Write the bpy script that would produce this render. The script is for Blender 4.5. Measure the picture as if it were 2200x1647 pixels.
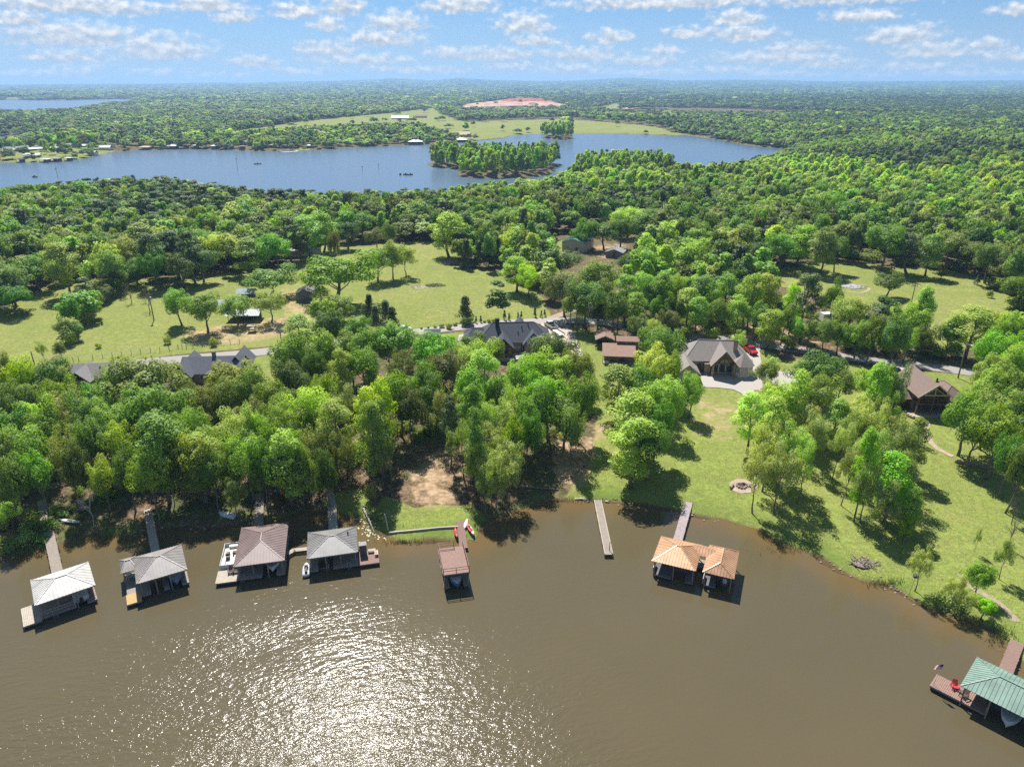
import bpy, bmesh, math, random
import numpy as np
from mathutils import Vector, Matrix

random.seed(7)
RNG = np.random.default_rng(7)
R = math.radians
for o in list(bpy.data.objects):
    bpy.data.objects.remove(o)
scene = bpy.context.scene
C = scene.collection

# ------------------------------------------------------------------ camera
F, PITCH, CAMH, SUN_EL, SUN_AZ = 1525.0, R(22.8), 70.0, R(55), R(-17)
cam_d = bpy.data.cameras.new('camera')
cam_d.sensor_fit = 'HORIZONTAL'
cam_d.angle = 2 * math.atan(1100 / F)
cam_d.clip_start, cam_d.clip_end = 1.0, 60000
cam = bpy.data.objects.new('camera', cam_d)
cam.location = (0, 0, CAMH)
cam.rotation_euler = (R(90) - PITCH, 0, 0)
C.objects.link(cam)
scene.camera = cam

# ------------------------------------------------------------------ render settings
scene.render.engine = 'CYCLES'
cy = scene.cycles
cy.max_bounces, cy.diffuse_bounces, cy.glossy_bounces = 5, 3, 2
cy.transmission_bounces, cy.transparent_max_bounces, cy.volume_bounces = 3, 4, 0
cy.caustics_reflective = cy.caustics_refractive = False
cy.use_denoising = False
try:
    cy.denoiser = 'OPENIMAGEDENOISE'
except Exception:
    pass
cy.sample_clamp_direct = 5
cy.sample_clamp_indirect = 4
vs = scene.view_settings
vs.view_transform, vs.look, vs.gamma, vs.exposure, vs.use_curve_mapping = 'Standard', 'None', 1.0, 0.9, False

# ------------------------------------------------------------------ node helpers
def N(nt, t, **kw):
    n = nt.nodes.new(t)
    for k, v in kw.items():
        setattr(n, k, v)
    return n

def lk(nt, a, b):
    nt.links.new(a, b)

def mth(nt, op, a, b=None, c=None, clamp=False):
    n = nt.nodes.new('ShaderNodeMath')
    n.operation, n.use_clamp = op, clamp
    for i, v in enumerate((a, b, c)):
        if v is None:
            continue
        if isinstance(v, (int, float)):
            n.inputs[i].default_value = v
        else:
            nt.links.new(v, n.inputs[i])
    return n.outputs[0]

def vmth(nt, op, a, b=None):
    n = nt.nodes.new('ShaderNodeVectorMath')
    n.operation = op
    for i, v in enumerate((a, b)):
        if v is None:
            continue
        if isinstance(v, (tuple, list)):
            n.inputs[i].default_value = v
        else:
            nt.links.new(v, n.inputs[i])
    return n.outputs[1] if op in ('LENGTH', 'DOT_PRODUCT') else n.outputs[0]

def noise(nt, vec, scale, detail=4, rough=.55):
    n = nt.nodes.new('ShaderNodeTexNoise')
    n.inputs['Scale'].default_value = scale
    n.inputs['Detail'].default_value = detail
    n.inputs['Roughness'].default_value = rough
    if vec is not None:
        nt.links.new(vec, n.inputs['Vector'])
    return n.outputs['Fac']

def ramp(nt, fac, stops, interp='LINEAR'):
    n = nt.nodes.new('ShaderNodeValToRGB')
    n.color_ramp.interpolation = interp
    e = n.color_ramp.elements
    while len(e) < len(stops):
        e.new(.5)
    for el, (p, c) in zip(e, stops):
        el.position = p
        el.color = (*c, 1) if len(c) == 3 else c
    nt.links.new(fac, n.inputs[0])
    return n.outputs[0]

def mixc(nt, fac, a, b, blend='MIX'):
    n = nt.nodes.new('ShaderNodeMix')
    n.data_type, n.blend_type = 'RGBA', blend
    for s, v in ((n.inputs[0], fac), (n.inputs[6], a), (n.inputs[7], b)):
        if isinstance(v, (int, float)):
            s.default_value = v
        elif isinstance(v, (tuple, list)):
            s.default_value = (*v, 1) if len(v) == 3 else v
        else:
            nt.links.new(v, s)
    return n.outputs[2]

def maprange(nt, v, a, b, c=0., d=1., smooth=False):
    n = nt.nodes.new('ShaderNodeMapRange')
    if smooth:
        n.interpolation_type = 'SMOOTHSTEP'
    nt.links.new(v, n.inputs[0])
    for i, k in enumerate((a, b, c, d)):
        n.inputs[i + 1].default_value = k
    return n.outputs[0]

# ------------------------------------------------------------------ projection
CP, SP = math.cos(PITCH), math.sin(PITCH)
def ray(px, py):
    a, b = (px - 1100) / F, (823.5 - py) / F
    return np.array([a, CP + b * SP, -SP + b * CP])
def plane_hit(px, py, z=0.0):
    d = ray(px, py)
    t = (z - CAMH) / d[2]
    return Vector((d[0] * t, d[1] * t, z))
def to_px(x, y, z):
    zz = z - CAMH
    fw = y * CP - zz * SP
    up = y * SP + zz * CP
    return 1100 + F * x / fw, 823.5 - F * up / fw

# ------------------------------------------------------------------ world: sky and cumulus
world = bpy.data.worlds.new('World')
scene.world = world
world.use_nodes = True
nt = world.node_tree
nt.nodes.clear()
tc = N(nt, 'ShaderNodeTexCoord')
dirv = tc.outputs['Generated']
sep = N(nt, 'ShaderNodeSeparateXYZ')
lk(nt, dirv, sep.inputs[0])
dx, dy, dz = sep.outputs
el = mth(nt, 'MULTIPLY', mth(nt, 'ARCSINE', dz), 57.29578)
az = mth(nt, 'MULTIPLY', mth(nt, 'ARCTAN2', dx, dy), 57.29578)
cmb = N(nt, 'ShaderNodeCombineXYZ')
lk(nt, dx, cmb.inputs[0]); lk(nt, dy, cmb.inputs[1])
lk(nt, mth(nt, 'ADD', mth(nt, 'MULTIPLY', mth(nt, 'MAXIMUM', dz, 0.0), 1.15), 0.17), cmb.inputs[2])
skyv = vmth(nt, 'NORMALIZE', cmb.outputs[0])
sky = N(nt, 'ShaderNodeTexSky', sky_type='NISHITA', sun_disc=False)
sky.sun_elevation = SUN_EL
sky.sun_rotation = SUN_AZ % (2 * math.pi)
sky.altitude = 100
sky.air_density, sky.dust_density, sky.ozone_density = 1.0, 0.0, 3.0
lk(nt, skyv, sky.inputs[0])
SKY_STRENGTH = 0.063
# pale band of humid air low over the horizon
lowband = maprange(nt, el, 0.0, 6.5, 1.0, 0.0, True)
base_sky = mixc(nt, mth(nt, 'MULTIPLY', lowband, 0.55), mixc(nt, 1.0, sky.outputs[0], (.90, 1.06, 1.04), 'MULTIPLY'), (4.4, 5.2, 5.9))

def cloud_colour(dens, light):
    col = ramp(nt, light, [(0.0, (4.0, 4.6, 5.3)), (0.5, (5.9, 6.3, 6.8)), (1.0, (8.6, 8.6, 8.5))])
    col = mixc(nt, maprange(nt, el, 0.0, 4.0, 0.5, 0.0), col, (4.6, 5.3, 6.1))
    return mixc(nt, dens, base_sky, col)

# cumulus seen low over the horizon ahead: (x, base y, half width, height) read as azimuth / elevation
CL = [(160, 24, 150, 24), (35, 52, 50, 18), (165, 92, 115, 28), (150, 130, 80, 14), (345, 122, 85, 30), (170, 170, 45, 20),
      (450, 22, 70, 22), (505, 46, 45, 15), (635, 36, 48, 20), (737, 28, 42, 28), (702, 62, 34, 18), (850, 62, 58, 25), (822, 96, 75, 22),
      (700, 116, 55, 18), (775, 138, 95, 16), (540, 142, 50, 14), (990, 24, 75, 24), (1125, 68, 55, 28), (1150, 96, 50, 14),
      (960, 122, 38, 16), (1060, 128, 90, 18), (1310, 90, 42, 18), (1430, 16, 215, 18), (1580, 52, 50, 20), (1480, 80, 52, 14),
      (1600, 84, 65, 18), (1425, 114, 34, 12), (1250, 128, 75, 18), (1385, 140, 70, 14), (1820, 6, 160, 20), (1850, 44, 60, 16),
      (1940, 90, 65, 22), (2010, 120, 70, 20), (2115, 102, 30, 12), (2185, 30, 34, 14), (1665, 134, 110, 18), (1710, 112, 60, 14),
      (1560, 158, 90, 10), (1780, 146, 70, 12), (900, 156, 110, 10), (1960, 150, 70, 10), (330, 160, 60, 8), (2190, 130, 60, 14), (1230, 155, 90, 12), (1420, 162, 80, 9), (1100, 150, 60, 10), (1680, 165, 70, 8), (640, 160, 70, 9), (60, 165, 70, 8), (480, 168, 60, 8), (2080, 165, 80, 9), (1880, 168, 60, 8)]
cp = N(nt, 'ShaderNodeCombineXYZ')
lk(nt, az, cp.inputs[0]); lk(nt, el, cp.inputs[1])
warp = noise(nt, cp.outputs[0], 1.3, 4, .6)
wv = N(nt, 'ShaderNodeCombineXYZ')
lk(nt, mth(nt, 'MULTIPLY', mth(nt, 'SUBTRACT', warp, .5), 1.6), wv.inputs[0])
lk(nt, mth(nt, 'MULTIPLY', mth(nt, 'SUBTRACT', noise(nt, cp.outputs[0], 2.1, 3, .6), .5), .7), wv.inputs[1])
pw = vmth(nt, 'ADD', cp.outputs[0], wv.outputs[0])
best = None
ybest = None
for (cx_, cb_, cw_, ch_) in CL:
    d = ray(cx_, cb_ - ch_ * .3)
    a_ = math.degrees(math.atan2(d[0], d[1])); e_ = math.degrees(math.asin(d[2] / np.linalg.norm(d)))
    k = 1525 / 57.3
    q = vmth(nt, 'SUBTRACT', pw, (a_, e_, 0))
    q = vmth(nt, 'MULTIPLY', q, (k / cw_ / 1.2, k / ch_ / 1.15, 0))
    dt = vmth(nt, 'DOT_PRODUCT', q, (0, 1, 0))
    q = vmth(nt, 'MAXIMUM', q, vmth(nt, 'MULTIPLY', q, (1, -2.2, 1)))
    l = vmth(nt, 'LENGTH', q)
    if best is None:
        best, ybest = l, dt
    else:
        less = mth(nt, 'LESS_THAN', l, best)
        ybest = mth(nt, 'ADD', mth(nt, 'MULTIPLY', less, dt), mth(nt, 'MULTIPLY', mth(nt, 'SUBTRACT', 1.0, less), ybest))
        best = mth(nt, 'MINIMUM', best, l)
scv = vmth(nt, 'MULTIPLY', cp.outputs[0], (1.0, 1.5, 0))
n1 = noise(nt, scv, 1.35, 5, .5)
n1u = noise(nt, vmth(nt, 'ADD', scv, (-.15, .5, 0)), 1.35, 4, .5)
field = mth(nt, 'ADD', mth(nt, 'SUBTRACT', 1.0, best), mth(nt, 'MULTIPLY', mth(nt, 'SUBTRACT', n1, .5), 1.6))
dens = maprange(nt, field, -.2, .75, 0, .95, True)
light = mth(nt, 'ADD', mth(nt, 'ADD', .40, mth(nt, 'MULTIPLY', ybest, .55)), mth(nt, 'MULTIPLY', mth(nt, 'SUBTRACT', n1, n1u), 1.9), clamp=True)
bg_front = N(nt, 'ShaderNodeBackground')
lk(nt, cloud_colour(dens, light), bg_front.inputs[0])
bg_front.inputs[1].default_value = SKY_STRENGTH
# the same scattered cumulus all round and overhead
pl = N(nt, 'ShaderNodeCombineXYZ')
inv = mth(nt, 'DIVIDE', 1.0, mth(nt, 'ADD', mth(nt, 'MAXIMUM', dz, 0.0), 0.06))
lk(nt, mth(nt, 'MULTIPLY', dx, inv), pl.inputs[0]); lk(nt, mth(nt, 'MULTIPLY', dy, inv), pl.inputs[1])
g1 = noise(nt, pl.outputs[0], 1.1, 6, .58)
gd = maprange(nt, g1, .53, .68, 0, .9, True)
bg_all = N(nt, 'ShaderNodeBackground')
lk(nt, mixc(nt, gd, base_sky, mixc(nt, maprange(nt, g1, .6, .75), (6.4, 6.4, 6.4), (4.8, 5.0, 5.4))), bg_all.inputs[0])
bg_all.inputs[1].default_value = SKY_STRENGTH
inx = maprange(nt, mth(nt, 'ABSOLUTE', az), 40, 46, 1, 0)
iny = maprange(nt, el, 7.0, 9.0, 1, 0)
msh = N(nt, 'ShaderNodeMixShader')
lk(nt, mth(nt, 'MULTIPLY', inx, iny), msh.inputs[0])
lk(nt, bg_all.outputs[0], msh.inputs[1]); lk(nt, bg_front.outputs[0], msh.inputs[2])
wo = N(nt, 'ShaderNodeOutputWorld')
lk(nt, msh.outputs[0], wo.inputs[0])
world.cycles.sampling_method = 'MANUAL'
world.cycles.sample_map_resolution = 512

# ------------------------------------------------------------------ sun
sl = bpy.data.lights.new('sun', 'SUN')
sl.energy, sl.angle, sl.color = 4.6, R(0.53), (1.0, 0.965, 0.91)
sun = bpy.data.objects.new('sun', sl)
sdir = Vector((math.sin(SUN_AZ) * math.cos(SUN_EL), math.cos(SUN_AZ) * math.cos(SUN_EL), math.sin(SUN_EL)))
sun.rotation_euler = (-sdir).to_track_quat('-Z', 'Y').to_euler()
sun.location = sdir * 300
C.objects.link(sun)

# ------------------------------------------------------------------ water outlines (pixel points on the water plane -> metres)
def poly_px(pts, z=0.0):
    return np.array([tuple(plane_hit(x, y, z))[:2] for x, y in pts])

NEAR_SHORE = [(-420, 1330), (-150, 1255), (0, 1209), (25, 1197), (84, 1178), (122, 1173), (189, 1158), (255, 1154), (303, 1146), (342, 1141),
              (398, 1135), (433, 1138), (480, 1132), (548, 1128), (600, 1120), (630, 1108), (660, 1100), (700, 1101), (740, 1108), (771, 1112),
              (801, 1140), (826, 1150), (847, 1162), (875, 1166), (933, 1160), (1009, 1165), (1031, 1160), (1036, 1127), (1060, 1114), (1098, 1104),
              (1149, 1087), (1177, 1074), (1212, 1076), (1251, 1075), (1314, 1079), (1340, 1081), (1390, 1086), (1460, 1100), (1488, 1108),
              (1550, 1116), (1600, 1132), (1640, 1142), (1662, 1162), (1700, 1176), (1760, 1197), (1805, 1228), (1853, 1249), (1898, 1254),
              (1939, 1276), (1980, 1302), (2032, 1321), (2090, 1337), (2139, 1357), (2166, 1385), (2200, 1445), (2330, 1600), (2550, 1900)]
FAR_LAKE = [(-900, 446), (-300, 442), (0, 438), (200, 424), (380, 412), (480, 424), (580, 442), (700, 446), (840, 446), (940, 440), (1010, 420), (1100, 424), (1180, 404), (1215, 388), (1250, 378), (1300, 374), (1380, 374), (1428, 376), (1436, 388),
            (1500, 386), (1560, 374), (1640, 357), (1700, 330), (1690, 321), (1600, 312), (1560, 304), (1480, 292),
            (1400, 290), (1320, 288), (1240, 288), (1170, 288), (1100, 291), (1080, 298), (1000, 305), (940, 310), (860, 312), (750, 318), (640, 324),
            (560, 325), (480, 322), (400, 320), (300, 322), (230, 330), (180, 341), (130, 347), (60, 349), (0, 350), (-300, 352), (-900, 354)]
ISLES = [[(918, 354), (935, 361), (960, 360), (985, 367), (985, 378), (1030, 384), (1100, 382), (1160, 379), (1185, 373), (1190, 362), (1212, 353), (1180, 351), (1000, 350), (930, 347)],
         [(1166, 297), (1200, 300), (1232, 298), (1229, 290), (1170, 290)]]
INLETS = [[(-900, 324), (0, 321), (42, 319), (54, 307), (40, 296), (0, 292), (-900, 289)],
          [(-900, 252), (0, 247), (60, 248), (110, 244), (168, 242), (178, 232), (250, 226), (340, 216), (250, 213), (130, 216), (0, 215), (-900, 214)]]
near_poly = np.vstack([poly_px(NEAR_SHORE), [[420, -400], [-420, -400]]])
lake_polys = [near_poly, poly_px(FAR_LAKE)] + [poly_px(p) for p in INLETS]
isle_polys = [poly_px(p) for p in ISLES]

def poly_sd(x, y, poly):
    """signed distance, negative inside"""
    x = np.atleast_1d(np.asarray(x, float)); y = np.atleast_1d(np.asarray(y, float))
    best = np.full(x.shape, 1e18); ins = np.zeros(x.shape, bool)
    ax, ay = poly[:, 0], poly[:, 1]
    bx, by = np.roll(ax, -1), np.roll(ay, -1)
    if x.size < 64:
        ex, ey = bx - ax, by - ay
        wx, wy = x[:, None] - ax, y[:, None] - ay
        t = np.clip((wx * ex + wy * ey) / (ex * ex + ey * ey), 0, 1)
        best = np.min((wx - ex * t) ** 2 + (wy - ey * t) ** 2, axis=1)
        c = ((ay > y[:, None]) != (by > y[:, None]))
        xi = ax + (y[:, None] - ay) * ex / np.where(ey == 0, 1e-9, ey)
        ins = (np.sum(c & (x[:, None] < xi), axis=1) % 2) == 1
    else:
        for i in range(len(poly)):
            ex, ey = bx[i] - ax[i], by[i] - ay[i]
            wx, wy = x - ax[i], y - ay[i]
            t = np.clip((wx * ex + wy * ey) / (ex * ex + ey * ey), 0, 1)
            best = np.minimum(best, (wx - ex * t) ** 2 + (wy - ey * t) ** 2)
            if ey != 0:
                ins ^= ((ay[i] > y) != (by[i] > y)) & (x < ax[i] + (y - ay[i]) * ex / ey)
    return np.where(ins, -1, 1) * np.sqrt(best)

def in_poly(x, y, pts):
    p = np.asarray(pts, float)
    ins = np.zeros(np.shape(x), bool)
    for i in range(len(p)):
        (ax, ay), (bx, by) = p[i], p[(i + 1) % len(p)]
        if ay != by:
            ins ^= ((ay > y) != (by > y)) & (x < ax + (y - ay) * (bx - ax) / (by - ay))
    return ins

_T = RNG.random((257, 257))
def vnoise(x, y):
    xi, yi = np.floor(x).astype(int), np.floor(y).astype(int)
    fx, fy = x - xi, y - yi
    fx, fy = fx * fx * (3 - 2 * fx), fy * fy * (3 - 2 * fy)
    g = lambda i, j: _T[i % 257, j % 257]
    return (g(xi, yi) * (1 - fx) + g(xi + 1, yi) * fx) * (1 - fy) + (g(xi, yi + 1) * (1 - fx) + g(xi + 1, yi + 1) * fx) * fy
def fbm(x, y, o=4):
    s, a, t = 0, 1, 0
    for k in range(o):
        s = s + a * vnoise(x * 2 ** k + 17 * k, y * 2 ** k + 31 * k); t += a; a *= .5
    return s / t

def land_sd(x, y):
    d = np.min([poly_sd(x, y, p) for p in lake_polys], axis=0)
    for p in isle_polys:
        d = np.maximum(d, -poly_sd(x, y, p))
    return d

SKYLINE_AZ = np.array([-60, -36, -30, -22, -14, -9, -6, -4, -1, 2, 5, 9, 12, 16, 22, 30, 36, 60])
SKYLINE_Y = np.array([183, 183, 182, 180, 177, 172, 176, 170, 175, 177, 175, 171, 176, 174, 177, 176, 174, 174.])
def ridge_height(x, y):
    a = np.degrees(np.arctan2(x, y))
    yy = np.interp(a, SKYLINE_AZ, SKYLINE_Y)
    return CAMH + (182.5 - yy) / F * 13500 * .98

def height(x, y, d=None):
    x = np.atleast_1d(np.asarray(x, float)); y = np.atleast_1d(np.asarray(y, float))
    if d is None:
        d = land_sd(x, y)
    dj = d + (fbm(x * .22, y * .22, 3) - .5) * np.clip(3.2 - np.abs(d) * .2, 0, 3.2)
    h = np.where(dj < 0, np.maximum(-1.6, .22 * dj), .55 * (1 - np.exp(-np.maximum(dj, 0) / 2.2)) + 6 * (1 - np.exp(-np.maximum(dj, 0) / 75)))
    h = h + np.clip(dj / 30, 0, 1) * (fbm(x * .02, y * .02, 2) - .5) * 1.6 * np.exp(-np.maximum(y - 250, 0) / 900)
    t = np.clip((y - 3400) / (13300 - 3400), 0, 1)
    rh = ridge_height(x, y) - 14
    hill = rh * (t ** 1.7) + (fbm(x * .0011 + 5, y * .0009, 4) - .5) * 70 * t * (1 - .55 * t)
    hill = np.where(y > 13300, hill - (y - 13300) * .12, hill)
    return h + np.where(y > 3400, hill, 0)

def G(px, py, dz=0.0):
    """the point over which a pixel lies, dz above the ground"""
    z = 4.0
    for _ in range(14):
        p = plane_hit(px, py, z + dz)
        z = .5 * z + .5 * max(0.0, float(height(p.x, p.y)[0]))
    p = plane_hit(px, py, z + dz)
    return Vector((p.x, p.y, max(0.0, float(height(p.x, p.y)[0]))))

# ------------------------------------------------------------------ ground polygons (pixel space on the ground)
MEADOWS = [[(-200, 720), (0, 668), (50, 641), (110, 612), (198, 597), (215, 603), (195, 640), (180, 690), (135, 740), (110, 775), (60, 795), (-200, 830)],
           [(236, 612), (270, 600), (330, 600), (450, 588), (520, 588), (640, 585), (640, 620), (630, 690), (600, 742), (420, 757), (300, 772), (130, 790), (140, 742), (190, 690)],
           [(640, 560), (690, 524), (800, 527), (900, 518), (990, 520), (985, 572), (1060, 585), (1110, 600), (1170, 640), (1185, 690), (1100, 692), (960, 706), (830, 718), (700, 705), (630, 720), (590, 640)],
           [(1636, 574), (1760, 559), (1900, 571), (2100, 586), (2150, 615), (2205, 690), (2300, 760), (2010, 748), (1990, 690), (1900, 665), (1800, 645), (1640, 606)],
           [(1195, 515), (1240, 520), (1235, 545), (1195, 548)]]
LAWNS = [[(1225, 697), (1300, 722), (1480, 738), (1620, 750), (1700, 770), (1900, 792), (2110, 808), (2300, 830), (2300, 1500), (2160, 1385), (2090, 1340), (1980, 1305), (1700, 1180), (1480, 1112),
          (1340, 1085), (1215, 1080), (1225, 1050), (1270, 1000), (1285, 900), (1262, 800), (1245, 760)],
         [(825, 1060), (880, 1090), (1010, 1085), (1040, 1110), (1036, 1168), (845, 1168), (800, 1120)],
         [(130, 800), (600, 752), (600, 770), (130, 818)], [(930, 722), (1000, 712), (990, 800), (960, 800)], [(540, 765), (600, 755), (590, 830), (550, 800)],
         [(700, 1060), (790, 1050), (800, 1110), (700, 1110)]]
SANDY = [[(885, 990), (960, 955), (1000, 1000), (985, 1080), (930, 1100), (870, 1075)], [(1185, 950), (1260, 935), (1285, 960), (1250, 1060), (1180, 1030)],
         [(1270, 915), (1330, 905), (1325, 940), (1270, 950)],
         [(380, 712), (520, 690), (600, 680), (660, 655), (700, 660), (700, 690), (620, 720), (520, 738), (420, 742)], [(600, 610), (640, 620), (650, 690), (610, 690)],
         [(1480, 700), (1700, 690), (1780, 700), (1780, 740), (1600, 735), (1480, 722)], [(1270, 525), (1350, 522), (1340, 560), (1280, 555)],
         [(1500, 850), (1600, 870), (1570, 960), (1480, 940)], [(60, 985), (130, 960), (170, 1010), (110, 1060), (40, 1040)],
         [(390, 1040), (440, 1010), (470, 1060), (430, 1100)]]
FAR_FIELD = [(500, 282), (560, 274), (640, 262), (760, 250), (850, 242), (935, 231), (950, 246), (1000, 262), (1120, 258), (1200, 256), (1300, 262), (1410, 272), (1440, 282),
             (1560, 301), (1480, 291), (1320, 287), (1170, 287), (1080, 296), (1000, 303), (960, 290), (930, 282), (870, 278), (750, 280), (640, 288), (560, 294), (505, 296)]
FAR_FIELDS = [FAR_FIELD, [(1265, 236), (1320, 222), (1335, 224), (1330, 238), (1290, 240)], [(1730, 238), (1740, 230), (1775, 229), (1770, 236)], [(1035, 196), (1080, 191), (1090, 193), (1050, 197)],
              [(-200, 213), (40, 212.5), (60, 209.5), (-200, 209)], [(600, 338), (640, 318), (670, 318), (660, 326)], [(300, 330), (420, 318), (420, 321), (300, 326)], [(0, 352), (130, 349), (180, 342), (250, 326), (200, 312), (60, 324), (0, 330)]]
RED_DIRT = [(975, 234), (1005, 223), (1080, 215), (1160, 213.5), (1220, 226), (1222, 233), (1130, 238), (1000, 238)]
FAR_DIRT = [RED_DIRT, [(1330, 232), (1360, 228), (1372, 232), (1345, 235)]]

# ------------------------------------------------------------------ generic mesh builder
class MB:
    def __init__(s):
        s.v, s.f = [], []
    def add(s, vs_, fs_):
        b = len(s.v)
        s.v += [tuple(p) for p in vs_]
        s.f += [tuple(b + i for i in q) for q in fs_]
        return s
    def box(s, x0, x1, y0, y1, z0, z1):
        return s.add([(x0, y0, z0), (x1, y0, z0), (x1, y1, z0), (x0, y1, z0), (x0, y0, z1), (x1, y0, z1), (x1, y1, z1), (x0, y1, z1)],
                     [(0, 3, 2, 1), (4, 5, 6, 7), (0, 1, 5, 4), (1, 2, 6, 5), (2, 3, 7, 6), (3, 0, 4, 7)])
    def bar(s, a, b, w, h=None):
        a, b = Vector(a), Vector(b)
        h = h or w
        d = (b - a).normalized()
        up = Vector((0, 0, 1)) if abs(d.z) < .95 else Vector((0, 1, 0))
        sx = d.cross(up).normalized() * w / 2
        sz = sx.cross(d).normalized() * h / 2
        vs_ = [p + i * sx + j * sz for p in (a, b) for i, j in ((-1, -1), (1, -1), (1, 1), (-1, 1))]
        return s.add(vs_, [(0, 1, 2, 3), (7, 6, 5, 4), (0, 4, 5, 1), (1, 5, 6, 2), (2, 6, 7, 3), (3, 7, 4, 0)])
    def tube(s, pts, rad, n=6, cap=True):
        rings = []
        pts = [Vector(p) for p in pts]
        for i, p in enumerate(pts):
            d = (pts[min(i + 1, len(pts) - 1)] - pts[max(i - 1, 0)]).normalized()
            u = d.orthogonal().normalized() if i == 0 else (pu - d * pu.dot(d)).normalized()
            pu = u
            w = d.cross(u)
            rings.append([p + (u * math.cos(2 * math.pi * k / n) + w * math.sin(2 * math.pi * k / n)) * rad[i] for k in range(n)])
        return s.loft(rings, cap)
    def loft(s, rings, cap=True):
        n = len(rings[0])
        vs_ = [p for r in rings for p in r]
        fs_ = []
        for i in range(len(rings) - 1):
            for k in range(n):
                a, b = i * n + k, i * n + (k + 1) % n
                fs_.append((a, b, b + n, a + n))
        if cap:
            fs_.append(tuple(reversed(range(n))))
            fs_.append(tuple(range((len(rings) - 1) * n, len(rings) * n)))
        return s.add(vs_, fs_)
    def slab(s, pts, th):
        """polygon with thickness downwards along its normal"""
        pts = [Vector(p) for p in pts]
        nrm = (pts[1] - pts[0]).cross(pts[2] - pts[0]).normalized()
        if nrm.z < 0:
            pts.reverse(); nrm = -nrm
        n = len(pts)
        lo = [p - nrm * th for p in pts]
        return s.add(pts + lo, [tuple(range(n)), tuple(reversed(range(n, 2 * n)))] + [(i, i + n, (i + 1) % n + n, (i + 1) % n) for i in range(n)])
    def cyl(s, c, r, h, n=10, axis='z'):
        c = Vector(c)
        d = {'z': Vector((0, 0, 1)), 'x': Vector((1, 0, 0)), 'y': Vector((0, 1, 0))}[axis]
        return s.tube([c, c + d * h], [r, r], n)
    def ell(s, c, rx, ry, rz, nu=10, nv=6):
        rings = []
        for j in range(1, nv):
            t = math.pi * j / nv
            rings.append([(c[0] + rx * math.sin(t) * math.cos(2 * math.pi * k / nu), c[1] + ry * math.sin(t) * math.sin(2 * math.pi * k / nu), c[2] - rz * math.cos(t)) for k in range(nu)])
        return s.loft(rings, True)
    def mesh(s, name):
        m = bpy.data.meshes.new(name)
        m.from_pydata([tuple(p) for p in s.v], [], s.f)
        return m
    def build(s, name, mat, parent=None, kind=None, smooth=False, bevel=0):
        m = s.mesh(name)
        m.materials.append(mat)
        bm = bmesh.new(); bm.from_mesh(m)
        bmesh.ops.recalc_face_normals(bm, faces=bm.faces)
        bm.to_mesh(m); bm.free()
        if smooth:
            m.polygons.foreach_set('use_smooth', [True] * len(m.polygons))
        o = bpy.data.objects.new(name, m)
        C.objects.link(o)
        if parent:
            o.parent = parent
        if kind:
            o['kind'] = kind
        if bevel:
            b = o.modifiers.new('bevel', 'BEVEL'); b.width = bevel; b.segments = 1; b.limit_method = 'ANGLE'
        return o

def empty(name, loc=(0, 0, 0), rz=0.0):
    o = bpy.data.objects.new(name, None)
    o.empty_display_size = .5
    o.location = loc
    o.rotation_euler = (0, 0, rz)
    C.objects.link(o)
    return o

def tag(o, label=None, cat=None, group=None, kind=None):
    if label: o['label'] = label
    if cat: o['category'] = cat
    if group: o['group'] = group
    if kind: o['kind'] = kind
    return o

# ------------------------------------------------------------------ materials
MATS = {}
def mat(name, col, rough=.8, metal=0.0, var=.12, vscale=2.0, spec=.3, bump=0.0, coords='Object', stretch=None):
    if name in MATS:
        return MATS[name]
    m = bpy.data.materials.new(name); m.use_nodes = True
    t = m.node_tree
    b = t.nodes['Principled BSDF']
    b.inputs['Roughness'].default_value = rough
    b.inputs['Metallic'].default_value = metal
    b.inputs['Specular IOR Level'].default_value = spec
    tcn = N(t, 'ShaderNodeTexCoord')
    v = tcn.outputs[coords]
    if stretch:
        v = vmth(t, 'MULTIPLY', v, stretch)
    nz = noise(t, v, vscale, 5, .6)
    lo = tuple(c * (1 - var * 1.6) for c in col); hi = tuple(min(1, c * (1 + var * 1.6)) for c in col)
    lk(t, ramp(t, nz, [(.25, lo), (.75, hi)]), b.inputs['Base Color'])
    if bump:
        bn = N(t, 'ShaderNodeBump'); bn.inputs['Strength'].default_value = bump; bn.inputs['Distance'].default_value = .05
        lk(t, noise(t, v, vscale * 6, 3), bn.inputs['Height']); lk(t, bn.outputs[0], b.inputs['Normal'])
    MATS[name] = m
    return m

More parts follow.
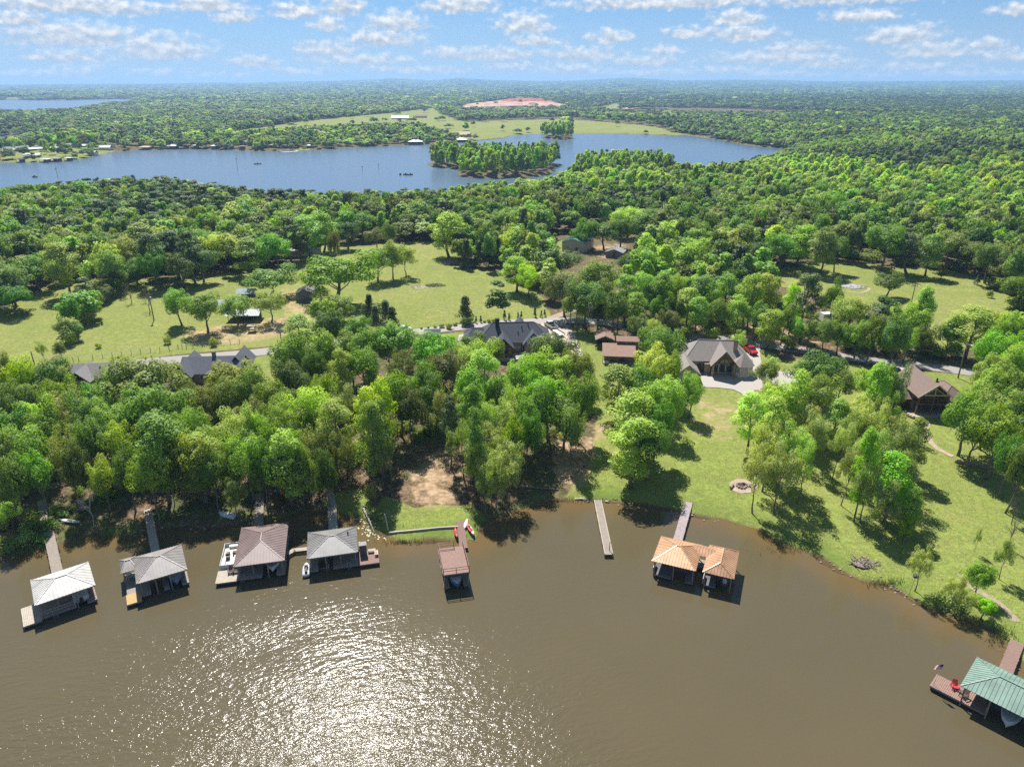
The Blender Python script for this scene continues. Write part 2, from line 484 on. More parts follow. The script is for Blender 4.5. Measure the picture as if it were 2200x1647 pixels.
def leaf_mat(name, col, col2, trans=.42, hue=.022, val=.28):
    m = bpy.data.materials.new(name); m.use_nodes = True
    t = m.node_tree
    t.nodes.clear()
    oi = N(t, 'ShaderNodeObjectInfo')
    geo = N(t, 'ShaderNodeNewGeometry')
    n1 = noise(t, geo.outputs['Position'], .55, 3, .6)
    c = mixc(t, maprange(t, n1, .35, .66), col, col2)
    big = noise(t, oi.outputs['Location'], .006, 4, .6)
    hs = N(t, 'ShaderNodeHueSaturation')
    lk(t, c, hs.inputs['Color'])
    lk(t, maprange(t, oi.outputs['Random'], 0, 1, .5 - hue, .5 + hue), hs.inputs['Hue'])
    rnd2 = mth(t, 'FRACT', mth(t, 'MULTIPLY', oi.outputs['Random'], 7.31))
    lk(t, mth(t, 'ADD', maprange(t, rnd2, 0, 1, 1 - val, 1 + val), mth(t, 'MULTIPLY', mth(t, 'SUBTRACT', big, .5), 1.5)), hs.inputs['Value'])
    rnd3 = mth(t, 'FRACT', mth(t, 'MULTIPLY', oi.outputs['Random'], 13.7))
    lk(t, maprange(t, rnd3, 0, 1, .82, 1.08), hs.inputs['Saturation'])
    pb = N(t, 'ShaderNodeBsdfPrincipled')
    hs_c = mixc(t, 1.0, hs.outputs[0], (1.62, 1.38, 1.08), 'MULTIPLY')
    lk(t, hs_c, pb.inputs['Base Color'])
    pb.inputs['Roughness'].default_value = .55
    pb.inputs['Specular IOR Level'].default_value = .28
    tr = N(t, 'ShaderNodeBsdfTranslucent')
    lk(t, mixc(t, 1.0, hs_c, (1.3, 1.3, .55), 'MULTIPLY'), tr.inputs[0])
    ms = N(t, 'ShaderNodeMixShader'); ms.inputs[0].default_value = trans
    lk(t, pb.outputs[0], ms.inputs[1]); lk(t, tr.outputs[0], ms.inputs[2])
    out = N(t, 'ShaderNodeOutputMaterial')
    lk(t, ms.outputs[0], out.inputs[0])
    MATS[name] = m
    return m

LEAF = {'o': leaf_mat('leaf_mid_green', (0.108, 0.230, 0.027), (0.176, 0.324, 0.041)),
        'y': leaf_mat('leaf_yellow_green', (0.203, 0.358, 0.027), (0.290, 0.459, 0.041)),
        'w': leaf_mat('leaf_grey_green', (0.176, 0.277, 0.081), (0.263, 0.371, 0.121)),
        's': leaf_mat('leaf_fresh_green', (0.142, 0.284, 0.035), (0.223, 0.385, 0.054)),
        'p': leaf_mat('pine_needles', (0.054, 0.108, 0.041), (0.089, 0.155, 0.054), .3),
        'c': leaf_mat('cedar_needles', (0.043, 0.084, 0.032), (0.076, 0.130, 0.046), .25),
        'k': leaf_mat('bush_leaves', (0.128, 0.216, 0.047), (0.203, 0.290, 0.074)),
        't': leaf_mat('leaf_olive_tan', (.100, .165, .034), (.150, .215, .058)),
        'd': leaf_mat('leaf_deep_green', (0.074, 0.162, 0.024), (0.121, 0.230, 0.036))}
BARK = mat('bark', (.17, .145, .12), .9, var=.3, vscale=3)
PALEBARK = mat('pale_dead_bark', (.36, .33, .30), .9, var=.2, vscale=3)
GREYTWIG = mat('grey_twigs', (.24, .22, .19), .9, var=.2, vscale=3)
#@@GROUND

# ------------------------------------------------------------------ ground sheet
def blur_mask(m, it=1):
    for _ in range(it):
        p = np.pad(m, 1, mode='edge')
        m = (p[:-2, 1:-1] + p[2:, 1:-1] + p[1:-1, :-2] + p[1:-1, 2:] + p[1:-1, 1:-1] * 2) / 6
    return m

ys = [-120.0]
while ys[-1] < 15000:
    y = ys[-1]
    ys.append(y + (8.0 if y < 40 else max(.8, .0115 * (y - 150))))
ys = np.array(ys)
us = np.linspace(-1.12, 1.12, 420)
us = us * (.8 + .2 * us ** 2)
GY, GU = np.meshgrid(ys, us, indexing='ij')
GX = GU * (np.maximum(GY, 0) * .80 + 82)
SD = land_sd(GX.ravel(), GY.ravel()).reshape(GX.shape)
GZ = height(GX.ravel(), GY.ravel(), SD.ravel()).reshape(GX.shape)
PX, PY = to_px(GX, GY, GZ)
infront = GY > 45
def mask(polys):
    m = np.zeros(GX.shape)
    for p in polys:
        m = np.maximum(m, in_poly(PX, PY, p) & infront)
    return m.astype(float)
m_grass = np.maximum(blur_mask(mask(MEADOWS) * .75, 2), blur_mask(mask(LAWNS), 2))
m_grass = np.maximum(m_grass, mask(FAR_FIELDS) * .6)
m_sand = blur_mask(mask(SANDY[:-3]) * .66, 7)
m_sand = np.maximum(m_sand, blur_mask(mask(SANDY[-3:]) * .5, 8))
m_red = np.maximum(mask(FAR_DIRT), 0)

def grid_mesh(name, X, Y, Z, keep=None):
    nr, nc = X.shape
    idx = np.arange(nr * nc).reshape(nr, nc)
    q = np.stack([idx[:-1, :-1], idx[:-1, 1:], idx[1:, 1:], idx[1:, :-1]], -1).reshape(-1, 4)
    if keep is not None:
        q = q[keep[:-1, :-1].ravel() | keep[1:, 1:].ravel() | keep[:-1, 1:].ravel() | keep[1:, :-1].ravel()]
    m = bpy.data.meshes.new(name)
    m.vertices.add(nr * nc)
    m.vertices.foreach_set('co', np.stack([X, Y, Z], -1).astype(np.float32).ravel())
    m.loops.add(q.size)
    m.loops.foreach_set('vertex_index', q.ravel().astype(np.int32))
    m.polygons.add(len(q))
    m.polygons.foreach_set('loop_start', np.arange(0, q.size, 4, dtype=np.int32))
    m.polygons.foreach_set('use_smooth', np.ones(len(q), bool))
    m.update()
    return m
gm = grid_mesh('ground', GX, GY, GZ)
ca = gm.attributes.new('cover', 'FLOAT_COLOR', 'POINT')
ca.data.foreach_set('color', np.stack([m_grass, m_sand, m_red, np.ones_like(m_red)], -1).astype(np.float32).ravel())
sa = gm.attributes.new('shore', 'FLOAT', 'POINT')
sa.data.foreach_set('value', SD.astype(np.float32).ravel())

m = bpy.data.materials.new('ground_cover'); m.use_nodes = True
t = m.node_tree; b = t.nodes['Principled BSDF']
b.inputs['Roughness'].default_value = .95; b.inputs['Specular IOR Level'].default_value = .1
at = N(t, 'ShaderNodeAttribute', attribute_name='cover')
sp = N(t, 'ShaderNodeSeparateColor'); lk(t, at.outputs['Color'], sp.inputs[0])
sh = N(t, 'ShaderNodeAttribute', attribute_name='shore').outputs['Fac']
geo = N(t, 'ShaderNodeNewGeometry'); P = geo.outputs['Position']
nA, nB, nC, nD = noise(t, P, .022, 4, .6), noise(t, P, .13, 5, .65), noise(t, P, 1.1, 5, .7), noise(t, P, 5.5, 3, .7)
mow = noise(t, vmth(t, 'MULTIPLY', P, (.9, .05, 1)), 1.2, 2, .5)
nE = noise(t, P, .42, 6, .72)
grass = ramp(t, nB, [(.3, (0.138, 0.189, 0.031)), (.5, (0.198, 0.232, 0.049)), (.7, (0.304, 0.283, 0.091))])
grass = mixc(t, maprange(t, nA, .38, .62, 0, .7), grass, (0.225, 0.245, 0.058))
dry = maprange(t, mth(t, 'ADD', mth(t, 'MULTIPLY', nA, .5), mth(t, 'MULTIPLY', nE, .6)), .535, .68)
grass = mixc(t, mth(t, 'MULTIPLY', dry, .75), grass, (0.422, 0.331, 0.153))
lush = mth(t, 'MULTIPLY', maprange(t, sp.outputs[0], .78, 1.0), maprange(t, nB, .35, .6))
grass = mixc(t, mth(t, 'MULTIPLY', lush, .6), grass, (0.168, 0.263, 0.030))
grass = mixc(t, mth(t, 'MULTIPLY', maprange(t, nE, .42, .62), .8), grass, (0.114, 0.150, 0.030))
grass = mixc(t, mth(t, 'MULTIPLY', maprange(t, nC, .44, .62), .8), grass, (0.102, 0.135, 0.030))
grass = mixc(t, mth(t, 'MULTIPLY', maprange(t, nD, .5, .64), .75), grass, (0.422, 0.385, 0.140))
grass = mixc(t, mth(t, 'MULTIPLY', maprange(t, mow, .42, .62), .25), grass, (0.141, 0.196, 0.037))
weed = maprange(t, noise(t, P, 2.3, 2, .5), .68, .74)
grass = mixc(t, mth(t, 'MULTIPLY', weed, .6), grass, (0.071, 0.101, 0.027))
floor = ramp(t, nC, [(.3, (.045, .034, .020)), (.46, (.105, .075, .042)), (.58, (.20, .135, .080)), (.72, (.36, .25, .16))])
floor = mixc(t, maprange(t, nB, .46, .6, 0, .8), floor, (.070, .095, .026))
sand = ramp(t, mth(t, 'ADD', mth(t, 'MULTIPLY', nC, .6), mth(t, 'MULTIPLY', nE, .4)), [(.3, (.18, .16, .06)), (.46, (.36, .24, .14)), (.62, (.52, .37, .24)), (.78, (.60, .48, .35))])
red = ramp(t, noise(t, P, .02, 4), [(.35, (.32, .10, .055)), (.5, (.46, .29, .20)), (.7, (.54, .45, .36))])
gf = maprange(t, mth(t, 'ADD', sp.outputs[0], mth(t, 'MULTIPLY', mth(t, 'SUBTRACT', nB, .5), .7)), .3, .45)
col = mixc(t, gf, floor, grass)
bank = mth(t, 'MULTIPLY', maprange(t, sh, 1.5, 5.0, 1, 0), maprange(t, nB, .4, .6))
col = mixc(t, mth(t, 'MULTIPLY', bank, .7), col, (.10, .15, .03))
sf = maprange(t, mth(t, 'ADD', sp.outputs[1], mth(t, 'MULTIPLY', mth(t, 'SUBTRACT', nE, .5), 1.9)), .32, .75)
col = mixc(t, mth(t, 'MULTIPLY', sf, .85), col, sand)
col = mixc(t, sp.outputs[2], col, red)
wet = maprange(t, sh, -.2, .9, 1, 0)
col = mixc(t, wet, col, (.10, .065, .032))
lk(t, col, b.inputs['Base Color'])
bp = N(t, 'ShaderNodeBump'); bp.inputs['Strength'].default_value = .5; bp.inputs['Distance'].default_value = .25
lk(t, mth(t, 'ADD', nC, mth(t, 'MULTIPLY', nD, .4)), bp.inputs['Height']); lk(t, bp.outputs[0], b.inputs['Normal'])
gm.materials.append(m)
ground = bpy.data.objects.new('ground', gm); C.objects.link(ground)
tag(ground, 'rolling ground of meadow, lawn and woodland floor between two arms of the lake', None, None, 'structure')

# ------------------------------------------------------------------ lake
wr = np.arange(0, len(ys), 2)
wc = np.arange(0, GX.shape[1], 2)
WX, WY, WS = GX[np.ix_(wr, wc)], GY[np.ix_(wr, wc)], SD[np.ix_(wr, wc)]
wm = grid_mesh('lake', WX, WY, np.zeros_like(WX), WS < 6)
sa = wm.attributes.new('shore', 'FLOAT', 'POINT')
sa.data.foreach_set('value', WS.astype(np.float32).ravel())
m = bpy.data.materials.new('lake_water'); m.use_nodes = True
t = m.node_tree; b = t.nodes['Principled BSDF']
geo = N(t, 'ShaderNodeNewGeometry'); P = geo.outputs['Position']
sepp = N(t, 'ShaderNodeSeparateXYZ'); lk(t, P, sepp.inputs[0])
sh = N(t, 'ShaderNodeAttribute', attribute_name='shore').outputs['Fac']
murk = mixc(t, maprange(t, noise(t, P, .03, 3), .35, .65), (.100, .080, .043), (.090, .073, .040))
shal = maprange(t, mth(t, 'ADD', sh, mth(t, 'MULTIPLY', noise(t, P, .25, 4), 5)), -4, 3.0, 0, 1, True)
murk = mixc(t, mth(t, 'MULTIPLY', shal, .6), murk, (.15, .088, .028))
sky_tint = maprange(t, sepp.outputs[1], 220, 420)   # far water: blue sky reflection painted into the base colour
murk = mixc(t, sky_tint, murk, mixc(t, mth(t, 'MULTIPLY', shal, .25), (.080, .122, .180), (.09, .08, .05)))
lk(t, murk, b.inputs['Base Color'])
b.inputs['IOR'].default_value = 1.33
b.inputs['Specular IOR Level'].default_value = .5
farf = maprange(t, sepp.outputs[1], 140, 700)
lk(t, maprange(t, sepp.outputs[1], 110, 500, .115, .25), b.inputs['Roughness'])
# small wind ripples running obliquely over the cove, calmer close to the bank
rot = N(t, 'ShaderNodeVectorRotate', rotation_type='Z_AXIS'); rot.inputs['Angle'].default_value = R(-17)
lk(t, P, rot.inputs['Vector'])
wvv = vmth(t, 'MULTIPLY', rot.outputs[0], (.55, 1.2, 1))
w1 = noise(t, wvv, 1.25, 3, .55)
w2 = noise(t, wvv, 3.6, 2, .6)
w0 = noise(t, vmth(t, 'MULTIPLY', rot.outputs[0], (.35, 1, 1)), .11, 3, .6)
wx_ = mth(t, 'ADD', sepp.outputs[0], mth(t, 'MULTIPLY', mth(t, 'SUBTRACT', noise(t, P, .035, 3), .5), 34))
wind = mth(t, 'MULTIPLY', maprange(t, wx_, -4, 22, 1, .16, True), maprange(t, sh, -42, -10, 1, .25, True))
wind = mth(t, 'MULTIPLY', wind, maprange(t, w0, .32, .62, .55, 1.2))
hgt = mth(t, 'MULTIPLY', mth(t, 'ADD', w1, mth(t, 'MULTIPLY', w2, .34)), wind)
bp = N(t, 'ShaderNodeBump'); bp.inputs['Distance'].default_value = .165
lk(t, maprange(t, sepp.outputs[1], 130, 500, 1.0, .14), bp.inputs['Strength'])
lk(t, hgt, bp.inputs['Height']); lk(t, bp.outputs[0], b.inputs['Normal'])
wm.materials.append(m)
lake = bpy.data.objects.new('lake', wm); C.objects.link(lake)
tag(lake, 'murky brown lake cove with blue lake arms beyond the woods', None, None, 'structure')

# ------------------------------------------------------------------ draped sheets: road, drives, paths
def drape_poly(name, pts_px, material, dz=.06, label=None, cell=1.2):
    P2 = [G(*p) for p in pts_px]
    bm = bmesh.new()
    vs_ = [bm.verts.new((p.x, p.y, 0)) for p in P2]
    f = bm.faces.new(vs_)
    bmesh.ops.triangulate(bm, faces=[f])
    for _ in range(4):
        es = [e for e in bm.edges if e.calc_length() > cell * 2]
        if not es: break
        bmesh.ops.subdivide_edges(bm, edges=es, cuts=1)
        bmesh.ops.triangulate(bm, faces=bm.faces[:])
    co = np.array([v.co[:] for v in bm.verts])
    hz = height(co[:, 0], co[:, 1])
    for v, z in zip(bm.verts, hz):
        v.co.z = z + dz
    bmesh.ops.recalc_face_normals(bm, faces=bm.faces)
    me = bpy.data.meshes.new(name); bm.to_mesh(me); bm.free()
    me.materials.append(material)
    o = bpy.data.objects.new(name, me); C.objects.link(o)
    return tag(o, label, None, None, 'structure')

def ribbon(name, pts_px, width, material, dz=.07, label=None, step=2.0, pts3=None, nx=4, wob=0.0):
    P2 = pts3 or [G(*p) for p in pts_px]
    pts = []
    n = len(P2)
    for i in range(n - 1):
        p0, p1, p2, p3 = P2[max(i - 1, 0)], P2[i], P2[i + 1], P2[min(i + 2, n - 1)]
        k = max(2, int((p2 - p1).length / step))
        for j in range(k):
            u = j / k
            pts.append(.5 * ((2 * p1) + (p2 - p0) * u + (2 * p0 - 5 * p1 + 4 * p2 - p3) * u * u + (3 * p1 - p0 - 3 * p2 + p3) * u ** 3))
    pts.append(P2[-1])
    X = np.zeros((len(pts), nx + 1)); Y = X.copy()
    for i, p in enumerate(pts):
        d = (pts[min(i + 1, len(pts) - 1)] - pts[max(i - 1, 0)]); d.z = 0; d.normalize()
        for j in range(nx + 1):
            s = (j / nx - .5) * (width + (wob * math.sin(i * .7 + j) if wob else 0))
            X[i, j], Y[i, j] = p.x + d.y * s, p.y - d.x * s
    Z = height(X.ravel(), Y.ravel()).reshape(X.shape) + dz
    me = grid_mesh(name, X, Y, Z)
    me.flip_normals()
    me.materials.append(material)
    o = bpy.data.objects.new(name, me); C.objects.link(o)
    return tag(o, label, None, None, 'structure')

ASPH = mat('weathered_chipseal', (.30, .275, .25), .95, var=.14, vscale=.6, coords='Generated', bump=.2)
CONC = mat('pale_concrete', (.38, .345, .305), .9, var=.08, vscale=.5, coords='Generated')
GRAV = mat('gravel_pad', (.42, .34, .275), .95, var=.16, vscale=9, coords='Generated')
FARROAD = mat('far_highway', (.46, .44, .41), .9)
ribbon('road', [(-80, 838), (60, 815), (165, 799), (300, 780), (400, 771), (500, 762), (565, 756), (640, 746), (760, 729), (880, 715), (1000, 702), (1100, 693), (1200, 689), (1280, 691), (1350, 703), (1450, 717),
                (1550, 728), (1650, 742), (1750, 757), (1850, 772), (1950, 783), (2050, 795), (2110, 803), (2280, 822)], 5.0, ASPH, .09, 'pale narrow lane running past the lakeside houses')
drape_poly('driveway_grey_house', [(1160, 694), (1200, 692), (1226, 700), (1240, 730), (1254, 768), (1236, 764), (1205, 745), (1170, 715)], GRAV, .12, 'gravel drive beside the grey roofed house')
drape_poly('driveway_west_yard', [(986, 720), (1012, 715), (1014, 730), (996, 745), (992, 772), (986, 772), (982, 740)], CONC, .12, 'pale drive at the left end of the grey roofed house')
drape_poly('driveway_tan_house', [(1604, 742), (1634, 744), (1633, 765), (1637, 785), (1646, 797), (1712, 800), (1722, 806), (1720, 828), (1690, 836), (1640, 838), (1624, 858), (1600, 858), (1594, 846),
                                  (1575, 837), (1540, 833), (1508, 832), (1505, 800), (1604, 796)], CONC, .12, 'wide pale concrete drive around the tan shingled house')
drape_poly('driveway_timber_house', [(1900, 777), (1958, 786), (1954, 824), (1918, 822), (1922, 800)], CONC, .12, 'pale concrete drive of the timber gabled house')
STONE = mat('path_stone', (.36, .28, .21), .9, var=.2, vscale=1.5)
path_bed = ribbon('stone_path', [(1993, 906), (1990, 922), (1996, 944), (2012, 962), (2034, 974), (2048, 980)], 1.1, STONE, .06, 'curving stone path from the timber gabled house')
ribbon('dirt_path', [(2062, 1232), (2090, 1262), (2112, 1275), (2140, 1292), (2170, 1318), (2183, 1335)], 1.1, mat('path_dirt', (.28, .235, .15), .95, var=.2, vscale=1.0), .05, 'worn dirt path down to the green roofed boathouse')
ribbon('highway', [(470, 275), (520, 268), (647, 256), (774, 244), (927, 230), (978, 223), (1080, 212)], 16, FARROAD, .6, 'far pale highway crossing the meadow beyond the lake', 40, nx=2)
ribbon('cart_track', [(1165, 690), (1330, 640), (1450, 655), (1560, 668), (1700, 700)], 3.0, mat('track_dirt', (.31, .245, .175), .95, var=.15, vscale=1), .05, 'dirt track among the roadside trees')

# ------------------------------------------------------------------ tree meshes
def unit(v):
    return v / np.maximum(np.linalg.norm(v, axis=-1, keepdims=True), 1e-9)

SPEC = {'o': (12.0, 5.4), 's': (17.0, 3.4), 'w': (11.5, 4.6), 'p': (18.0, 4.0), 'c': (8.0, 2.1), 'b': (9.0, 3.6), 'k': (3.0, 2.2)}

def clumps(kind, rng):
    H, Rr = SPEC[kind]
    if kind in 'ow':
        n = 46 if kind == 'o' else 40
        v = unit(rng.normal(size=(n, 3))); v[:, 2] = np.abs(v[:, 2]) * 1.2 - .42
        v = unit(v)
        lob = 1 + .26 * np.sin(3 * np.arctan2(v[:, 1], v[:, 0]) + rng.random() * 6) + .16 * rng.normal(size=n)
        rr = (.45 + .43 * rng.random(n) ** .5) * lob
        zc, rz = (H * .63, H * .34) if kind == 'o' else (H * .63, H * .35)
        c = v * rr[:, None] * np.array([Rr * .93, Rr * .93, rz]) + np.array([0, 0, zc])
        r = (rng.uniform(.9, 2.05, n) if kind == 'o' else rng.uniform(.7, 1.45, n))
        return c, r, .85
    if kind == 's':
        n = 44
        z = rng.uniform(.26, .97, n) * H
        w = np.interp(z / H, [.2, .38, .62, .85, 1.0], [.35, .85, 1.0, .62, .10]) * Rr
        a = rng.random(n) * 6.28
        q = rng.uniform(.35, .9, n)
        return np.stack([np.cos(a) * w * q, np.sin(a) * w * q, z], -1), rng.uniform(.85, 1.5, n), .95
    if kind == 'p':
        n = 34
        z = rng.uniform(.42, .98, n) * H
        w = np.interp(z / H, [.4, .55, .75, 1.0], [.55, 1.0, .85, .12]) * Rr
        a = rng.random(n) * 6.28
        q = rng.uniform(.3, .95, n)
        return np.stack([np.cos(a) * w * q, np.sin(a) * w * q, z], -1), rng.uniform(.75, 1.3, n), .8
    if kind == 'c':
        n = 46
        z = rng.uniform(.06, .96, n) * H
        w = np.interp(z / H, [0, .15, 1.0], [.8, 1.0, .04]) * Rr
        a = rng.random(n) * 6.28
        q = rng.uniform(.3, .85, n)
        return np.stack([np.cos(a) * w * q, np.sin(a) * w * q, z], -1), rng.uniform(.4, .7, n), 1.2
    n = 16
    v = unit(rng.normal(size=(n, 3))); v[:, 2] = np.abs(v[:, 2])
    return v * np.array([Rr * .7, Rr * .7, H * .6]) * rng.uniform(.5, 1, (n, 1)) + np.array([0, 0, H * .18]), rng.uniform(.6, 1.0, n), .85

def leaf_mesh(name, kind, rng, n, size, flat=None):
    H, Rr = SPEC[kind]
    c, r, vz = clumps(kind, rng)
    pr = r ** 2; pr = pr / pr.sum()
    i = rng.choice(len(c), n, p=pr)
    d = unit(rng.normal(size=(n, 3)))
    rad = rng.uniform(.74, 1.08, n)
    pos = c[i] + d * (r[i] * rad)[:, None] * np.array([1, 1, vz])
    # keep the whole crown inside its nominal height and spread
    k_r = Rr / np.quantile(np.hypot(pos[:, 0], pos[:, 1]), .97)
    z_lo = pos[:, 2].min()
    z_hi = np.quantile(pos[:, 2], .995)
    z_b = max(z_lo, {'o': .24, 'w': .26, 's': .2, 'p': .38, 'c': .03, 'k': .03}[kind] * H)
    def fit(q):
        q = q.copy()
        q[:, :2] *= k_r
        q[:, 2] = z_b + (q[:, 2] - z_lo) / (z_hi - z_lo) * (H - z_b)
        return q
    pos, c = fit(pos), fit(c)
    cen = np.array([0, 0, H * .5])
    out = unit(pos - cen)
    nm = unit(d * 1.0 + out * .35 + np.array([0, 0, .45]) + rng.normal(size=(n, 3)) * .33)
    if kind == 'w':
        pos[:, 2] -= rng.random(n) ** 2 * .5
    tn = unit(np.cross(nm, rng.normal(size=(n, 3))))
    bt = np.cross(nm, tn)
    s = size * rng.uniform(.65, 1.35, n)[:, None]
    asp = {'w': .5, 'p': .5, 's': .75}.get(kind, .72)
    bend = nm * s * .22
    vv = np.stack([pos - tn * s - bend, pos - bt * s * asp, pos + tn * s - bend, pos + bt * s * asp], 1).reshape(-1, 3)
    vv[:, 2] = np.maximum(vv[:, 2], .05)
    me = bpy.data.meshes.new(name)
    me.vertices.add(len(vv)); me.vertices.foreach_set('co', vv.astype(np.float32).ravel())
    me.loops.add(n * 4); me.loops.foreach_set('vertex_index', np.arange(n * 4, dtype=np.int32))
    me.polygons.add(n); me.polygons.foreach_set('loop_start', np.arange(0, n * 4, 4, dtype=np.int32))
    me.update()
    return me, c

def trunk_mesh(name, kind, rng, c, material):
    H, Rr = SPEC[kind]
    mb = MB()
    base = {'o': .34, 's': .24, 'w': .22, 'p': .30, 'c': .14, 'k': .07}[kind]
    top = {'o': .62, 's': .9, 'w': .6, 'p': .95, 'c': .9, 'k': .4}[kind] * H
    k = 7
    off = np.cumsum(rng.normal(size=(k, 2)) * .16, 0); off[0] = 0
    pts = [(off[j, 0], off[j, 1], top * j / (k - 1) - (.35 if j == 0 else 0)) for j in range(k)]
    mb.tube(pts, [base * (1.25 if j == 0 else 1 - .8 * j / (k - 1)) for j in range(k)], 7)
    order = rng.permutation(len(c))[:11 if kind in 'ow' else 7]
    for j in order:
        z0 = min(top * .92, max(H * .18, c[j][2] * rng.uniform(.45, .72)))
        f = z0 / top
        p0 = np.array([np.interp(f, np.linspace(0, 1, k), off[:, 0]), np.interp(f, np.linspace(0, 1, k), off[:, 1]), z0])
        mid = p0 * .5 + c[j] * .5 + np.array([0, 0, -.25]) + rng.normal(size=3) * .2
        r0 = base * (1 - .8 * f) * .55
        mb.tube([p0, mid, c[j]], [r0, r0 * .6, r0 * .2], 5, False)
    me = mb.mesh(name)
    me.polygons.foreach_set('use_smooth', [True] * len(me.polygons))
    me.materials.append(material)
    return me

def bare_mesh(name, rng, material, H=9.0, n0=6, twig=3):
    mb = MB(); tw = MB()
    def grow(p, d, L, r, lev):
        q = p + d * L * .5 + Vector(rng.normal(size=3)) * L * .05
        e = p + d * L
        (mb if lev < 2 else tw).tube([p, q, e], [r, r * .8, r * .55], 5 if lev < 2 else 3, False)
        if lev >= twig: return
        for _ in range(n0 if lev == 0 else 4):
            nd = (d * .9 + Vector(rng.normal(size=3)) * .55 + Vector((0, 0, .12))).normalized()
            f = rng.uniform(.45, 1.0)
            grow(p + d * L * f, nd, L * rng.uniform(.5, .75), r * .45, lev + 1)
    grow(Vector((0, 0, -.3)), Vector((.04, .03, 1)).normalized(), H * .42, .2, 0)
    out = []
    for b_, nm in ((mb, name + '_trunk'), (tw, name + '_twigs')):
        me = b_.mesh(nm); me.materials.append(material); out.append(me)
    return out

def tree_set(kind, nvar, n, size, seed):
    res = []
    for v in range(nvar):
        rng = np.random.default_rng(seed + v * 13)
        me, c = leaf_mesh('crown_%s%d' % (kind, v), kind, rng, n, size)
        me.materials.append(LEAF['k' if kind == 'k' else kind])
        res.append((me, trunk_mesh('trunk_%s%d' % (kind, v), kind, rng, c, BARK)))
    return res

NEARSET = {'o': tree_set('o', 6, 9500, .175, 100), 's': tree_set('s', 5, 7200, .165, 200), 'w': tree_set('w', 5, 6800, .155, 300),
           'p': tree_set('p', 3, 5200, .22, 400), 'c': tree_set('c', 3, 3600, .14, 500), 'k': tree_set('k', 3, 1500, .16, 600)}
BARESET = [bare_mesh('bare%d' % i, np.random.default_rng(700 + i), GREYTWIG, 9, 6, 4) for i in range(3)]
DEADSET = [bare_mesh('dead%d' % i, np.random.default_rng(730 + i), PALEBARK, 9, 6, 3) for i in range(2)]
#@@TREES

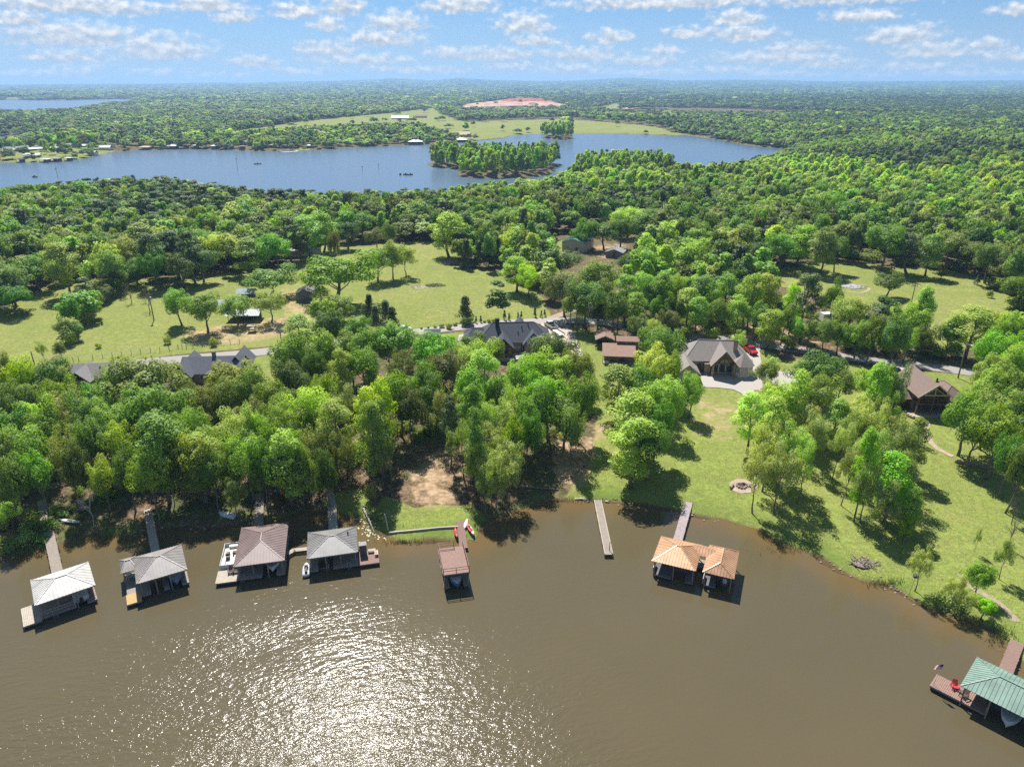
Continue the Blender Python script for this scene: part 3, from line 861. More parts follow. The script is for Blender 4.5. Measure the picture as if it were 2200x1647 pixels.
# ------------------------------------------------------------------ individual trees: crown centre (px), crown half width (px), kind, height (m)
GEOM = {'o': 'o', 'd': 'o', 'y': 'o', 't': 'o', 's': 's', 'u': 's', 'w': 'w', 'p': 'p', 'c': 'c', 'k': 'k', 'g': 'w'}
LMAT = {'o': 'o', 'd': 'd', 'y': 'y', 't': 't', 's': 's', 'u': 'y', 'w': 'w', 'p': 'p', 'c': 'c', 'k': 'k', 'g': 't'}
DEFH = {'o': 13, 'd': 13, 'y': 13, 't': 13, 's': 16, 'u': 15, 'w': 12, 'p': 18, 'c': 8, 'k': 3, 'b': 9, 'x': 9, 'g': 11}
TREES = '''114 814 40 d;303 828 88 o 16;7 812 26 t;46 818 30 y;36 835 20 g 8;117 832 34 w;209 858 38 o;323 884 70 o 16;31 866 36 o;114 856 36 o;136 884 42 w;66 900 34 y;
206 890 46 o;24 928 46 o;97 924 42 d;185 908 36 w;243 923 42 o;61 968 42 o;136 968 36 w;194 956 34 o;262 957 36 y;340 968 50 s;219 1024 30 y 11;323 1016 38 o;427 985 40 y;19 992 34 d;
80 1022 36 o;17 1096 20 y 6;5 1122 14 k;422 858 27 t 11;185 1072 22 x 10;364 1030 20 x 9;150 1010 30 d;270 1010 28 d;380 1000 30 d;20 1040 34 d;400 930 34 o;375 890 36 d;
484 820 56 y 14;433 876 34 t 12;489 856 40 o;543 840 37 o;630 760 44 y 15;645 714 33 s 12;696 701 33 d 12;724 713 16 y 9;770 707 27 o 10;698 755 42 o;752 750 34 o;798 747 40 o;834 740 36 o;
630 826 46 d 15;604 860 42 o;678 796 30 d;739 806 26 u;778 792 36 o;688 855 26 y;739 876 36 g 14;558 876 32 w;676 888 46 y 15;599 894 36 o;507 924 50 w 14;612 919 46 o 14;553 919 22 y;714 924 34 s;
681 924 26 g;425 958 40 o;540 958 42 o;617 960 44 o 14;675 960 33 w;788 898 32 u 17;818 890 28 u 17;793 942 30 s;818 932 26 s;433 991 42 s 13;533 988 42 o;617 996 42 s;714 968 34 w;739 980 24 g;
502 1058 24 w 8;653 1047 34 w 9;798 1056 12 k;821 982 20 w;455 1020 30 d 11;570 1020 28 d 12;560 1000 34 o;480 1000 30 w;640 1000 26 d;700 1010 24 d;
861 740 46 o;936 757 46 o;866 785 32 g 12;1018 748 35 d 11;1065 755 18 d 9;1026 778 42 y 13;970 797 40 t 14;1184 756 50 t 13;1249 795 28 t 12;1159 797 40 y;1208 795 44 y;1116 809 34 o;909 824 40 o 15;
856 848 44 o 15;917 853 36 d;1040 819 34 s;1014 848 32 s;955 873 28 w 14;1067 858 36 o;1104 867 22 y;1179 848 56 o 16;1242 858 36 o 15;1152 887 42 d 15;1213 887 44 o;965 909 24 p 15;1006 897 28 s;1043 897 32 w;
1070 907 32 w;1106 907 30 w;994 945 28 w;1019 953 26 s;1062 945 32 w;1106 941 28 y;1038 989 30 w;1079 992 36 w 12;1055 1026 30 w 11;1087 1018 30 w;1043 1062 26 w 10;1067 1062 26 w 10;836 960 16 b 12;1132 930 30 d;1230 920 26 d;880 880 34 d;
1410 749 44 d 15;1404 702 20 w 9;1375 698 22 t 8;1327 832 40 s 13;1399 793 42 y 15;1436 796 26 y;1380 832 36 o;1431 856 42 y 13;1367 904 50 s 15;1410 909 32 o;1361 962 48 s 14;1399 949 36 d;1487 838 25 o 10.5;
1647 798 22 t 7;1663 786 18 w 7;1588 731 15 w 7;1761 797 46 o 12;1806 825 26 d 9;1870 822 32 y 10;1904 801 18 d 7;1917 836 28 o;1890 853 28 s;1616 897 32 u 13;1666 867 40 y 12;1708 858 32 s;1755 853 40 o 13;
1725 892 30 w;1755 931 34 w;1658 922 32 s;1652 964 38 w 14;1705 959 36 w 14;1630 1015 34 w 13;1680 1009 38 w 14;1728 992 30 w;1845 882 32 w;1904 889 30 w;1839 926 36 w;1876 921 36 w 15;1920 921 38 w 15;
1806 945 22 w;1864 957 36 w 16;1923 963 40 w 15;1971 948 25 s 12;1825 998 22 w 13;1859 1006 26 s;1926 999 40 w 14;1867 1044 28 w;1920 1035 36 s 13;1909 1077 28 w 11;1957 1090 24 u 9;1660 840 26 w 10;1790 900 26 s 11;
1980 1214 24 w 7.5;2053 1262 22 w 6.5;2108 1233 24 o 6;2163 1192 19 w 7;2104 1149 7 w 5;2183 1120 14 b 8;2173 1373 20 y 3.5;2187 1421 22 w 4;1946 1128 14 u 5;
2090 705 46 s 14;2045 716 22 d 11;2143 700 20 y 10;2165 714 27 o;2137 758 36 o;2179 758 36 o;2146 797 38 o;2182 786 32 y;2137 836 40 o;2179 831 32 o;2081 898 44 o 13;2129 878 44 o 14;2179 881 38 o 14;2095 930 42 o;2146 938 46 o 14;
2190 920 34 o;2168 986 32 d;2190 1005 32 d;2188 1078 16 b 7;
1654 635 26 u 16;1616 640 26 s;1734 640 32 p 19;1704 652 22 u 15;1788 640 26 d 14;1824 678 38 o 13;1894 676 34 p 15;1875 716 30 d;1963 688 36 o 13;1987 672 18 s;1922 726 30 d;1774 715 28 d 10;1654 700 26 s 11;1845 720 26 o 10;
1110 518 46 y 13;1110 582 31 s 12;1136 596 29 y 11;1208 562 36 t 10;1215 620 42 t 14;1294 597 46 t 15;1260 642 38 d 14;1299 631 30 d;1344 631 27 s 14;1378 623 26 s 13;1401 637 28 o 13;1429 630 25 s;1457 620 25 y;1480 654 26 s 12;
1508 631 30 s 14;1533 642 26 o;1564 631 30 s 14;1604 637 28 o 14;1401 558 46 y 13;1449 555 38 t 13;1508 555 26 d;1547 553 32 b 15;1604 583 32 b 14;1299 495 36 d 13;1336 495 28 d;1260 495 26 o;1440 690 20 t 8;1352 566 24 d 9;
473 531 36 y 13;532 546 33 s 14;536 502 28 d;591 536 42 o 15;577 598 47 o 10;505 657 31 y 9;577 648 36 w 10;718 583 72 o 14;809 560 31 o 12;841 547 26 o;870 549 23 w 12;723 653 33 o 9;691 635 18 s 8;643 530 17 t 9;716 529 12 t;
809 507 21 t 9;836 503 17 t;795 664 13 c 8;806 690 15 c 8;831 672 13 c 7;844 690 15 c 7.5;382 649 32 o 11;438 664 36 o 11;140 700 22 d 6.5;211 615 17 k 5;237 612 17 d 6;204 645 18 k 4.5;190 672 14 k 4;92 748 10 w 7;
211 742 6 k 1.6;359 730 8 k 2.5;458 735 8 k 2.5;277 618 15 b 8;316 637 16 b 8;600 696 22 b 9;1910 605 32 d 8;2024 588 8 d 4;2101 603 6 c 3.5;2127 632 6 k 2.5;1000 668 16 c 8;1003 690 14 k 3;1004 550 15 c 11;
1030 550 13 c 10;1049 549 13 c 10;1066 546 14 c 11;963 495 36 s 18;14 527 36 y;68 517 40 o;75 577 42 o;134 567 34 s;177 580 21 d 8;18 599 42 o;25 638 32 d 9;261 536 42 y 15;323 540 25 p;373 531 40 p;407 536 26 p;289 577 30 d 9;
241 572 32 o;214 554 24 t;159 529 32 o;330 570 26 d;386 572 30 d 12;430 560 30 d;120 530 30 y;300 520 36 s;205 520 30 o;440 520 30 o;620 500 30 p;660 500 30 s;690 490 28 s;745 495 30 d;780 480 30 o;1090 470 30 o;1060 480 30 d;
1450 500 36 y;1500 500 34 o;1560 500 30 o;1600 520 30 s;1630 545 28 d;1680 530 32 o;1720 520 34 s;1770 530 30 s;1800 535 24 d;1830 545 20 k 4;1870 550 22 k 4;1905 520 44 d 17;1960 530 34 p 15;2000 540 26 s;2040 530 40 o;2085 540 34 t;
2130 555 34 o;2170 580 40 t 11;2190 620 40 o 10;2150 610 26 k 4;2195 650 26 k 4;1950 560 26 k 3;2000 566 24 k 3;2060 570 24 k 3;1350 470 34 y;1400 480 34 s;224 626 18 d 5.5;197 660 19 d 5.5;178 682 18 k 5;160 706 18 d 5;146 726 16 k 4.5;128 748 13 d 5;252 596 20 d 7;1360 660 22 s 11;1420 665 22 o 10;1455 662 20 d 10;1500 670 22 s 11;1545 672 22 d 11;1585 670 22 s 12;1625 680 22 o 11;1685 690 22 d 11;1712 705 22 o 9;1740 712 20 d 8;1805 720 24 d 9;1900 740 20 k 4;1950 735 22 o 9;1980 720 20 d 10;1985 745 18 k 4;2020 755 22 k 3.5;2045 750 20 k 4;1320 660 26 d 12;1240 660 30 o 11;1285 670 22 d 8;1420 705 18 k 3.5;1470 712 16 k 3;1530 716 16 k 3;1700 742 14 k 2.5'''
LAND = [('white-roofed boathouse', 135, 1260), ('grey boathouse with the yellow deck', 330, 1215), ('brown-roofed boathouse', 560, 1175), ('grey boathouse with the red deck', 715, 1165), ('flat-topped boat dock', 975, 1200),
        ('bare wooden pier', 1297, 1130), ('orange-roofed boathouse', 1495, 1195), ('green-roofed boathouse', 2150, 1480), ('slate-grey house', 1100, 740), ('tan shingled house', 1540, 790), ('brown cottage', 1335, 745),
        ('timber-gabled house', 2010, 870), ('weathered barn', 660, 630), ('tin-roofed sheds', 520, 665), ('green metal building', 1245, 525), ('white-roofed shed', 1320, 547), ('rubbish pile', 1838, 617),
        ('blue-grey roofed house', 465, 788), ('stone fire pit', 1590, 1045), ('beige trailer home', 650, 548), ('half-hidden grey roof', 200, 802), ('brush pile', 1858, 1208), ('beached kayaks', 1003, 1135),
        ('open pasture by the left edge', 120, 640), ('round lone tree', 1910, 620)]
WORD = {'o': 'leafy mid-green tree', 'd': 'dark green tree', 'y': 'bright yellow-green tree', 't': 'olive-brown tree', 's': 'tall fresh-green tree', 'u': 'slim yellow-green tree', 'w': 'pale grey-green tree',
        'p': 'dark pine', 'c': 'dark conical cedar', 'k': 'low bush', 'b': 'bare leafless tree', 'x': 'dead white tree', 'g': 'sparse olive tree'}
NAME = {'p': 'pine_tree', 'c': 'cedar_tree', 'k': 'bush', 'b': 'bare_tree', 'x': 'dead_tree'}
ORD = ['', 'second ', 'third ', 'fourth ', 'fifth ', 'sixth ', 'seventh ', 'eighth ', 'ninth ', 'tenth ', 'eleventh ', 'twelfth ', 'thirteenth ', 'fourteenth ', 'fifteenth ']
tree_rows = []
for tok in TREES.replace('\n', '').split(';'):
    q = tok.split()
    tree_rows.append((float(q[0]), float(q[1]), float(q[2]), q[3], float(q[4]) if len(q) > 4 else None))
placed = []
rels = {}
for i, (cx_, cy_, r_, k_, h_) in enumerate(tree_rows):
    rng = np.random.default_rng(9000 + i)
    Hh = h_ or DEFH[k_] * rng.uniform(.92, 1.12)
    dep0 = G(cx_, cy_).y * 1.03
    Hh = max(Hh, 1.3 * r_ * dep0 / F) if k_ not in 'ck' else Hh
    zc = Hh * {'c': .42, 'k': .45, 'p': .66, 's': .6, 'u': .6, 'b': .62, 'x': .55}.get(k_, .63)
    p = G(cx_, cy_, zc)
    if float(land_sd(p.x, p.y)[0]) < .6:           # keep the trunk on the bank
        for _ in range(30):
            p.y += .5
            if float(land_sd(p.x, p.y)[0]) > .8: break
        p.z = max(0, float(height(p.x, p.y)[0]))
    depth = p.y * CP + (CAMH - p.z - zc) * SP
    Rm = r_ * depth / F * 1.13
    placed.append((p, Rm, Hh, k_))
    best_l = min(LAND, key=lambda l: (l[1] - cx_) ** 2 + (1.4 * (l[2] - cy_)) ** 2)
    ddx, ddy = cx_ - best_l[1], cy_ - best_l[2]
    if abs(ddx) > abs(ddy) * 1.2:
        rel = 'left of' if ddx < 0 else 'right of'
    else:
        rel = 'behind' if ddy < 0 else 'in front of'
    rels.setdefault((k_, rel, best_l[0]), []).append((ddx * ddx + ddy * ddy, i))
labels = {}
for (k_, rel, ln), lst in rels.items():
    lst.sort()
    for j, (_, i) in enumerate(lst):
        if len(lst) == 1:
            labels[i] = '%s growing %s the %s' % (WORD[k_], rel, ln)
        else:
            labels[i] = '%s, %snearest %s the %s' % (WORD[k_], ORD[min(j, 14)], {'behind': 'behind', 'in front of': 'in front of', 'left of': 'to the left of', 'right of': 'to the right of'}[rel], ln)
def link_obj(name, data, parent):
    o = bpy.data.objects.new(name, data)
    o.parent = parent
    C.objects.link(o)
    return o
for i, (p, Rm, Hh, k_) in enumerate(placed):
    rng = np.random.default_rng(4000 + i)
    root = empty(NAME.get(k_, 'leafy_tree'), p, rng.uniform(0, 6.28))
    tag(root, labels[i], 'bush' if k_ == 'k' else 'tree', 'bushes around the fields' if k_ == 'k' else 'trees around the cove')
    if k_ in 'bx':
        tr_, tw_ = (BARESET if k_ == 'b' else DEADSET)[i % (3 if k_ == 'b' else 2)]
        link_obj('trunk', tr_, root); link_obj('crown', tw_, root)
        s0 = Rm / 3.4
        root.scale = (s0, s0, Hh / 9.0)
        continue
    g = GEOM[k_]
    cm, tm = NEARSET[g][int(rng.integers(len(NEARSET[g])))]
    H0, R0 = SPEC[g]
    root.scale = (Rm / R0 * rng.uniform(.9, 1.12), Rm / R0 * rng.uniform(.9, 1.12), Hh / H0)
    root.rotation_euler = (rng.normal() * .04, rng.normal() * .04, rng.uniform(0, 6.28))
    link_obj('trunk', tm, root)
    co = link_obj('crown', cm, root)
    if LMAT[k_] != g:
        co.material_slots[0].link = 'OBJECT'
        co.material_slots[0].material = LEAF[LMAT[k_]]

# ------------------------------------------------------------------ the woods behind: one mass
def lod(kind, v, n, size, key, seed):
    me, c = leaf_mesh('wood_%s%s%d' % (kind, key, v), kind, np.random.default_rng(seed), n, size)
    me.materials.append(LEAF[key])
    return me
mid_col = bpy.data.collections.new('wood_tree_kinds')
far_col = bpy.data.collections.new('far_wood_tree_kinds')
kinds_mid = [('o', 'o'), ('o', 'o'), ('o', 'y'), ('s', 's'), ('s', 'y'), ('w', 'w'), ('o', 'd'), ('p', 'p'), ('p', 'p'), ('o', 't')]
for j, (g, key) in enumerate(kinds_mid):
    for colx, n, size, tagname in ((mid_col, 2400, .38, 'm'), (far_col, 260, 1.15, 'f')):
        o = bpy.data.objects.new('%s%02d' % (tagname, j), lod(g, j, n, size, key, 800 + j))
        colx.objects.link(o)

OPEN = MEADOWS + [[(-900, 815), (130, 790), (420, 757), (600, 742), (640, 715), (1185, 690), (1185, 655), (1330, 655), (1500, 668), (1640, 660), (1640, 606), (1800, 645), (1990, 690), (2010, 748), (2050, 770), (2120, 770), (3200, 900), (3200, 4000), (-900, 4000)],
                  [(1200, 505), (1400, 512), (1400, 552), (1290, 562), (1200, 548)], [(600, 545), (700, 535), (700, 565), (610, 570)], [(1180, 500), (1370, 500), (1370, 655), (1180, 655)]]
FAR_OPEN = FAR_FIELDS + FAR_DIRT
placed_xy = np.array([(p.x, p.y) for p, *_ in placed]); placed_r = np.array([r_ for _, r_, *_ in placed])
pts = []
yb = 170.0
rngF = np.random.default_rng(55)
while yb < 13800:
    cell = min(max(6.6, .0078 * yb), 62.0)
    half = .80 * yb + 90
    nx_ = int(2 * half / cell)
    x = -half + (np.arange(nx_) + rngF.random(nx_)) * cell
    y = yb + rngF.random(nx_) * cell
    pts.append(np.stack([x, y, np.full(nx_, cell)], -1))
    yb += cell
pts = np.concatenate(pts)
sdp = land_sd(pts[:, 0], pts[:, 1])
hz = height(pts[:, 0], pts[:, 1], sdp)
ppx, ppy = to_px(pts[:, 0], pts[:, 1], hz)
ok = sdp > 2.5
for q in OPEN:
    ok &= ~in_poly(ppx, ppy, q)
sparse = np.zeros(len(pts), bool)
for q in FAR_OPEN:
    sparse |= in_poly(ppx, ppy, q)
marina = in_poly(ppx, ppy, [(-300, 352), (130, 349), (270, 327), (200, 306), (55, 312), (0, 324), (-300, 328)])
shore_strip = (sdp < 130) & (pts[:, 1] > 780) & (pts[:, 0] < 30) & (pts[:, 1] < 1500)
iso = in_poly(ppx, ppy, [(900, 262), (1200, 250), (1480, 268), (1440, 285), (1080, 292), (960, 290)])
u_ = rngF.random(len(pts))
ok &= ~(sparse & ~marina & (u_ > .012))
ok &= ~(iso & ~sparse & (u_ > .25))
ok &= ~(shore_strip & (u_ > .48))
ok &= ~(marina & (u_ > .16))
isl = np.zeros(len(pts), bool)
for p in isle_polys:
    isl |= poly_sd(pts[:, 0], pts[:, 1], p) < 0
small_clear = fbm(pts[:, 0] * .0024 + 3, pts[:, 1] * .0016, 3)
ok &= ~((small_clear > .68) & (pts[:, 1] > 1500) & (pts[:, 1] < 9000))
nearp = pts[:, 1] < 600
dd = np.full(len(pts), 1e9)
ii = np.where(ok & nearp)[0]
for (x_, y_), r_ in zip(placed_xy, placed_r):
    dd[ii] = np.minimum(dd[ii], np.hypot(pts[ii, 0] - x_, pts[ii, 1] - y_) - r_ * .62)
ok &= dd > 1.2
pts, hz, sdp, isl = pts[ok], hz[ok], sdp[ok], isl[ok]
n_ = len(pts)
clus = fbm(pts[:, 0] * .011, pts[:, 1] * .011, 3)
clus2 = fbm(pts[:, 0] * .006 + 9, pts[:, 1] * .006 + 4, 3)
u1 = rngF.random(n_)
kind_i = np.zeros(n_, int)
pine_p = np.clip((clus - .52) * 5, .06, .72)
pine_p = np.where((pts[:, 1] > 2000) & (pts[:, 1] < 4200) & (pts[:, 0] > 100), .7, pine_p)
pine_p = np.where(pts[:, 1] > 1000, np.clip(pine_p + .22, 0, .8), pine_p)
yel_p = np.clip((clus2 - .45) * 3.4, .10, .62)
yel_p = np.where(pts[:, 1] > 1000, yel_p * .45, yel_p)
is_p = u1 < pine_p
u2 = rngF.random(n_)
is_y = ~is_p & (u2 < yel_p)
kind_i = np.where(is_p, rngF.integers(7, 9, n_), np.where(is_y, rngF.choice([2, 3, 4, 4], n_), np.where((pts[:, 1] > 1000) & (rngF.random(n_) < .55), 6, rngF.choice([0, 1, 0, 3, 5, 6, 6, 9], n_))))
slim = isl | ((pts[:, 1] > 420) & (pts[:, 1] < 640) & (pts[:, 0] > -40) & (pts[:, 0] < 260))
kind_i = np.where(slim & (rngF.random(n_) < .8), rngF.choice([3, 4, 4], n_), kind_i)
R0s = np.array([SPEC[g][1] for g, _ in kinds_mid]); H0s = np.array([SPEC[g][0] for g, _ in kinds_mid])
wid = np.clip(pts[:, 2] * .72, 4.2, 60) * rngF.uniform(.6, 1.42, n_)
wid = np.where(np.isin(kind_i, [3, 4]), wid * .72, wid)
wid = np.where(is_p, wid * .74, wid)
hgt_ = rngF.uniform(9.5, 16.5, n_) + np.where(is_p, 1.5, 0) + np.where(pts[:, 2] > 20, rngF.uniform(-3, 5, n_), 0)
hgt_ = hgt_ * np.clip(.62 + sdp / 160, .62, 1.0)
hgt_ = np.where((pts[:, 1] > 900) & (pts[:, 1] < 3000), hgt_ * .74, hgt_)
hgt_ = np.where((pts[:, 1] < 560) & (pts[:, 0] < 0), hgt_ * .92, hgt_)
qx_, qy_ = to_px(pts[:, 0], pts[:, 1], hz)
head = in_poly(qx_, qy_, [(1230, 365), (1440, 365), (1445, 392), (1230, 400)])
hgt_ = np.where(isl | head, rngF.uniform(13, 21, n_), hgt_)
wid = np.where(isl | head, wid * .85, wid)
sx_ = wid / R0s[kind_i]
scl = np.stack([sx_, sx_, hgt_ / H0s[kind_i]], -1)

def scatter(name, col_, sel, label):
    me = bpy.data.meshes.new(name)
    k = int(sel.sum())
    me.vertices.add(k)
    me.vertices.foreach_set('co', np.stack([pts[sel, 0], pts[sel, 1], np.maximum(hz[sel], 0) - .2], -1).astype(np.float32).ravel())
    a = me.attributes.new('scl', 'FLOAT_VECTOR', 'POINT'); a.data.foreach_set('vector', scl[sel].astype(np.float32).ravel())
    a = me.attributes.new('rotz', 'FLOAT_VECTOR', 'POINT'); rz_ = np.zeros((k, 3), np.float32); rz_[:, 2] = rngF.uniform(0, 6.28, k); a.data.foreach_set('vector', rz_.ravel())
    a = me.attributes.new('pick', 'INT', 'POINT'); a.data.foreach_set('value', kind_i[sel].astype(np.int32))
    o = bpy.data.objects.new(name, me); C.objects.link(o)
    ng = bpy.data.node_groups.new(name + '_scatter', 'GeometryNodeTree')
    ng.interface.new_socket('Geometry', in_out='INPUT', socket_type='NodeSocketGeometry')
    ng.interface.new_socket('Geometry', in_out='OUTPUT', socket_type='NodeSocketGeometry')
    gi, go = ng.nodes.new('NodeGroupInput'), ng.nodes.new('NodeGroupOutput')
    ip = ng.nodes.new('GeometryNodeInstanceOnPoints')
    ci = ng.nodes.new('GeometryNodeCollectionInfo')
    ci.inputs['Collection'].default_value = col_
    ci.inputs['Separate Children'].default_value = True
    ci.inputs['Reset Children'].default_value = True
    ip.inputs['Pick Instance'].default_value = True
    def attr(nm, ty):
        a = ng.nodes.new('GeometryNodeInputNamedAttribute'); a.data_type = ty; a.inputs['Name'].default_value = nm
        return a.outputs['Attribute']
    ng.links.new(gi.outputs[0], ip.inputs['Points'])
    ng.links.new(ci.outputs[0], ip.inputs['Instance'])
    ng.links.new(attr('pick', 'INT'), ip.inputs['Instance Index'])
    ng.links.new(attr('rotz', 'FLOAT_VECTOR'), ip.inputs['Rotation'])
    ng.links.new(attr('scl', 'FLOAT_VECTOR'), ip.inputs['Scale'])
    ng.links.new(ip.outputs[0], go.inputs[0])
    md = o.modifiers.new('scatter', 'NODES'); md.node_group = ng
    tag(o, label, None, None, 'stuff')
    return o
scatter('forest', mid_col, pts[:, 1] < 950, 'dense mixed green woodland on the near side of the far lake arm')
scatter('far_forest', far_col, pts[:, 1] >= 950, 'hazy woodland beyond the lake stretching to the horizon')
print('forest points', n_, int((pts[:, 1] < 950).sum()), 'trees', len(placed))

# ------------------------------------------------------------------ undergrowth in the shore wood and along the lane
und_col = bpy.data.collections.new('undergrowth_kinds')
for j, key in enumerate(('k', 'o', 'w', 't')):
    o = bpy.data.objects.new('u%02d' % j, lod('k', j, 420, .2, key, 860 + j)); und_col.objects.link(o)
UND = [[(-200, 860), (300, 850), (600, 830), (860, 800), (980, 800), (1130, 850), (1260, 860), (1250, 960), (1180, 940), (1060, 990), (960, 930), (870, 960), (800, 1040), (700, 1060), (640, 1090), (480, 1122), (250, 1148), (0, 1195), (-200, 1250)],
       [(1340, 705), (1500, 715), (1700, 735), (1900, 760), (1990, 765), (2000, 735), (1800, 690), (1650, 668), (1450, 662), (1330, 668)],
       [(1980, 1290), (2100, 1330), (2150, 1355), (2140, 1330), (2050, 1300)], [(1040, 1080), (1120, 1075), (1140, 1085), (1060, 1110), (1040, 1120)]]
rngU = np.random.default_rng(66)
up_ = np.stack([rngU.uniform(-130, 130, 9000), rngU.uniform(80, 260, 9000)], -1)
usd = land_sd(up_[:, 0], up_[:, 1]); uh = height(up_[:, 0], up_[:, 1], usd)
uqx, uqy = to_px(up_[:, 0], up_[:, 1], uh)
uok = np.zeros(len(up_), bool)
for q in UND:
    uok |= in_poly(uqx, uqy, q)
uok &= (usd > .8) & (fbm(up_[:, 0] * .12, up_[:, 1] * .12, 2) > .44)
pts_keep, hz_keep, scl_keep, kind_keep = pts, hz, scl, kind_i
pts, hz = np.column_stack([up_[uok], np.ones(uok.sum())]), uh[uok]
kind_i = rngU.integers(0, 4, len(pts))
us_ = rngU.uniform(.25, .85, len(pts))
scl = np.stack([us_, us_, us_ * rngU.uniform(.7, 1.2, len(pts))], -1)
scatter('undergrowth', und_col, np.ones(len(pts), bool), 'leafy undergrowth on the floor of the shore wood')

# ------------------------------------------------------------------ haze
hb = MB().box(-16500, 16500, -500, 15600, -3.2, 190)
hm = bpy.data.materials.new('haze_air'); hm.use_nodes = True
t = hm.node_tree; t.nodes.clear()
pv = N(t, 'ShaderNodeVolumePrincipled')
pv.inputs['Color'].default_value = (.40, .66, 1.0, 1)
pv.inputs['Density'].default_value = 1.05e-4
pv.inputs['Anisotropy'].default_value = .2
ho = N(t, 'ShaderNodeOutputMaterial'); lk(t, pv.outputs[0], ho.inputs['Volume'])
haze = hb.build('haze', hm, None, 'stuff')
haze['label'] = 'thin bluish summer haze over the distant woods'
#@@THINGS

# ------------------------------------------------------------------ builders for built things
WOODGREY = mat('weathered_deck', (.30, .255, .21), .9, var=.2, vscale=2.2, stretch=(1, 6, 1))
WOODPALE = mat('sunbleached_deck', (.40, .35, .285), .9, var=.18, vscale=2.0, stretch=(1, 6, 1))
WOODGOLD = mat('new_yellow_deck', (.43, .29, .125), .85, var=.14, vscale=2.0, stretch=(1, 6, 1))
WOODRED = mat('red_stained_deck', (.245, .155, .125), .85, var=.14, vscale=1.6, stretch=(6, 1, 1))
POSTW = mat('post_wood', (.26, .21, .17), .9, var=.2)
DARKFLOAT = mat('dark_float', (.035, .035, .038), .7)
WHITEP = mat('white_paint', (.58, .58, .57), .55, var=.05)
STEEL = mat('galvanised_steel', (.45, .46, .47), .45, .6, var=.08)
BLACK = mat('black_plastic', (.03, .03, .033), .5)
RUBBER = mat('tyre_rubber', (.025, .025, .025), .8)
GLASS = mat('window_glass', (.05, .065, .075), .08, spec=.8, var=.1)
TRIM = mat('trim_paint', (.62, .57, .50), .7, var=.05)

def metal_roof(name, col, metal=0.0, rough=.47):
    return mat(name, tuple(.92 * q for q in col), rough, metal, var=.17, vscale=.55, spec=.4, stretch=(1, 1, 2))

def clip_t(poly2, s):
    ts = []
    for i in range(len(poly2)):
        (s0, t0), (s1, t1) = poly2[i], poly2[(i + 1) % len(poly2)]
        if (s0 - s) * (s1 - s) <= 0 and abs(s1 - s0) > 1e-6:
            ts.append(t0 + (s - s0) / (s1 - s0) * (t1 - t0))
    return (min(ts), max(ts)) if len(ts) > 1 else None

def slope(parent, pts, material, seams=None, th=.07, seam_mb=None, name='roof_slope'):
    o = MB().slab(pts, th).build(name, material, parent)
    if seams:
        pts = [Vector(p) for p in pts]
        e = (pts[1] - pts[0]).normalized()
        nrm = (pts[1] - pts[0]).cross(pts[2] - pts[0]).normalized()
        if nrm.z < 0: nrm = -nrm
        up = nrm.cross(e).normalized()
        if up.z < 0: up = -up
        p2 = [((p - pts[0]).dot(e), (p - pts[0]).dot(up)) for p in pts]
        s0, s1 = min(a for a, _ in p2), max(a for a, _ in p2)
        s = s0 + seams * .5
        while s < s1:
            c_ = clip_t(p2, s)
            if c_ and c_[1] - c_[0] > .15:
                a = pts[0] + e * s + up * c_[0] + nrm * .02
                b_ = pts[0] + e * s + up * c_[1] + nrm * .02
                seam_mb.bar(a, b_, .07, .06)
            s += seams
    return o

def hip_roof(parent, x0, x1, y0, y1, z, rise, axis, material, ridge=None, seams=.45, th=.07, over=0.0, caps=True):
    """four slopes; ridge runs along axis, ridge = its length (0 = pyramid, None = 45 degree hips)"""
    x0 -= over; x1 += over; y0 -= over; y1 += over
    w, d = x1 - x0, y1 - y0
    cx_, cy_ = (x0 + x1) / 2, (y0 + y1) / 2
    if ridge is None:
        ridge = max(0.0, (w - d) if axis == 'x' else (d - w))
    h = ridge / 2
    a, b_ = (Vector((cx_ - h, cy_, z + rise)), Vector((cx_ + h, cy_, z + rise))) if axis == 'x' else (Vector((cx_, cy_ - h, z + rise)), Vector((cx_, cy_ + h, z + rise)))
    c00, c10, c11, c01 = Vector((x0, y0, z)), Vector((x1, y0, z)), Vector((x1, y1, z)), Vector((x0, y1, z))
    if axis == 'x':
        S = [(c00, c10, b_, a), (c10, c11, b_), (c11, c01, a, b_), (c01, c00, a)]
    else:
        S = [(c00, c10, a), (c10, c11, b_, a), (c11, c01, b_), (c01, c00, a, b_)]
    smb = MB()
    for s in S:
        pp = list(s)
        if len(pp) == 4 and (pp[2] - pp[3]).length < .02:
            pp = pp[:3]
        slope(parent, pp, material, seams, th, smb)
    if seams and smb.v:
        smb.build('roof_seams', material, parent, 'stuff')
    if caps:
        cmb = MB()
        up = Vector((0, 0, .05))
        if ridge > .05: cmb.bar(a + up, b_ + up, .2, .05)
        for c_, e in ((c00, a), (c10, b_ if axis == 'x' else a), (c11, b_), (c01, a if axis == 'x' else b_)):
            cmb.bar(c_ + up * .8, e + up * .8, .13, .045)
        cmb.build('ridge_cap', material, parent)

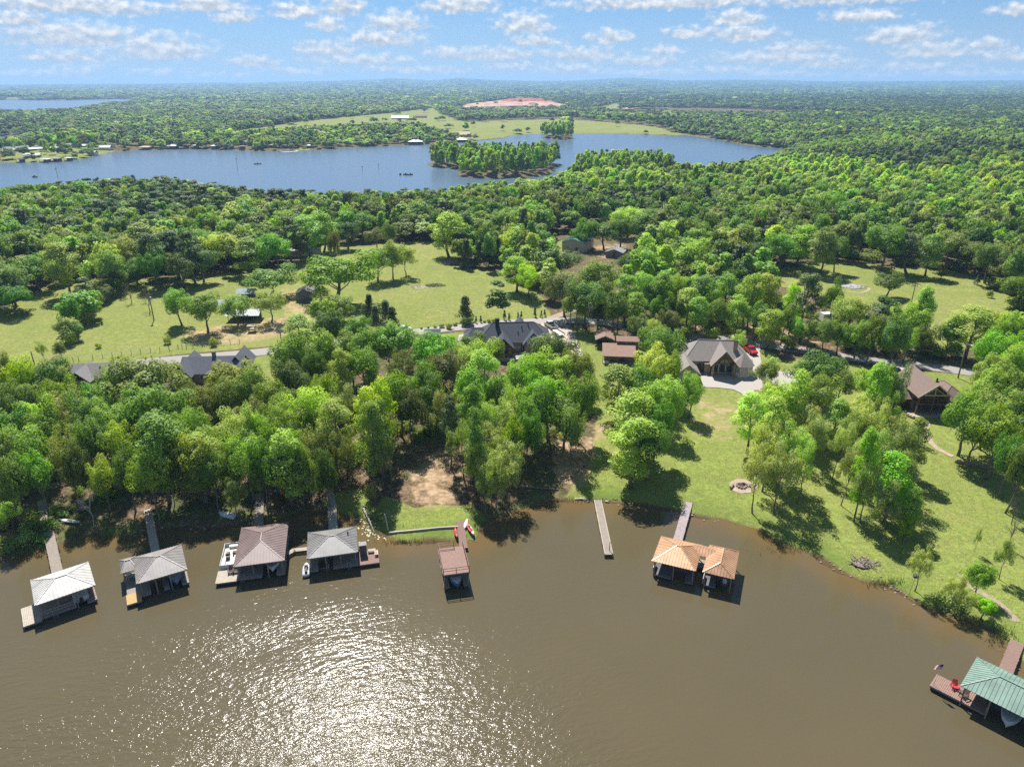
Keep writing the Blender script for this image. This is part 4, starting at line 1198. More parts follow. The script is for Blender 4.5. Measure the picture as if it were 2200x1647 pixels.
def gable_roof(parent, x0, x1, y0, y1, z, rise, axis, material, over=.4, th=.14, seams=None, trim=None):
    if axis == 'y':      # ridge runs along y, gable ends face the viewer
        x0 -= over; x1 += over; y0 -= over; y1 += over
        z -= rise * over / ((x1 - x0) / 2)
        m_ = (x0 + x1) / 2
        rise = rise * ((x1 - x0) / 2) / ((x1 - x0) / 2 - over)
        S = [((x0, y0, z), (x0, y1, z), (m_, y1, z + rise), (m_, y0, z + rise)), ((x1, y1, z), (x1, y0, z), (m_, y0, z + rise), (m_, y1, z + rise))]
    else:
        x0 -= over; x1 += over; y0 -= over; y1 += over
        z -= rise * over / ((y1 - y0) / 2)
        m_ = (y0 + y1) / 2
        rise = rise * ((y1 - y0) / 2) / ((y1 - y0) / 2 - over)
        S = [((x1, y0, z), (x0, y0, z), (x0, m_, z + rise), (x1, m_, z + rise)), ((x0, y1, z), (x1, y1, z), (x1, m_, z + rise), (x0, m_, z + rise))]
    smb = MB()
    for s in S:
        slope(parent, s, material, seams, th, smb)
    if smb.v: smb.build('roof_seams', material, parent, 'stuff')
    if trim:
        tb = MB()
        for s in S:
            if axis == 'y':
                lo, hi = Vector(min(s, key=lambda p: (p[1], p[2]))), Vector(max([q for q in s if q[1] == y0], key=lambda p: p[2]))
                tb.bar(lo + Vector((0, -.04, -.07)), hi + Vector((0, -.04, -.07)), .06, .26)
        if tb.v: tb.build('bargeboard', trim, parent)

def window(parent, cx_, y, cz, w, h, frame=None, facing=-1, mull=1):
    """facing -1 looks to the viewer (local -y), 1 away; 2/-2 look to +x/-x (then cx_ is y and y is x)"""
    f = MB(); g = MB()
    fw = .09
    def put(mb, a0, a1, z0, z1, d0, d1):
        if abs(facing) == 1:
            mb.box(a0, a1, y + facing * d0 if facing > 0 else y - d1, y + d1 if facing > 0 else y - d0, z0, z1)
        else:
            s = 1 if facing > 0 else -1
            xs = sorted((y + s * d0, y + s * d1))
            mb.box(xs[0], xs[1], a0, a1, z0, z1)
    x0, x1, z0, z1 = cx_ - w / 2, cx_ + w / 2, cz - h / 2, cz + h / 2
    put(f, x0, x0 + fw, z0, z1, 0, .07); put(f, x1 - fw, x1, z0, z1, 0, .07)
    put(f, x0 + fw, x1 - fw, z0, z0 + fw, 0, .07); put(f, x0 + fw, x1 - fw, z1 - fw, z1, 0, .07)
    for k in range(1, mull + 1):
        xx = x0 + (x1 - x0) * k / (mull + 1)
        put(f, xx - .03, xx + .03, z0 + fw, z1 - fw, 0, .06)
    put(g, x0 + fw, x1 - fw, z0 + fw, z1 - fw, .005, .03)
    fo = f.build('window', frame or WHITEP, parent)
    g.build('pane', GLASS, fo)
    return fo

def gable_wall(parent, x0, x1, y0, y1, h, rise, axis, material, z0=-.6):
    mb = MB()
    if rise <= 0:
        mb.box(x0, x1, y0, y1, z0, h)
    elif axis == 'y':
        m_ = (x0 + x1) / 2
        a = [(x0, y0, z0), (x1, y0, z0), (x1, y0, h), (m_, y0, h + rise), (x0, y0, h)]
        mb.add(a + [(x, y1, z) for x, _, z in a], [(0, 1, 2, 3, 4), (9, 8, 7, 6, 5), (0, 5, 6, 1), (1, 6, 7, 2), (4, 9, 5, 0), (2, 7, 8, 3), (3, 8, 9, 4)])
    else:
        m_ = (y0 + y1) / 2
        a = [(x0, y0, z0), (x0, y1, z0), (x0, y1, h), (x0, m_, h + rise), (x0, y0, h)]
        mb.add(a + [(x1, y, z) for _, y, z in a], [(0, 1, 2, 3, 4), (9, 8, 7, 6, 5), (0, 5, 6, 1), (1, 6, 7, 2), (4, 9, 5, 0), (2, 7, 8, 3), (3, 8, 9, 4)])
    return mb.build('wall', material, parent)

def rect_px(LB, RB, RF, LF, z):
    P4 = [plane_hit(*p, z) for p in (LB, RB, RF, LF)]
    u = ((P4[1] - P4[0]) + (P4[2] - P4[3])); u.z = 0
    W = u.length / 2; u.normalize()
    v = Vector((-u.y, u.x, 0))
    D = abs(((P4[0] - P4[3]) + (P4[1] - P4[2])).dot(v)) / 2
    c = sum(P4, Vector()) / 4
    return Vector((c.x, c.y, 0)), math.atan2(u.y, u.x), W, D

def deck(parent, x0, x1, y0, y1, z, material, along='x', name='deck', float_=True, side=POSTW):
    """boards with gaps over a rim frame; boards run across"""
    mb = MB()
    bw, gap = .19, .025
    if along == 'x':
        y = y0
        while y < y1 - .01:
            mb.box(x0, x1, y, min(y + bw, y1), z - .04, z)
            y += bw + gap
    else:
        x = x0
        while x < x1 - .01:
            mb.box(x, min(x + bw, x1), y0, y1, z - .04, z)
            x += bw + gap
    o = mb.build(name + '_boards', material, parent, 'stuff')
    MB().box(x0 + .02, x1 - .02, y0 + .02, y1 - .02, z - .26, z - .042).build(name + '_frame', side, parent)
    if float_:
        MB().box(x0 + .12, x1 - .12, y0 + .12, y1 - .12, -.25, z - .26).build(name + '_float', DARKFLOAT, parent)
    return o

def posts(parent, pts, z0, z1, w=.16, material=POSTW):
    for (x, y) in pts:
        MB().box(x - w / 2, x + w / 2, y - w / 2, y + w / 2, z0, z1).build('post', material, parent)

def railing(parent, pts, z, h=.95, material=POSTW):
    mb = MB()
    for i in range(len(pts) - 1):
        a, b_ = Vector((*pts[i], z)), Vector((*pts[i + 1], z))
        for hh in (h, h * .55):
            mb.bar(a + Vector((0, 0, hh)), b_ + Vector((0, 0, hh)), .07, .09)
        k = max(1, int((b_ - a).length / 1.6))
        for j in range(k + 1):
            p = a.lerp(b_, j / k)
            mb.bar(p, p + Vector((0, 0, h)), .09)
    return mb.build('railing', material, parent)

def ladder(parent, x, y, z):
    mb = MB()
    for s in (-.25, .25):
        mb.bar((x + s, y, -.7), (x + s, y, z + .9), .05)
    for k in range(5):
        mb.bar((x - .25, y, -.5 + k * .3), (x + .25, y, -.5 + k * .3), .04)
    return mb.build('ladder', STEEL, parent)

# ---- boats
def hull_rings(L, W, Hh, n=9, bow=.55):
    rings = []
    for i in range(n):
        u = i / (n - 1)
        w = W / 2 * (1 if u < .5 else max(.03, math.cos((u - .5) / .5 * math.pi / 2) ** bow))
        sheer = Hh + .25 * u * u
        k = .0 + .25 * max(0, u - .6)
        y = -L / 2 + L * u
        rings.append([(-w, y, sheer), (-w * .92, y, .3 + k), (-w * .45, y, .05 + k), (0, y, -.05 + k), (w * .45, y, .05 + k), (w * .92, y, .3 + k), (w, y, sheer)])
    return rings
def runabout(loc, rz, label, hullm, L=5.6, W=2.2, cover=None, tower=False):
    r = empty('motor_boat', loc, rz)
    tag(r, label, 'boat')
    rings = hull_rings(L, W, .75)
    mb = MB().loft(rings, True); mb.build('hull', hullm, r, smooth=True)
    inner = [[(p[0] * .9, p[1], p[2] + .03) for p in (q[0], q[-1])] for q in rings]
    d = MB()
    d.add([p for q in inner[5:] for p in q], [(2 * i, 2 * i + 1, 2 * i + 3, 2 * i + 2) for i in range(len(inner[5:]) - 1)])
    d.build('foredeck', WHITEP, r)
    if cover:
        c_ = MB(); c_.loft([[(-W * .47, y, .8), (-W * .3, y, .8 + hh), (W * .3, y, .8 + hh), (W * .47, y, .8)] for y, hh in ((-L * .48, .1), (-L * .2, .4), (L * .1, .45), (L * .3, .2))], True)
        c_.build('boat_cover', cover, r)
    else:
        MB().box(-W * .38, W * .38, -L * .42, -L * .3, .3, .72).build('stern_bench', mat('boat_seat', (.55, .52, .46), .6), r)
        for s in (-1, 1):
            MB().box(s * W * .24 - .28, s * W * .24 + .28, -L * .05, L * .06, .3, .95).build('seat', mat('boat_seat', (.55, .52, .46), .6), r)
        MB().add([(-W * .4, L * .1, .85), (W * .4, L * .1, .85), (W * .32, L * .03, 1.35), (-W * .32, L * .03, 1.35)], [(0, 1, 2, 3)]).build('windscreen', GLASS, r)
    e = MB().box(-.22, .22, -L / 2 - .45, -L / 2, .2, .95); e.box(-.06, .06, -L / 2 - .3, -L / 2 - .1, -.4, .2); e.build('outboard_motor', BLACK, r, bevel=.04)
    if tower:
        tb = MB()
        for s in (-1, 1):
            tb.tube([(s * W * .45, .2, .8), (s * W * .38, .0, 2.1), (0, -.1, 2.25)], [.04] * 3, 5)
        tb.build('wake_tower', STEEL, r)
    return r
def pontoon(loc, rz, label, L=6.4, W=2.5):
    r = empty('pontoon_boat', loc, rz)
    tag(r, label, 'boat')
    for s in (-1, 1):
        MB().tube([(s * W * .33, -L / 2, .15), (s * W * .33, L * .38, .15), (s * W * .33, L / 2, .35)], [.32, .32, .08], 10).build('pontoon_tube', STEEL, r, smooth=True)
    MB().box(-W / 2, W / 2, -L / 2 + .1, L / 2 - .2, .5, .58).build('deck_floor', mat('boat_floor', (.66, .64, .60), .7), r)
    f = MB()
    for (x0, x1, y0, y1) in ((-W / 2, -W / 2 + .06, -L / 2 + .15, L / 2 - .3), (W / 2 - .06, W / 2, -L / 2 + .15, L / 2 - .3), (-W / 2 + .06, W / 2 - .06, L / 2 - .36, L / 2 - .3), (-W / 2 + .06, -.4, -L / 2 + .15, -L / 2 + .21), (.4, W / 2 - .06, -L / 2 + .15, -L / 2 + .21)):
        f.box(x0, x1, y0, y1, .58, 1.25)
    f.build('side_rail', WHITEP, r)
    sm = mat('boat_seat', (.55, .52, .46), .6)
    MB().box(-W / 2 + .1, -W / 2 + .65, L * .02, L / 2 - .5, .58, 1.0).build('bow_bench', sm, r)
    MB().box(W / 2 - .65, W / 2 - .1, L * .1, L / 2 - .5, .58, 1.0).build('bow_bench', sm, r)
    MB().box(-W / 2 + .1, W / 2 - .7, -L / 2 + .3, -L / 2 + .9, .58, 1.0).build('stern_bench', sm, r)
    for (x, y) in ((.45, -.5), (-.5, -.6), (.35, .5)):
        MB().box(x - .28, x + .28, y - .28, y + .28, .58, 1.15).build('seat', mat('brown_seat', (.12, .09, .07), .6), r)
    MB().box(.15, .75, -.05, .3, .58, 1.4).build('helm_console', BLACK, r, bevel=.05)
    MB().box(-.22, .22, -L / 2 - .35, -L / 2 + .05, .2, 1.0).build('outboard_motor', BLACK, r, bevel=.05)
    return r
def jetski(loc, rz, label, colm):
    r = empty('jet_ski', loc, rz)
    tag(r, label, 'jet ski')
    MB().loft([[(q[0] * 1.0, q[1], q[2] * .75) for q in ring] for ring in hull_rings(3.0, 1.15, .55, 7, .6)], True).build('hull', colm, r, smooth=True)
    MB().box(-.2, .2, -1.2, .2, .4, .8).build('saddle', BLACK, r, bevel=.08)
    MB().loft([[(-.35, .2, .45), (.35, .2, .45), (.22, .25, 1.0), (-.22, .25, 1.0)], [(-.3, .9, .45), (.3, .9, .45), (.1, .8, .62), (-.1, .8, .62)]], True).build('cowl', WHITEP, r)
    MB().bar((-.42, .2, 1.02), (.42, .2, 1.02), .06).build('handlebar', BLACK, r)
    return r
def kayak(loc, rz, label, colm, L=3.3, W=.75, flip=False, tilt=0):
    r = empty('kayak', loc, rz)
    tag(r, label, 'kayak', 'kayaks and small craft left on the bank')
    rings = []
    for i in range(9):
        u = i / 8
        w = W / 2 * max(.04, math.sin(math.pi * (.02 + .96 * u)) ** .7)
        y = -L / 2 + L * u
        k = .12 * (2 * u - 1) ** 4
        rings.append([(-w, y, .25 + k), (-w * .6, y, .05 + k), (0, y, k), (w * .6, y, .05 + k), (w, y, .25 + k), (w * .5, y, .36 + k), (-w * .5, y, .36 + k)])
    MB().loft(rings, True).build('hull', colm, r, smooth=True)
    MB().box(-W * .25, W * .25, -.5, .4, .34, .40).build('cockpit', BLACK, r, bevel=.04)
    r.rotation_euler = (0, R(180) if flip else tilt, rz)
    if flip: r.location.z += .4
    return r
def chair(loc, rz, label, m_, grp='deck chairs on the boathouse decks'):
    r = empty('deck_chair', loc, rz)
    tag(r, label, 'chair', grp)
    for k in range(4):
        MB().box(-.3, .3, -.35 + k * .17, -.2 + k * .17, .36 - k * .02, .39 - k * .02).build('seat_slat', m_, r)
    for k in range(4):
        x = -.27 + k * .15
        MB().add([(x, .3, .35), (x + .12, .3, .35), (x + .12, .52, 1.05), (x, .52, 1.05), (x, .33, .35), (x + .12, .33, .35), (x + .12, .55, 1.05), (x, .55, 1.05)], [(0, 1, 2, 3), (7, 6, 5, 4), (0, 4, 5, 1), (1, 5, 6, 2), (2, 6, 7, 3), (3, 7, 4, 0)]).build('back_slat', m_, r)
    for s in (-1, 1):
        MB().box(s * .36 - .06, s * .36 + .06, -.4, .4, .58, .62).build('armrest', m_, r)
        for y in (-.35, .32):
            MB().box(s * .34 - .04, s * .34 + .04, y - .04, y + .04, 0, .58).build('leg', m_, r)
    return r

def pier(name, a_px, b_px, width, label, material, z=.62, rails=None, extra=None):
    """wooden walkway between two pixels at deck height"""
    pts = [plane_hit(*a_px, z)] + [plane_hit(*e, z) for e in (extra or [])] + [plane_hit(*b_px, z)]
    r = empty(name, (pts[0].x, pts[0].y, 0), 0)
    tag(r, label, 'pier')
    o0 = Vector((pts[0].x, pts[0].y, 0))
    mb = MB()
    for i in range(len(pts) - 1):
        a, b_ = pts[i] - o0, pts[i + 1] - o0
        a.z = max(z, float(height(pts[i].x, pts[i].y)[0]) + .12); b_.z = max(z, float(height(pts[i + 1].x, pts[i + 1].y)[0]) + .12)
        d = b_ - a; L = d.length; d.normalize()
        n = Vector((-d.y, d.x, 0)).normalized()
        s = 0
        rr = np.random.default_rng(int(a_px[0]))
        while s < L - .05:
            w_ = width / 2 * (1 + rr.normal() * .015)
            c_ = a + d * (s + .09)
            mb.bar(c_ - n * w_, c_ + n * w_, .165, .045)
            s += .2
        for sgn in (-1, 1):
            MB().bar(a + n * sgn * width * .42 - Vector((0, 0, .14)), b_ + n * sgn * width * .42 - Vector((0, 0, .14)), .09, .2).build('joist', POSTW, r)
            if rails:
                MB().bar(a + n * sgn * width * .5 + Vector((0, 0, .06)), b_ + n * sgn * width * .5 + Vector((0, 0, .06)), .12, .12).build('edge_board', rails, r)
        k = max(1, int(L / 3))
        for j in range(k + 1):
            c_ = a.lerp(b_, j / k)
            for sgn in (-1, 1):
                p = c_ + n * sgn * width * .5
                MB().box(p.x - .08, p.x + .08, p.y - .08, p.y + .08, -1.4, c_.z + .05).build('piling', POSTW, r)
    mb.build('boards', material, r, 'stuff')
    return r
#@@LAYOUT

# ------------------------------------------------------------------ boathouses on the cove
def W2(root, x, y, z=0.0):
    c_, s_ = math.cos(root.rotation_euler.z), math.sin(root.rotation_euler.z)
    return Vector((root.location.x + c_ * x - s_ * y, root.location.y + s_ * x + c_ * y, root.location.z + z))

def boathouse(corners, eave, rise, axis, ridge, roofm, label):
    c, rz, w, d = rect_px(*corners, eave)
    r = empty('boathouse', c, rz)
    tag(r, label, 'boathouse', 'boathouses along the cove')
    hip_roof(r, -w / 2, w / 2, -d / 2, d / 2, eave, rise, axis, roofm, ridge)
    fb = MB()
    for (a, b_) in (((-w / 2, -d / 2), (w / 2, -d / 2)), ((w / 2, -d / 2), (w / 2, d / 2)), ((w / 2, d / 2), (-w / 2, d / 2)), ((-w / 2, d / 2), (-w / 2, -d / 2))):
        k = .96
        fb.bar((a[0] * k, a[1] * k, eave - .16), (b_[0] * k, b_[1] * k, eave - .16), .1, .22)
    fb.build('eave_beam', POSTW, r)
    xs = np.linspace(-w / 2 + .5, w / 2 - .5, 4)
    posts(r, [(x, y) for x in xs for y in (-d / 2 + .5, d / 2 - .5)], -1.2, eave - .1)
    return r, w, d

GOLDROOF = metal_roof('tan_metal_roof', (.27, .245, .225))
# white roofed
b1, w, d = boathouse([(65, 1246), (190, 1206), (205, 1256), (74, 1301)], 3.1, 1.15, 'x', 1.4, metal_roof('white_metal_roof', (.53, .505, .465)), 'boathouse with a white metal hip roof and a side deck, farthest down the left shore')
deck(b1, -w / 2 + .4, w * .12, -d / 2 + .1, d / 2 - .3, .65, WOODGREY, 'x', 'main_deck')
deck(b1, w / 2 - 1.5, w / 2 - .2, -d / 2 + .1, d / 2 - .3, .65, POSTW, 'x', 'finger_deck')
deck(b1, w * .12, w / 2 - 1.5, d / 2 - 1.6, d / 2 - .3, .65, WOODGREY, 'x', 'back_deck')
deck(b1, -w / 2 - 1.9, -w / 2 + .38, -d / 2 - .4, d / 2 - 2.6, .65, WOODPALE, 'y', 'side_deck')
railing(b1, [(-w / 2 + .5, -d / 2 + .2), (w * .1, -d / 2 + .2)], .65, .9, STEEL)
ladder(b1, -w / 2 + 2.0, -d / 2 - .05, .65)
runabout(W2(b1, w * .22, -.2, .55), b1.rotation_euler.z, 'white runabout on a lift under the white-roofed boathouse', WHITEP, 5.0, 2.0)
pier('pier', (92, 1085), (123, 1228), 1.5, 'long weathered pier leading to the white-roofed boathouse', WOODGREY, extra=[(104, 1140)])
# grey roofed with small annex
b2, w, d = boathouse([(283, 1198), (390, 1168), (402, 1223), (295, 1253)], 3.1, 1.3, 'x', .6, GOLDROOF, 'boathouse with tan-grey hip roof, small annex roof and a yellow timber deck')
c, rz, aw, ad = rect_px((256, 1203), (292, 1193), (296, 1222), (260, 1231), 2.75)
lc = Matrix.Rotation(-b2.rotation_euler.z, 4, 'Z') @ (c - b2.location)
hip_roof(b2, lc.x - aw / 2, lc.x + aw / 2, lc.y - ad / 2, lc.y + ad / 2, 2.75, .8, 'x', GOLDROOF, aw - 1.6)
posts(b2, [(lc.x - aw / 2 + .3, lc.y - ad / 2 + .3), (lc.x - aw / 2 + .3, lc.y + ad / 2 - .3)], -1.2, 2.7)
deck(b2, -w / 2 + .3, -w / 2 + 1.6, -d / 2 + .2, d / 2 - .2, .65, WOODGREY, 'x', 'finger_deck')
deck(b2, lc.x - aw / 2 + .3, -w / 2 + .28, -d / 2 + 1.6, d / 2 - .3, .65, WOODGREY, 'x', 'annex_deck')
deck(b2, -w / 2 - 1.7, -w / 2 + .28, -d / 2 - .9, -d / 2 + 1.58, .66, WOODGOLD, 'y', 'yellow_deck')
deck(b2, -w * .02, w * .10, -d / 2 + .2, d / 2 - .3, .65, WOODGREY, 'x', 'middle_finger')
deck(b2, w / 2 - 1.1, w / 2 - .1, -d / 2 + .2, d / 2 - .3, .65, WOODGREY, 'x', 'right_finger')
deck(b2, -w / 2 + 1.62, w / 2 - 1.12, d / 2 - 1.4, d / 2 - .3, .65, WOODGREY, 'x', 'back_deck')
runabout(W2(b2, w * .24, -.6, .6), b2.rotation_euler.z + R(180), 'blue and white ski boat on a lift under the tan-grey boathouse', mat('blue_gelcoat', (.10, .22, .42), .3, spec=.5), 5.4, 2.1, tower=True)
chair(W2(b2, lc.x - .2, lc.y - .6, .65), b2.rotation_euler.z + .4, 'pale plastic chair under the annex roof of the tan-grey boathouse', WHITEP)
chair(W2(b2, lc.x + .9, lc.y - .7, .65), b2.rotation_euler.z - .3, 'second pale chair under the annex roof of the tan-grey boathouse', WHITEP)
pier('pier', (318, 1098), (334, 1184), 1.3, 'short timber pier running into the tan-grey boathouse', WOODPALE)
# brown roofed
b3, w, d = boathouse([(512, 1134), (614, 1122), (618, 1202), (508, 1217)], 3.1, 1.3, 'y', 2.2, metal_roof('brown_metal_roof', (.205, .145, .130)), 'boathouse with a big reddish-brown metal hip roof')
deck(b3, -w / 2 + .3, w * .02, -d / 2 + .1, d / 2 - .2, .65, WOODGREY, 'x', 'main_deck')
deck(b3, w / 2 - 1.5, w / 2 - .2, -d / 2 + .1, d / 2 - .2, .65, WOODGREY, 'x', 'finger_deck')
deck(b3, w * .02 + .02, w / 2 - 1.52, d / 2 - 1.5, d / 2 - .2, .65, WOODGREY, 'x', 'back_deck')
deck(b3, -w / 2 - 2.9, -w / 2 + .28, -d / 2 - .15, -d / 2 + 2.9, .66, WOODPALE, 'x', 'side_deck')
ladder(b3, -w / 2 + 1.0, -d / 2 - .05, .65)
railing(b3, [(-w / 2 + .5, -d / 2 + .3), (-w / 2 + .5, d / 2 - 3.2)], .65, .9, STEEL)
runabout(W2(b3, w * .22, -d * .18, .75), b3.rotation_euler.z + R(180), 'white hulled boat raised on a lift under the brown roof', WHITEP, 5.6, 2.3, cover=mat('grey_cover', (.42, .46, .50), .8))
pontoon(W2(b3, -w / 2 - 1.45, -d / 2 + 6.4, .0), b3.rotation_euler.z + R(180), 'white pontoon boat moored beside the brown-roofed boathouse')
BRCH = mat('dark_brown_chair', (.10, .065, .05), .7)
chair(W2(b3, -w / 2 - .9, -d / 2 + 2.0, .66), b3.rotation_euler.z, 'dark brown deck chair, left of the pair beside the pontoon boat', BRCH)
chair(W2(b3, -w / 2 - .1, -d / 2 + 1.95, .66), b3.rotation_euler.z, 'dark brown deck chair, right of the pair beside the pontoon boat', BRCH)
pier('pier', (558, 1066), (556, 1132), 1.5, 'shaded grey pier leading to the brown-roofed boathouse', WOODGREY)
# grey roofed with red deck
b4, w, d = boathouse([(660, 1144), (766, 1130), (769, 1185), (660, 1200)], 3.1, 1.2, 'x', .9, metal_roof('grey_metal_roof', (.205, .195, .185)), 'boathouse with a grey ribbed hip roof, red deck and tall cabinet')
deck(b4, -w / 2 + .2, -w / 2 + 1.5, -d / 2 + .1, d / 2 - .2, .65, WOODGREY, 'x', 'finger_deck')
deck(b4, -w * .02, w / 2 - .1, -d / 2 + .1, d / 2 - .2, .65, WOODGREY, 'x', 'main_deck')
deck(b4, -w / 2 + 1.52, -w * .02 - .02, d / 2 - 1.5, d / 2 - .2, .65, WOODGREY, 'x', 'back_deck')
deck(b4, w / 2 - .08, w / 2 + 3.1, -d / 2 - .1, -d / 2 + 3.4, .66, WOODRED, 'x', 'red_deck')
ladder(b4, w * .3, -d / 2 - .05, .65)
lift = MB()
for s in (-1, 1):
    lift.bar((-w * .22 + s * .9, -d / 2 + .5, -.4), (-w * .22 + s * .55, -d / 2 + 3.5, 1.0), .1)
    lift.bar((-w * .22 + s * .9, -d / 2 + .5, -.4), (-w * .22 + s * .9, -d / 2 + .5, 1.3), .09)
lift.bar((-w * .22 - .9, -d / 2 + 1.2, .1), (-w * .22 + .9, -d / 2 + 1.2, .1), .12)
lift.build('boat_lift', STEEL, b4)
MB().tube([(w / 2 - 1.4, .8, 3.4), (w / 2 - 1.4, .8, 4.2)], [.1, .1], 8).build('vent_pipe', BLACK, b4)
cab = empty('storage_cabinet', W2(b4, w / 2 + .75, -d / 2 + 2.7, .66), b4.rotation_euler.z)
tag(cab, 'tall dark cabinet standing on the red deck beside the grey boathouse', 'cabinet')
MB().box(-.55, .55, -.5, .5, 0, 1.9).build('cabinet_body', mat('cabinet_dark', (.12, .11, .115), .7), cab)
MB().box(-.6, .6, -.55, .55, 1.9, 1.98).build('lid', mat('cabinet_top', (.24, .22, .22), .7), cab)
MB().box(-.52, -.01, -.54, -.5, .05, 1.85).build('door', mat('cabinet_dark', (.12, .11, .115), .7), cab)
MB().box(.01, .52, -.54, -.5, .05, 1.85).build('door', mat('cabinet_dark', (.12, .11, .115), .7), cab)
for k, (x, y, rot, lb) in enumerate(((2.1, 2.9, 0, 'pale slatted bench along the back edge of the red deck'), (2.75, 2.0, R(90), 'small pale bench at the right edge of the red deck'))):
    bn = empty('deck_bench', W2(b4, w / 2 + x, -d / 2 + y, .66), b4.rotation_euler.z + rot)
    tag(bn, lb, 'bench')
    for j in range(3):
        MB().box(-.6, .6, -.28 + j * .19, -.12 + j * .19, .42, .46).build('seat_slat', WOODPALE, bn)
    for s in (-.5, .5):
        MB().box(s - .05, s + .05, -.22, .22, 0, .42).build('leg', POSTW, bn)
jetski(W2(b4, -w / 2 - .35, -d / 2 + 1.0, .12), b4.rotation_euler.z, 'white jet ski tied at the left side of the grey boathouse', WHITEP)
pier('pier', (705, 1050), (716, 1140), 1.5, 'bent timber pier leading to the grey boathouse', WOODPALE, extra=[(713, 1080)])
pier('gangway', (617, 1189), (660, 1178), .9, 'narrow gangway linking the brown and grey boathouses', WOODPALE, .6, extra=[(631, 1181)])
# flat topped two level dock
c, rz, w, d = rect_px((945, 1176), (1000, 1173), (1005, 1226), (947, 1238), 3.0)
b5 = empty('boathouse', c, rz)
tag(b5, 'two-level boat dock with flat red upper deck and railings', 'boathouse', 'boathouses along the cove')
deck(b5, -w / 2, w / 2, -d / 2, d / 2, 3.0, WOODRED, 'y', 'upper_deck', False, WOODRED)
railing(b5, [(-w / 2 + .1, d / 2 - .1), (w * .12, d / 2 - .1)], 3.0, 1.0, WOODRED)
railing(b5, [(w / 2 - .1, d / 2 - .1), (w / 2 - .1, -d / 2 + .1), (-w / 2 + .1, -d / 2 + .1), (-w / 2 + .1, d / 2 - .1)], 3.0, 1.0, WOODRED)
posts(b5, [(x, y) for x in (-w / 2 + .2, w / 2 - .2) for y in (-d / 2 + .2, 0, d / 2 - .2)], -1.2, 2.75)
deck(b5, -w / 2 + .1, -w / 2 + 1.0, -d / 2 + .1, d / 2 - .1, .6, POSTW, 'x', 'left_finger')
deck(b5, w / 2 - 1.0, w / 2 - .1, -d / 2 + .1, d / 2 - .1, .6, POSTW, 'x', 'right_finger')
deck(b5, -w / 2 + 1.02, w / 2 - 1.02, d / 2 - 1.2, d / 2 - .1, .6, POSTW, 'x', 'back_deck')
st = MB()
for k in range(9):
    st.box(w * .2, w * .42, d / 2 + .05 + k * .28, d / 2 + .32 + k * .28, 2.7 - k * .26, 2.76 - k * .26)
st.build('stairs', WOODRED, b5)
runabout(W2(b5, 0, -d * .22, .7), rz + R(180), 'dark blue boat with pale seats hung under the flat-topped dock', mat('dark_blue_gelcoat', (.06, .12, .20), .35), 5.2, 2.0)
pier('pier', (989, 1122), (996, 1176), 1.3, 'reddish timber walkway from the bank to the flat-topped dock', WOODRED, .62)
# orange roofed pair
OR = metal_roof('copper_orange_roof', (.56, .325, .185), .2, .38)
c, rz, w, d = rect_px((1420, 1150), (1513, 1172), (1492, 1225), (1401, 1205), 3.0)
b6 = empty('boathouse', c, rz)
tag(b6, 'twin boathouse under two joined bright orange metal hip roofs', 'boathouse', 'boathouses along the cove')
hip_roof(b6, -w / 2, w / 2, -d / 2, d / 2, 3.0, 1.3, 'x', OR, .5)
c2, rz2, w2, d2 = rect_px((1525, 1172), (1588, 1183), (1578, 1243), (1508, 1229), 3.0)
l2 = Matrix.Rotation(-rz, 4, 'Z') @ (c2 - c)
hip_roof(b6, l2.x - w2 / 2, l2.x + w2 / 2, l2.y - d2 / 2, l2.y + d2 / 2, 3.0, 1.15, 'y', OR, d2 - w2 + 1.2)
smb = MB()
yb0, yb1 = d / 2 - 2.9, d / 2 - .06
xa, xb = w / 2 - 1.4, l2.x - w2 / 2 + 1.4
for s in (((xa, yb0, 2.98), (xb, yb0, 2.98), (xb, (yb0 + yb1) / 2, 3.75), (xa, (yb0 + yb1) / 2, 3.75)), ((xb, yb1, 2.98), (xa, yb1, 2.98), (xa, (yb0 + yb1) / 2, 3.75), (xb, (yb0 + yb1) / 2, 3.75))):
    slope(b6, s, OR, .45, .06, smb)
smb.build('roof_seams', OR, b6, 'stuff')
posts(b6, [(x, y) for x in (-w / 2 + .4, 0, w / 2 - .4) for y in (-d / 2 + .4, d / 2 - .4)] + [(l2.x + sx2 * (w2 / 2 - .4), l2.y + sy2 * (d2 / 2 - .4)) for sx2 in (-1, 1) for sy2 in (-1, 1)], -1.2, 2.95)
DK = mat('dark_grey_deck', (.13, .13, .14), .85, var=.2, vscale=2)
deck(b6, -w / 2 + .3, -w * .03, -d / 2 + .1, d / 2 - .2, .6, DK, 'x', 'left_deck')
deck(b6, w / 2 - 1.5, w / 2 - .2, -d / 2 + .1, d / 2 - .2, .6, DK, 'x', 'right_finger')
deck(b6, -w * .03 + .02, w / 2 - 1.52, d / 2 - 1.5, d / 2 - .2, .6, DK, 'x', 'back_deck')
deck(b6, w / 2 - .18, l2.x - w2 / 2 + .2, d / 2 - 2.4, d / 2 - .4, .6, WOODGREY, 'x', 'link_deck')
deck(b6, l2.x - w2 / 2 + .25, l2.x - .25, l2.y - d2 / 2 + .3, l2.y + d2 / 2 - .3, .6, DK, 'x', 'second_deck')
MB().box(-w / 2 + .22, -w / 2 + .28, -d / 2 + .2, -d / 2 + 2.4, .8, 1.7).build('white_screen', WHITEP, b6)
MB().box(l2.x - w2 / 2 + .15, l2.x - w2 / 2 + .21, l2.y - d2 / 2 + .2, l2.y - d2 / 2 + 2.4, .8, 1.7).build('white_screen', WHITEP, b6)
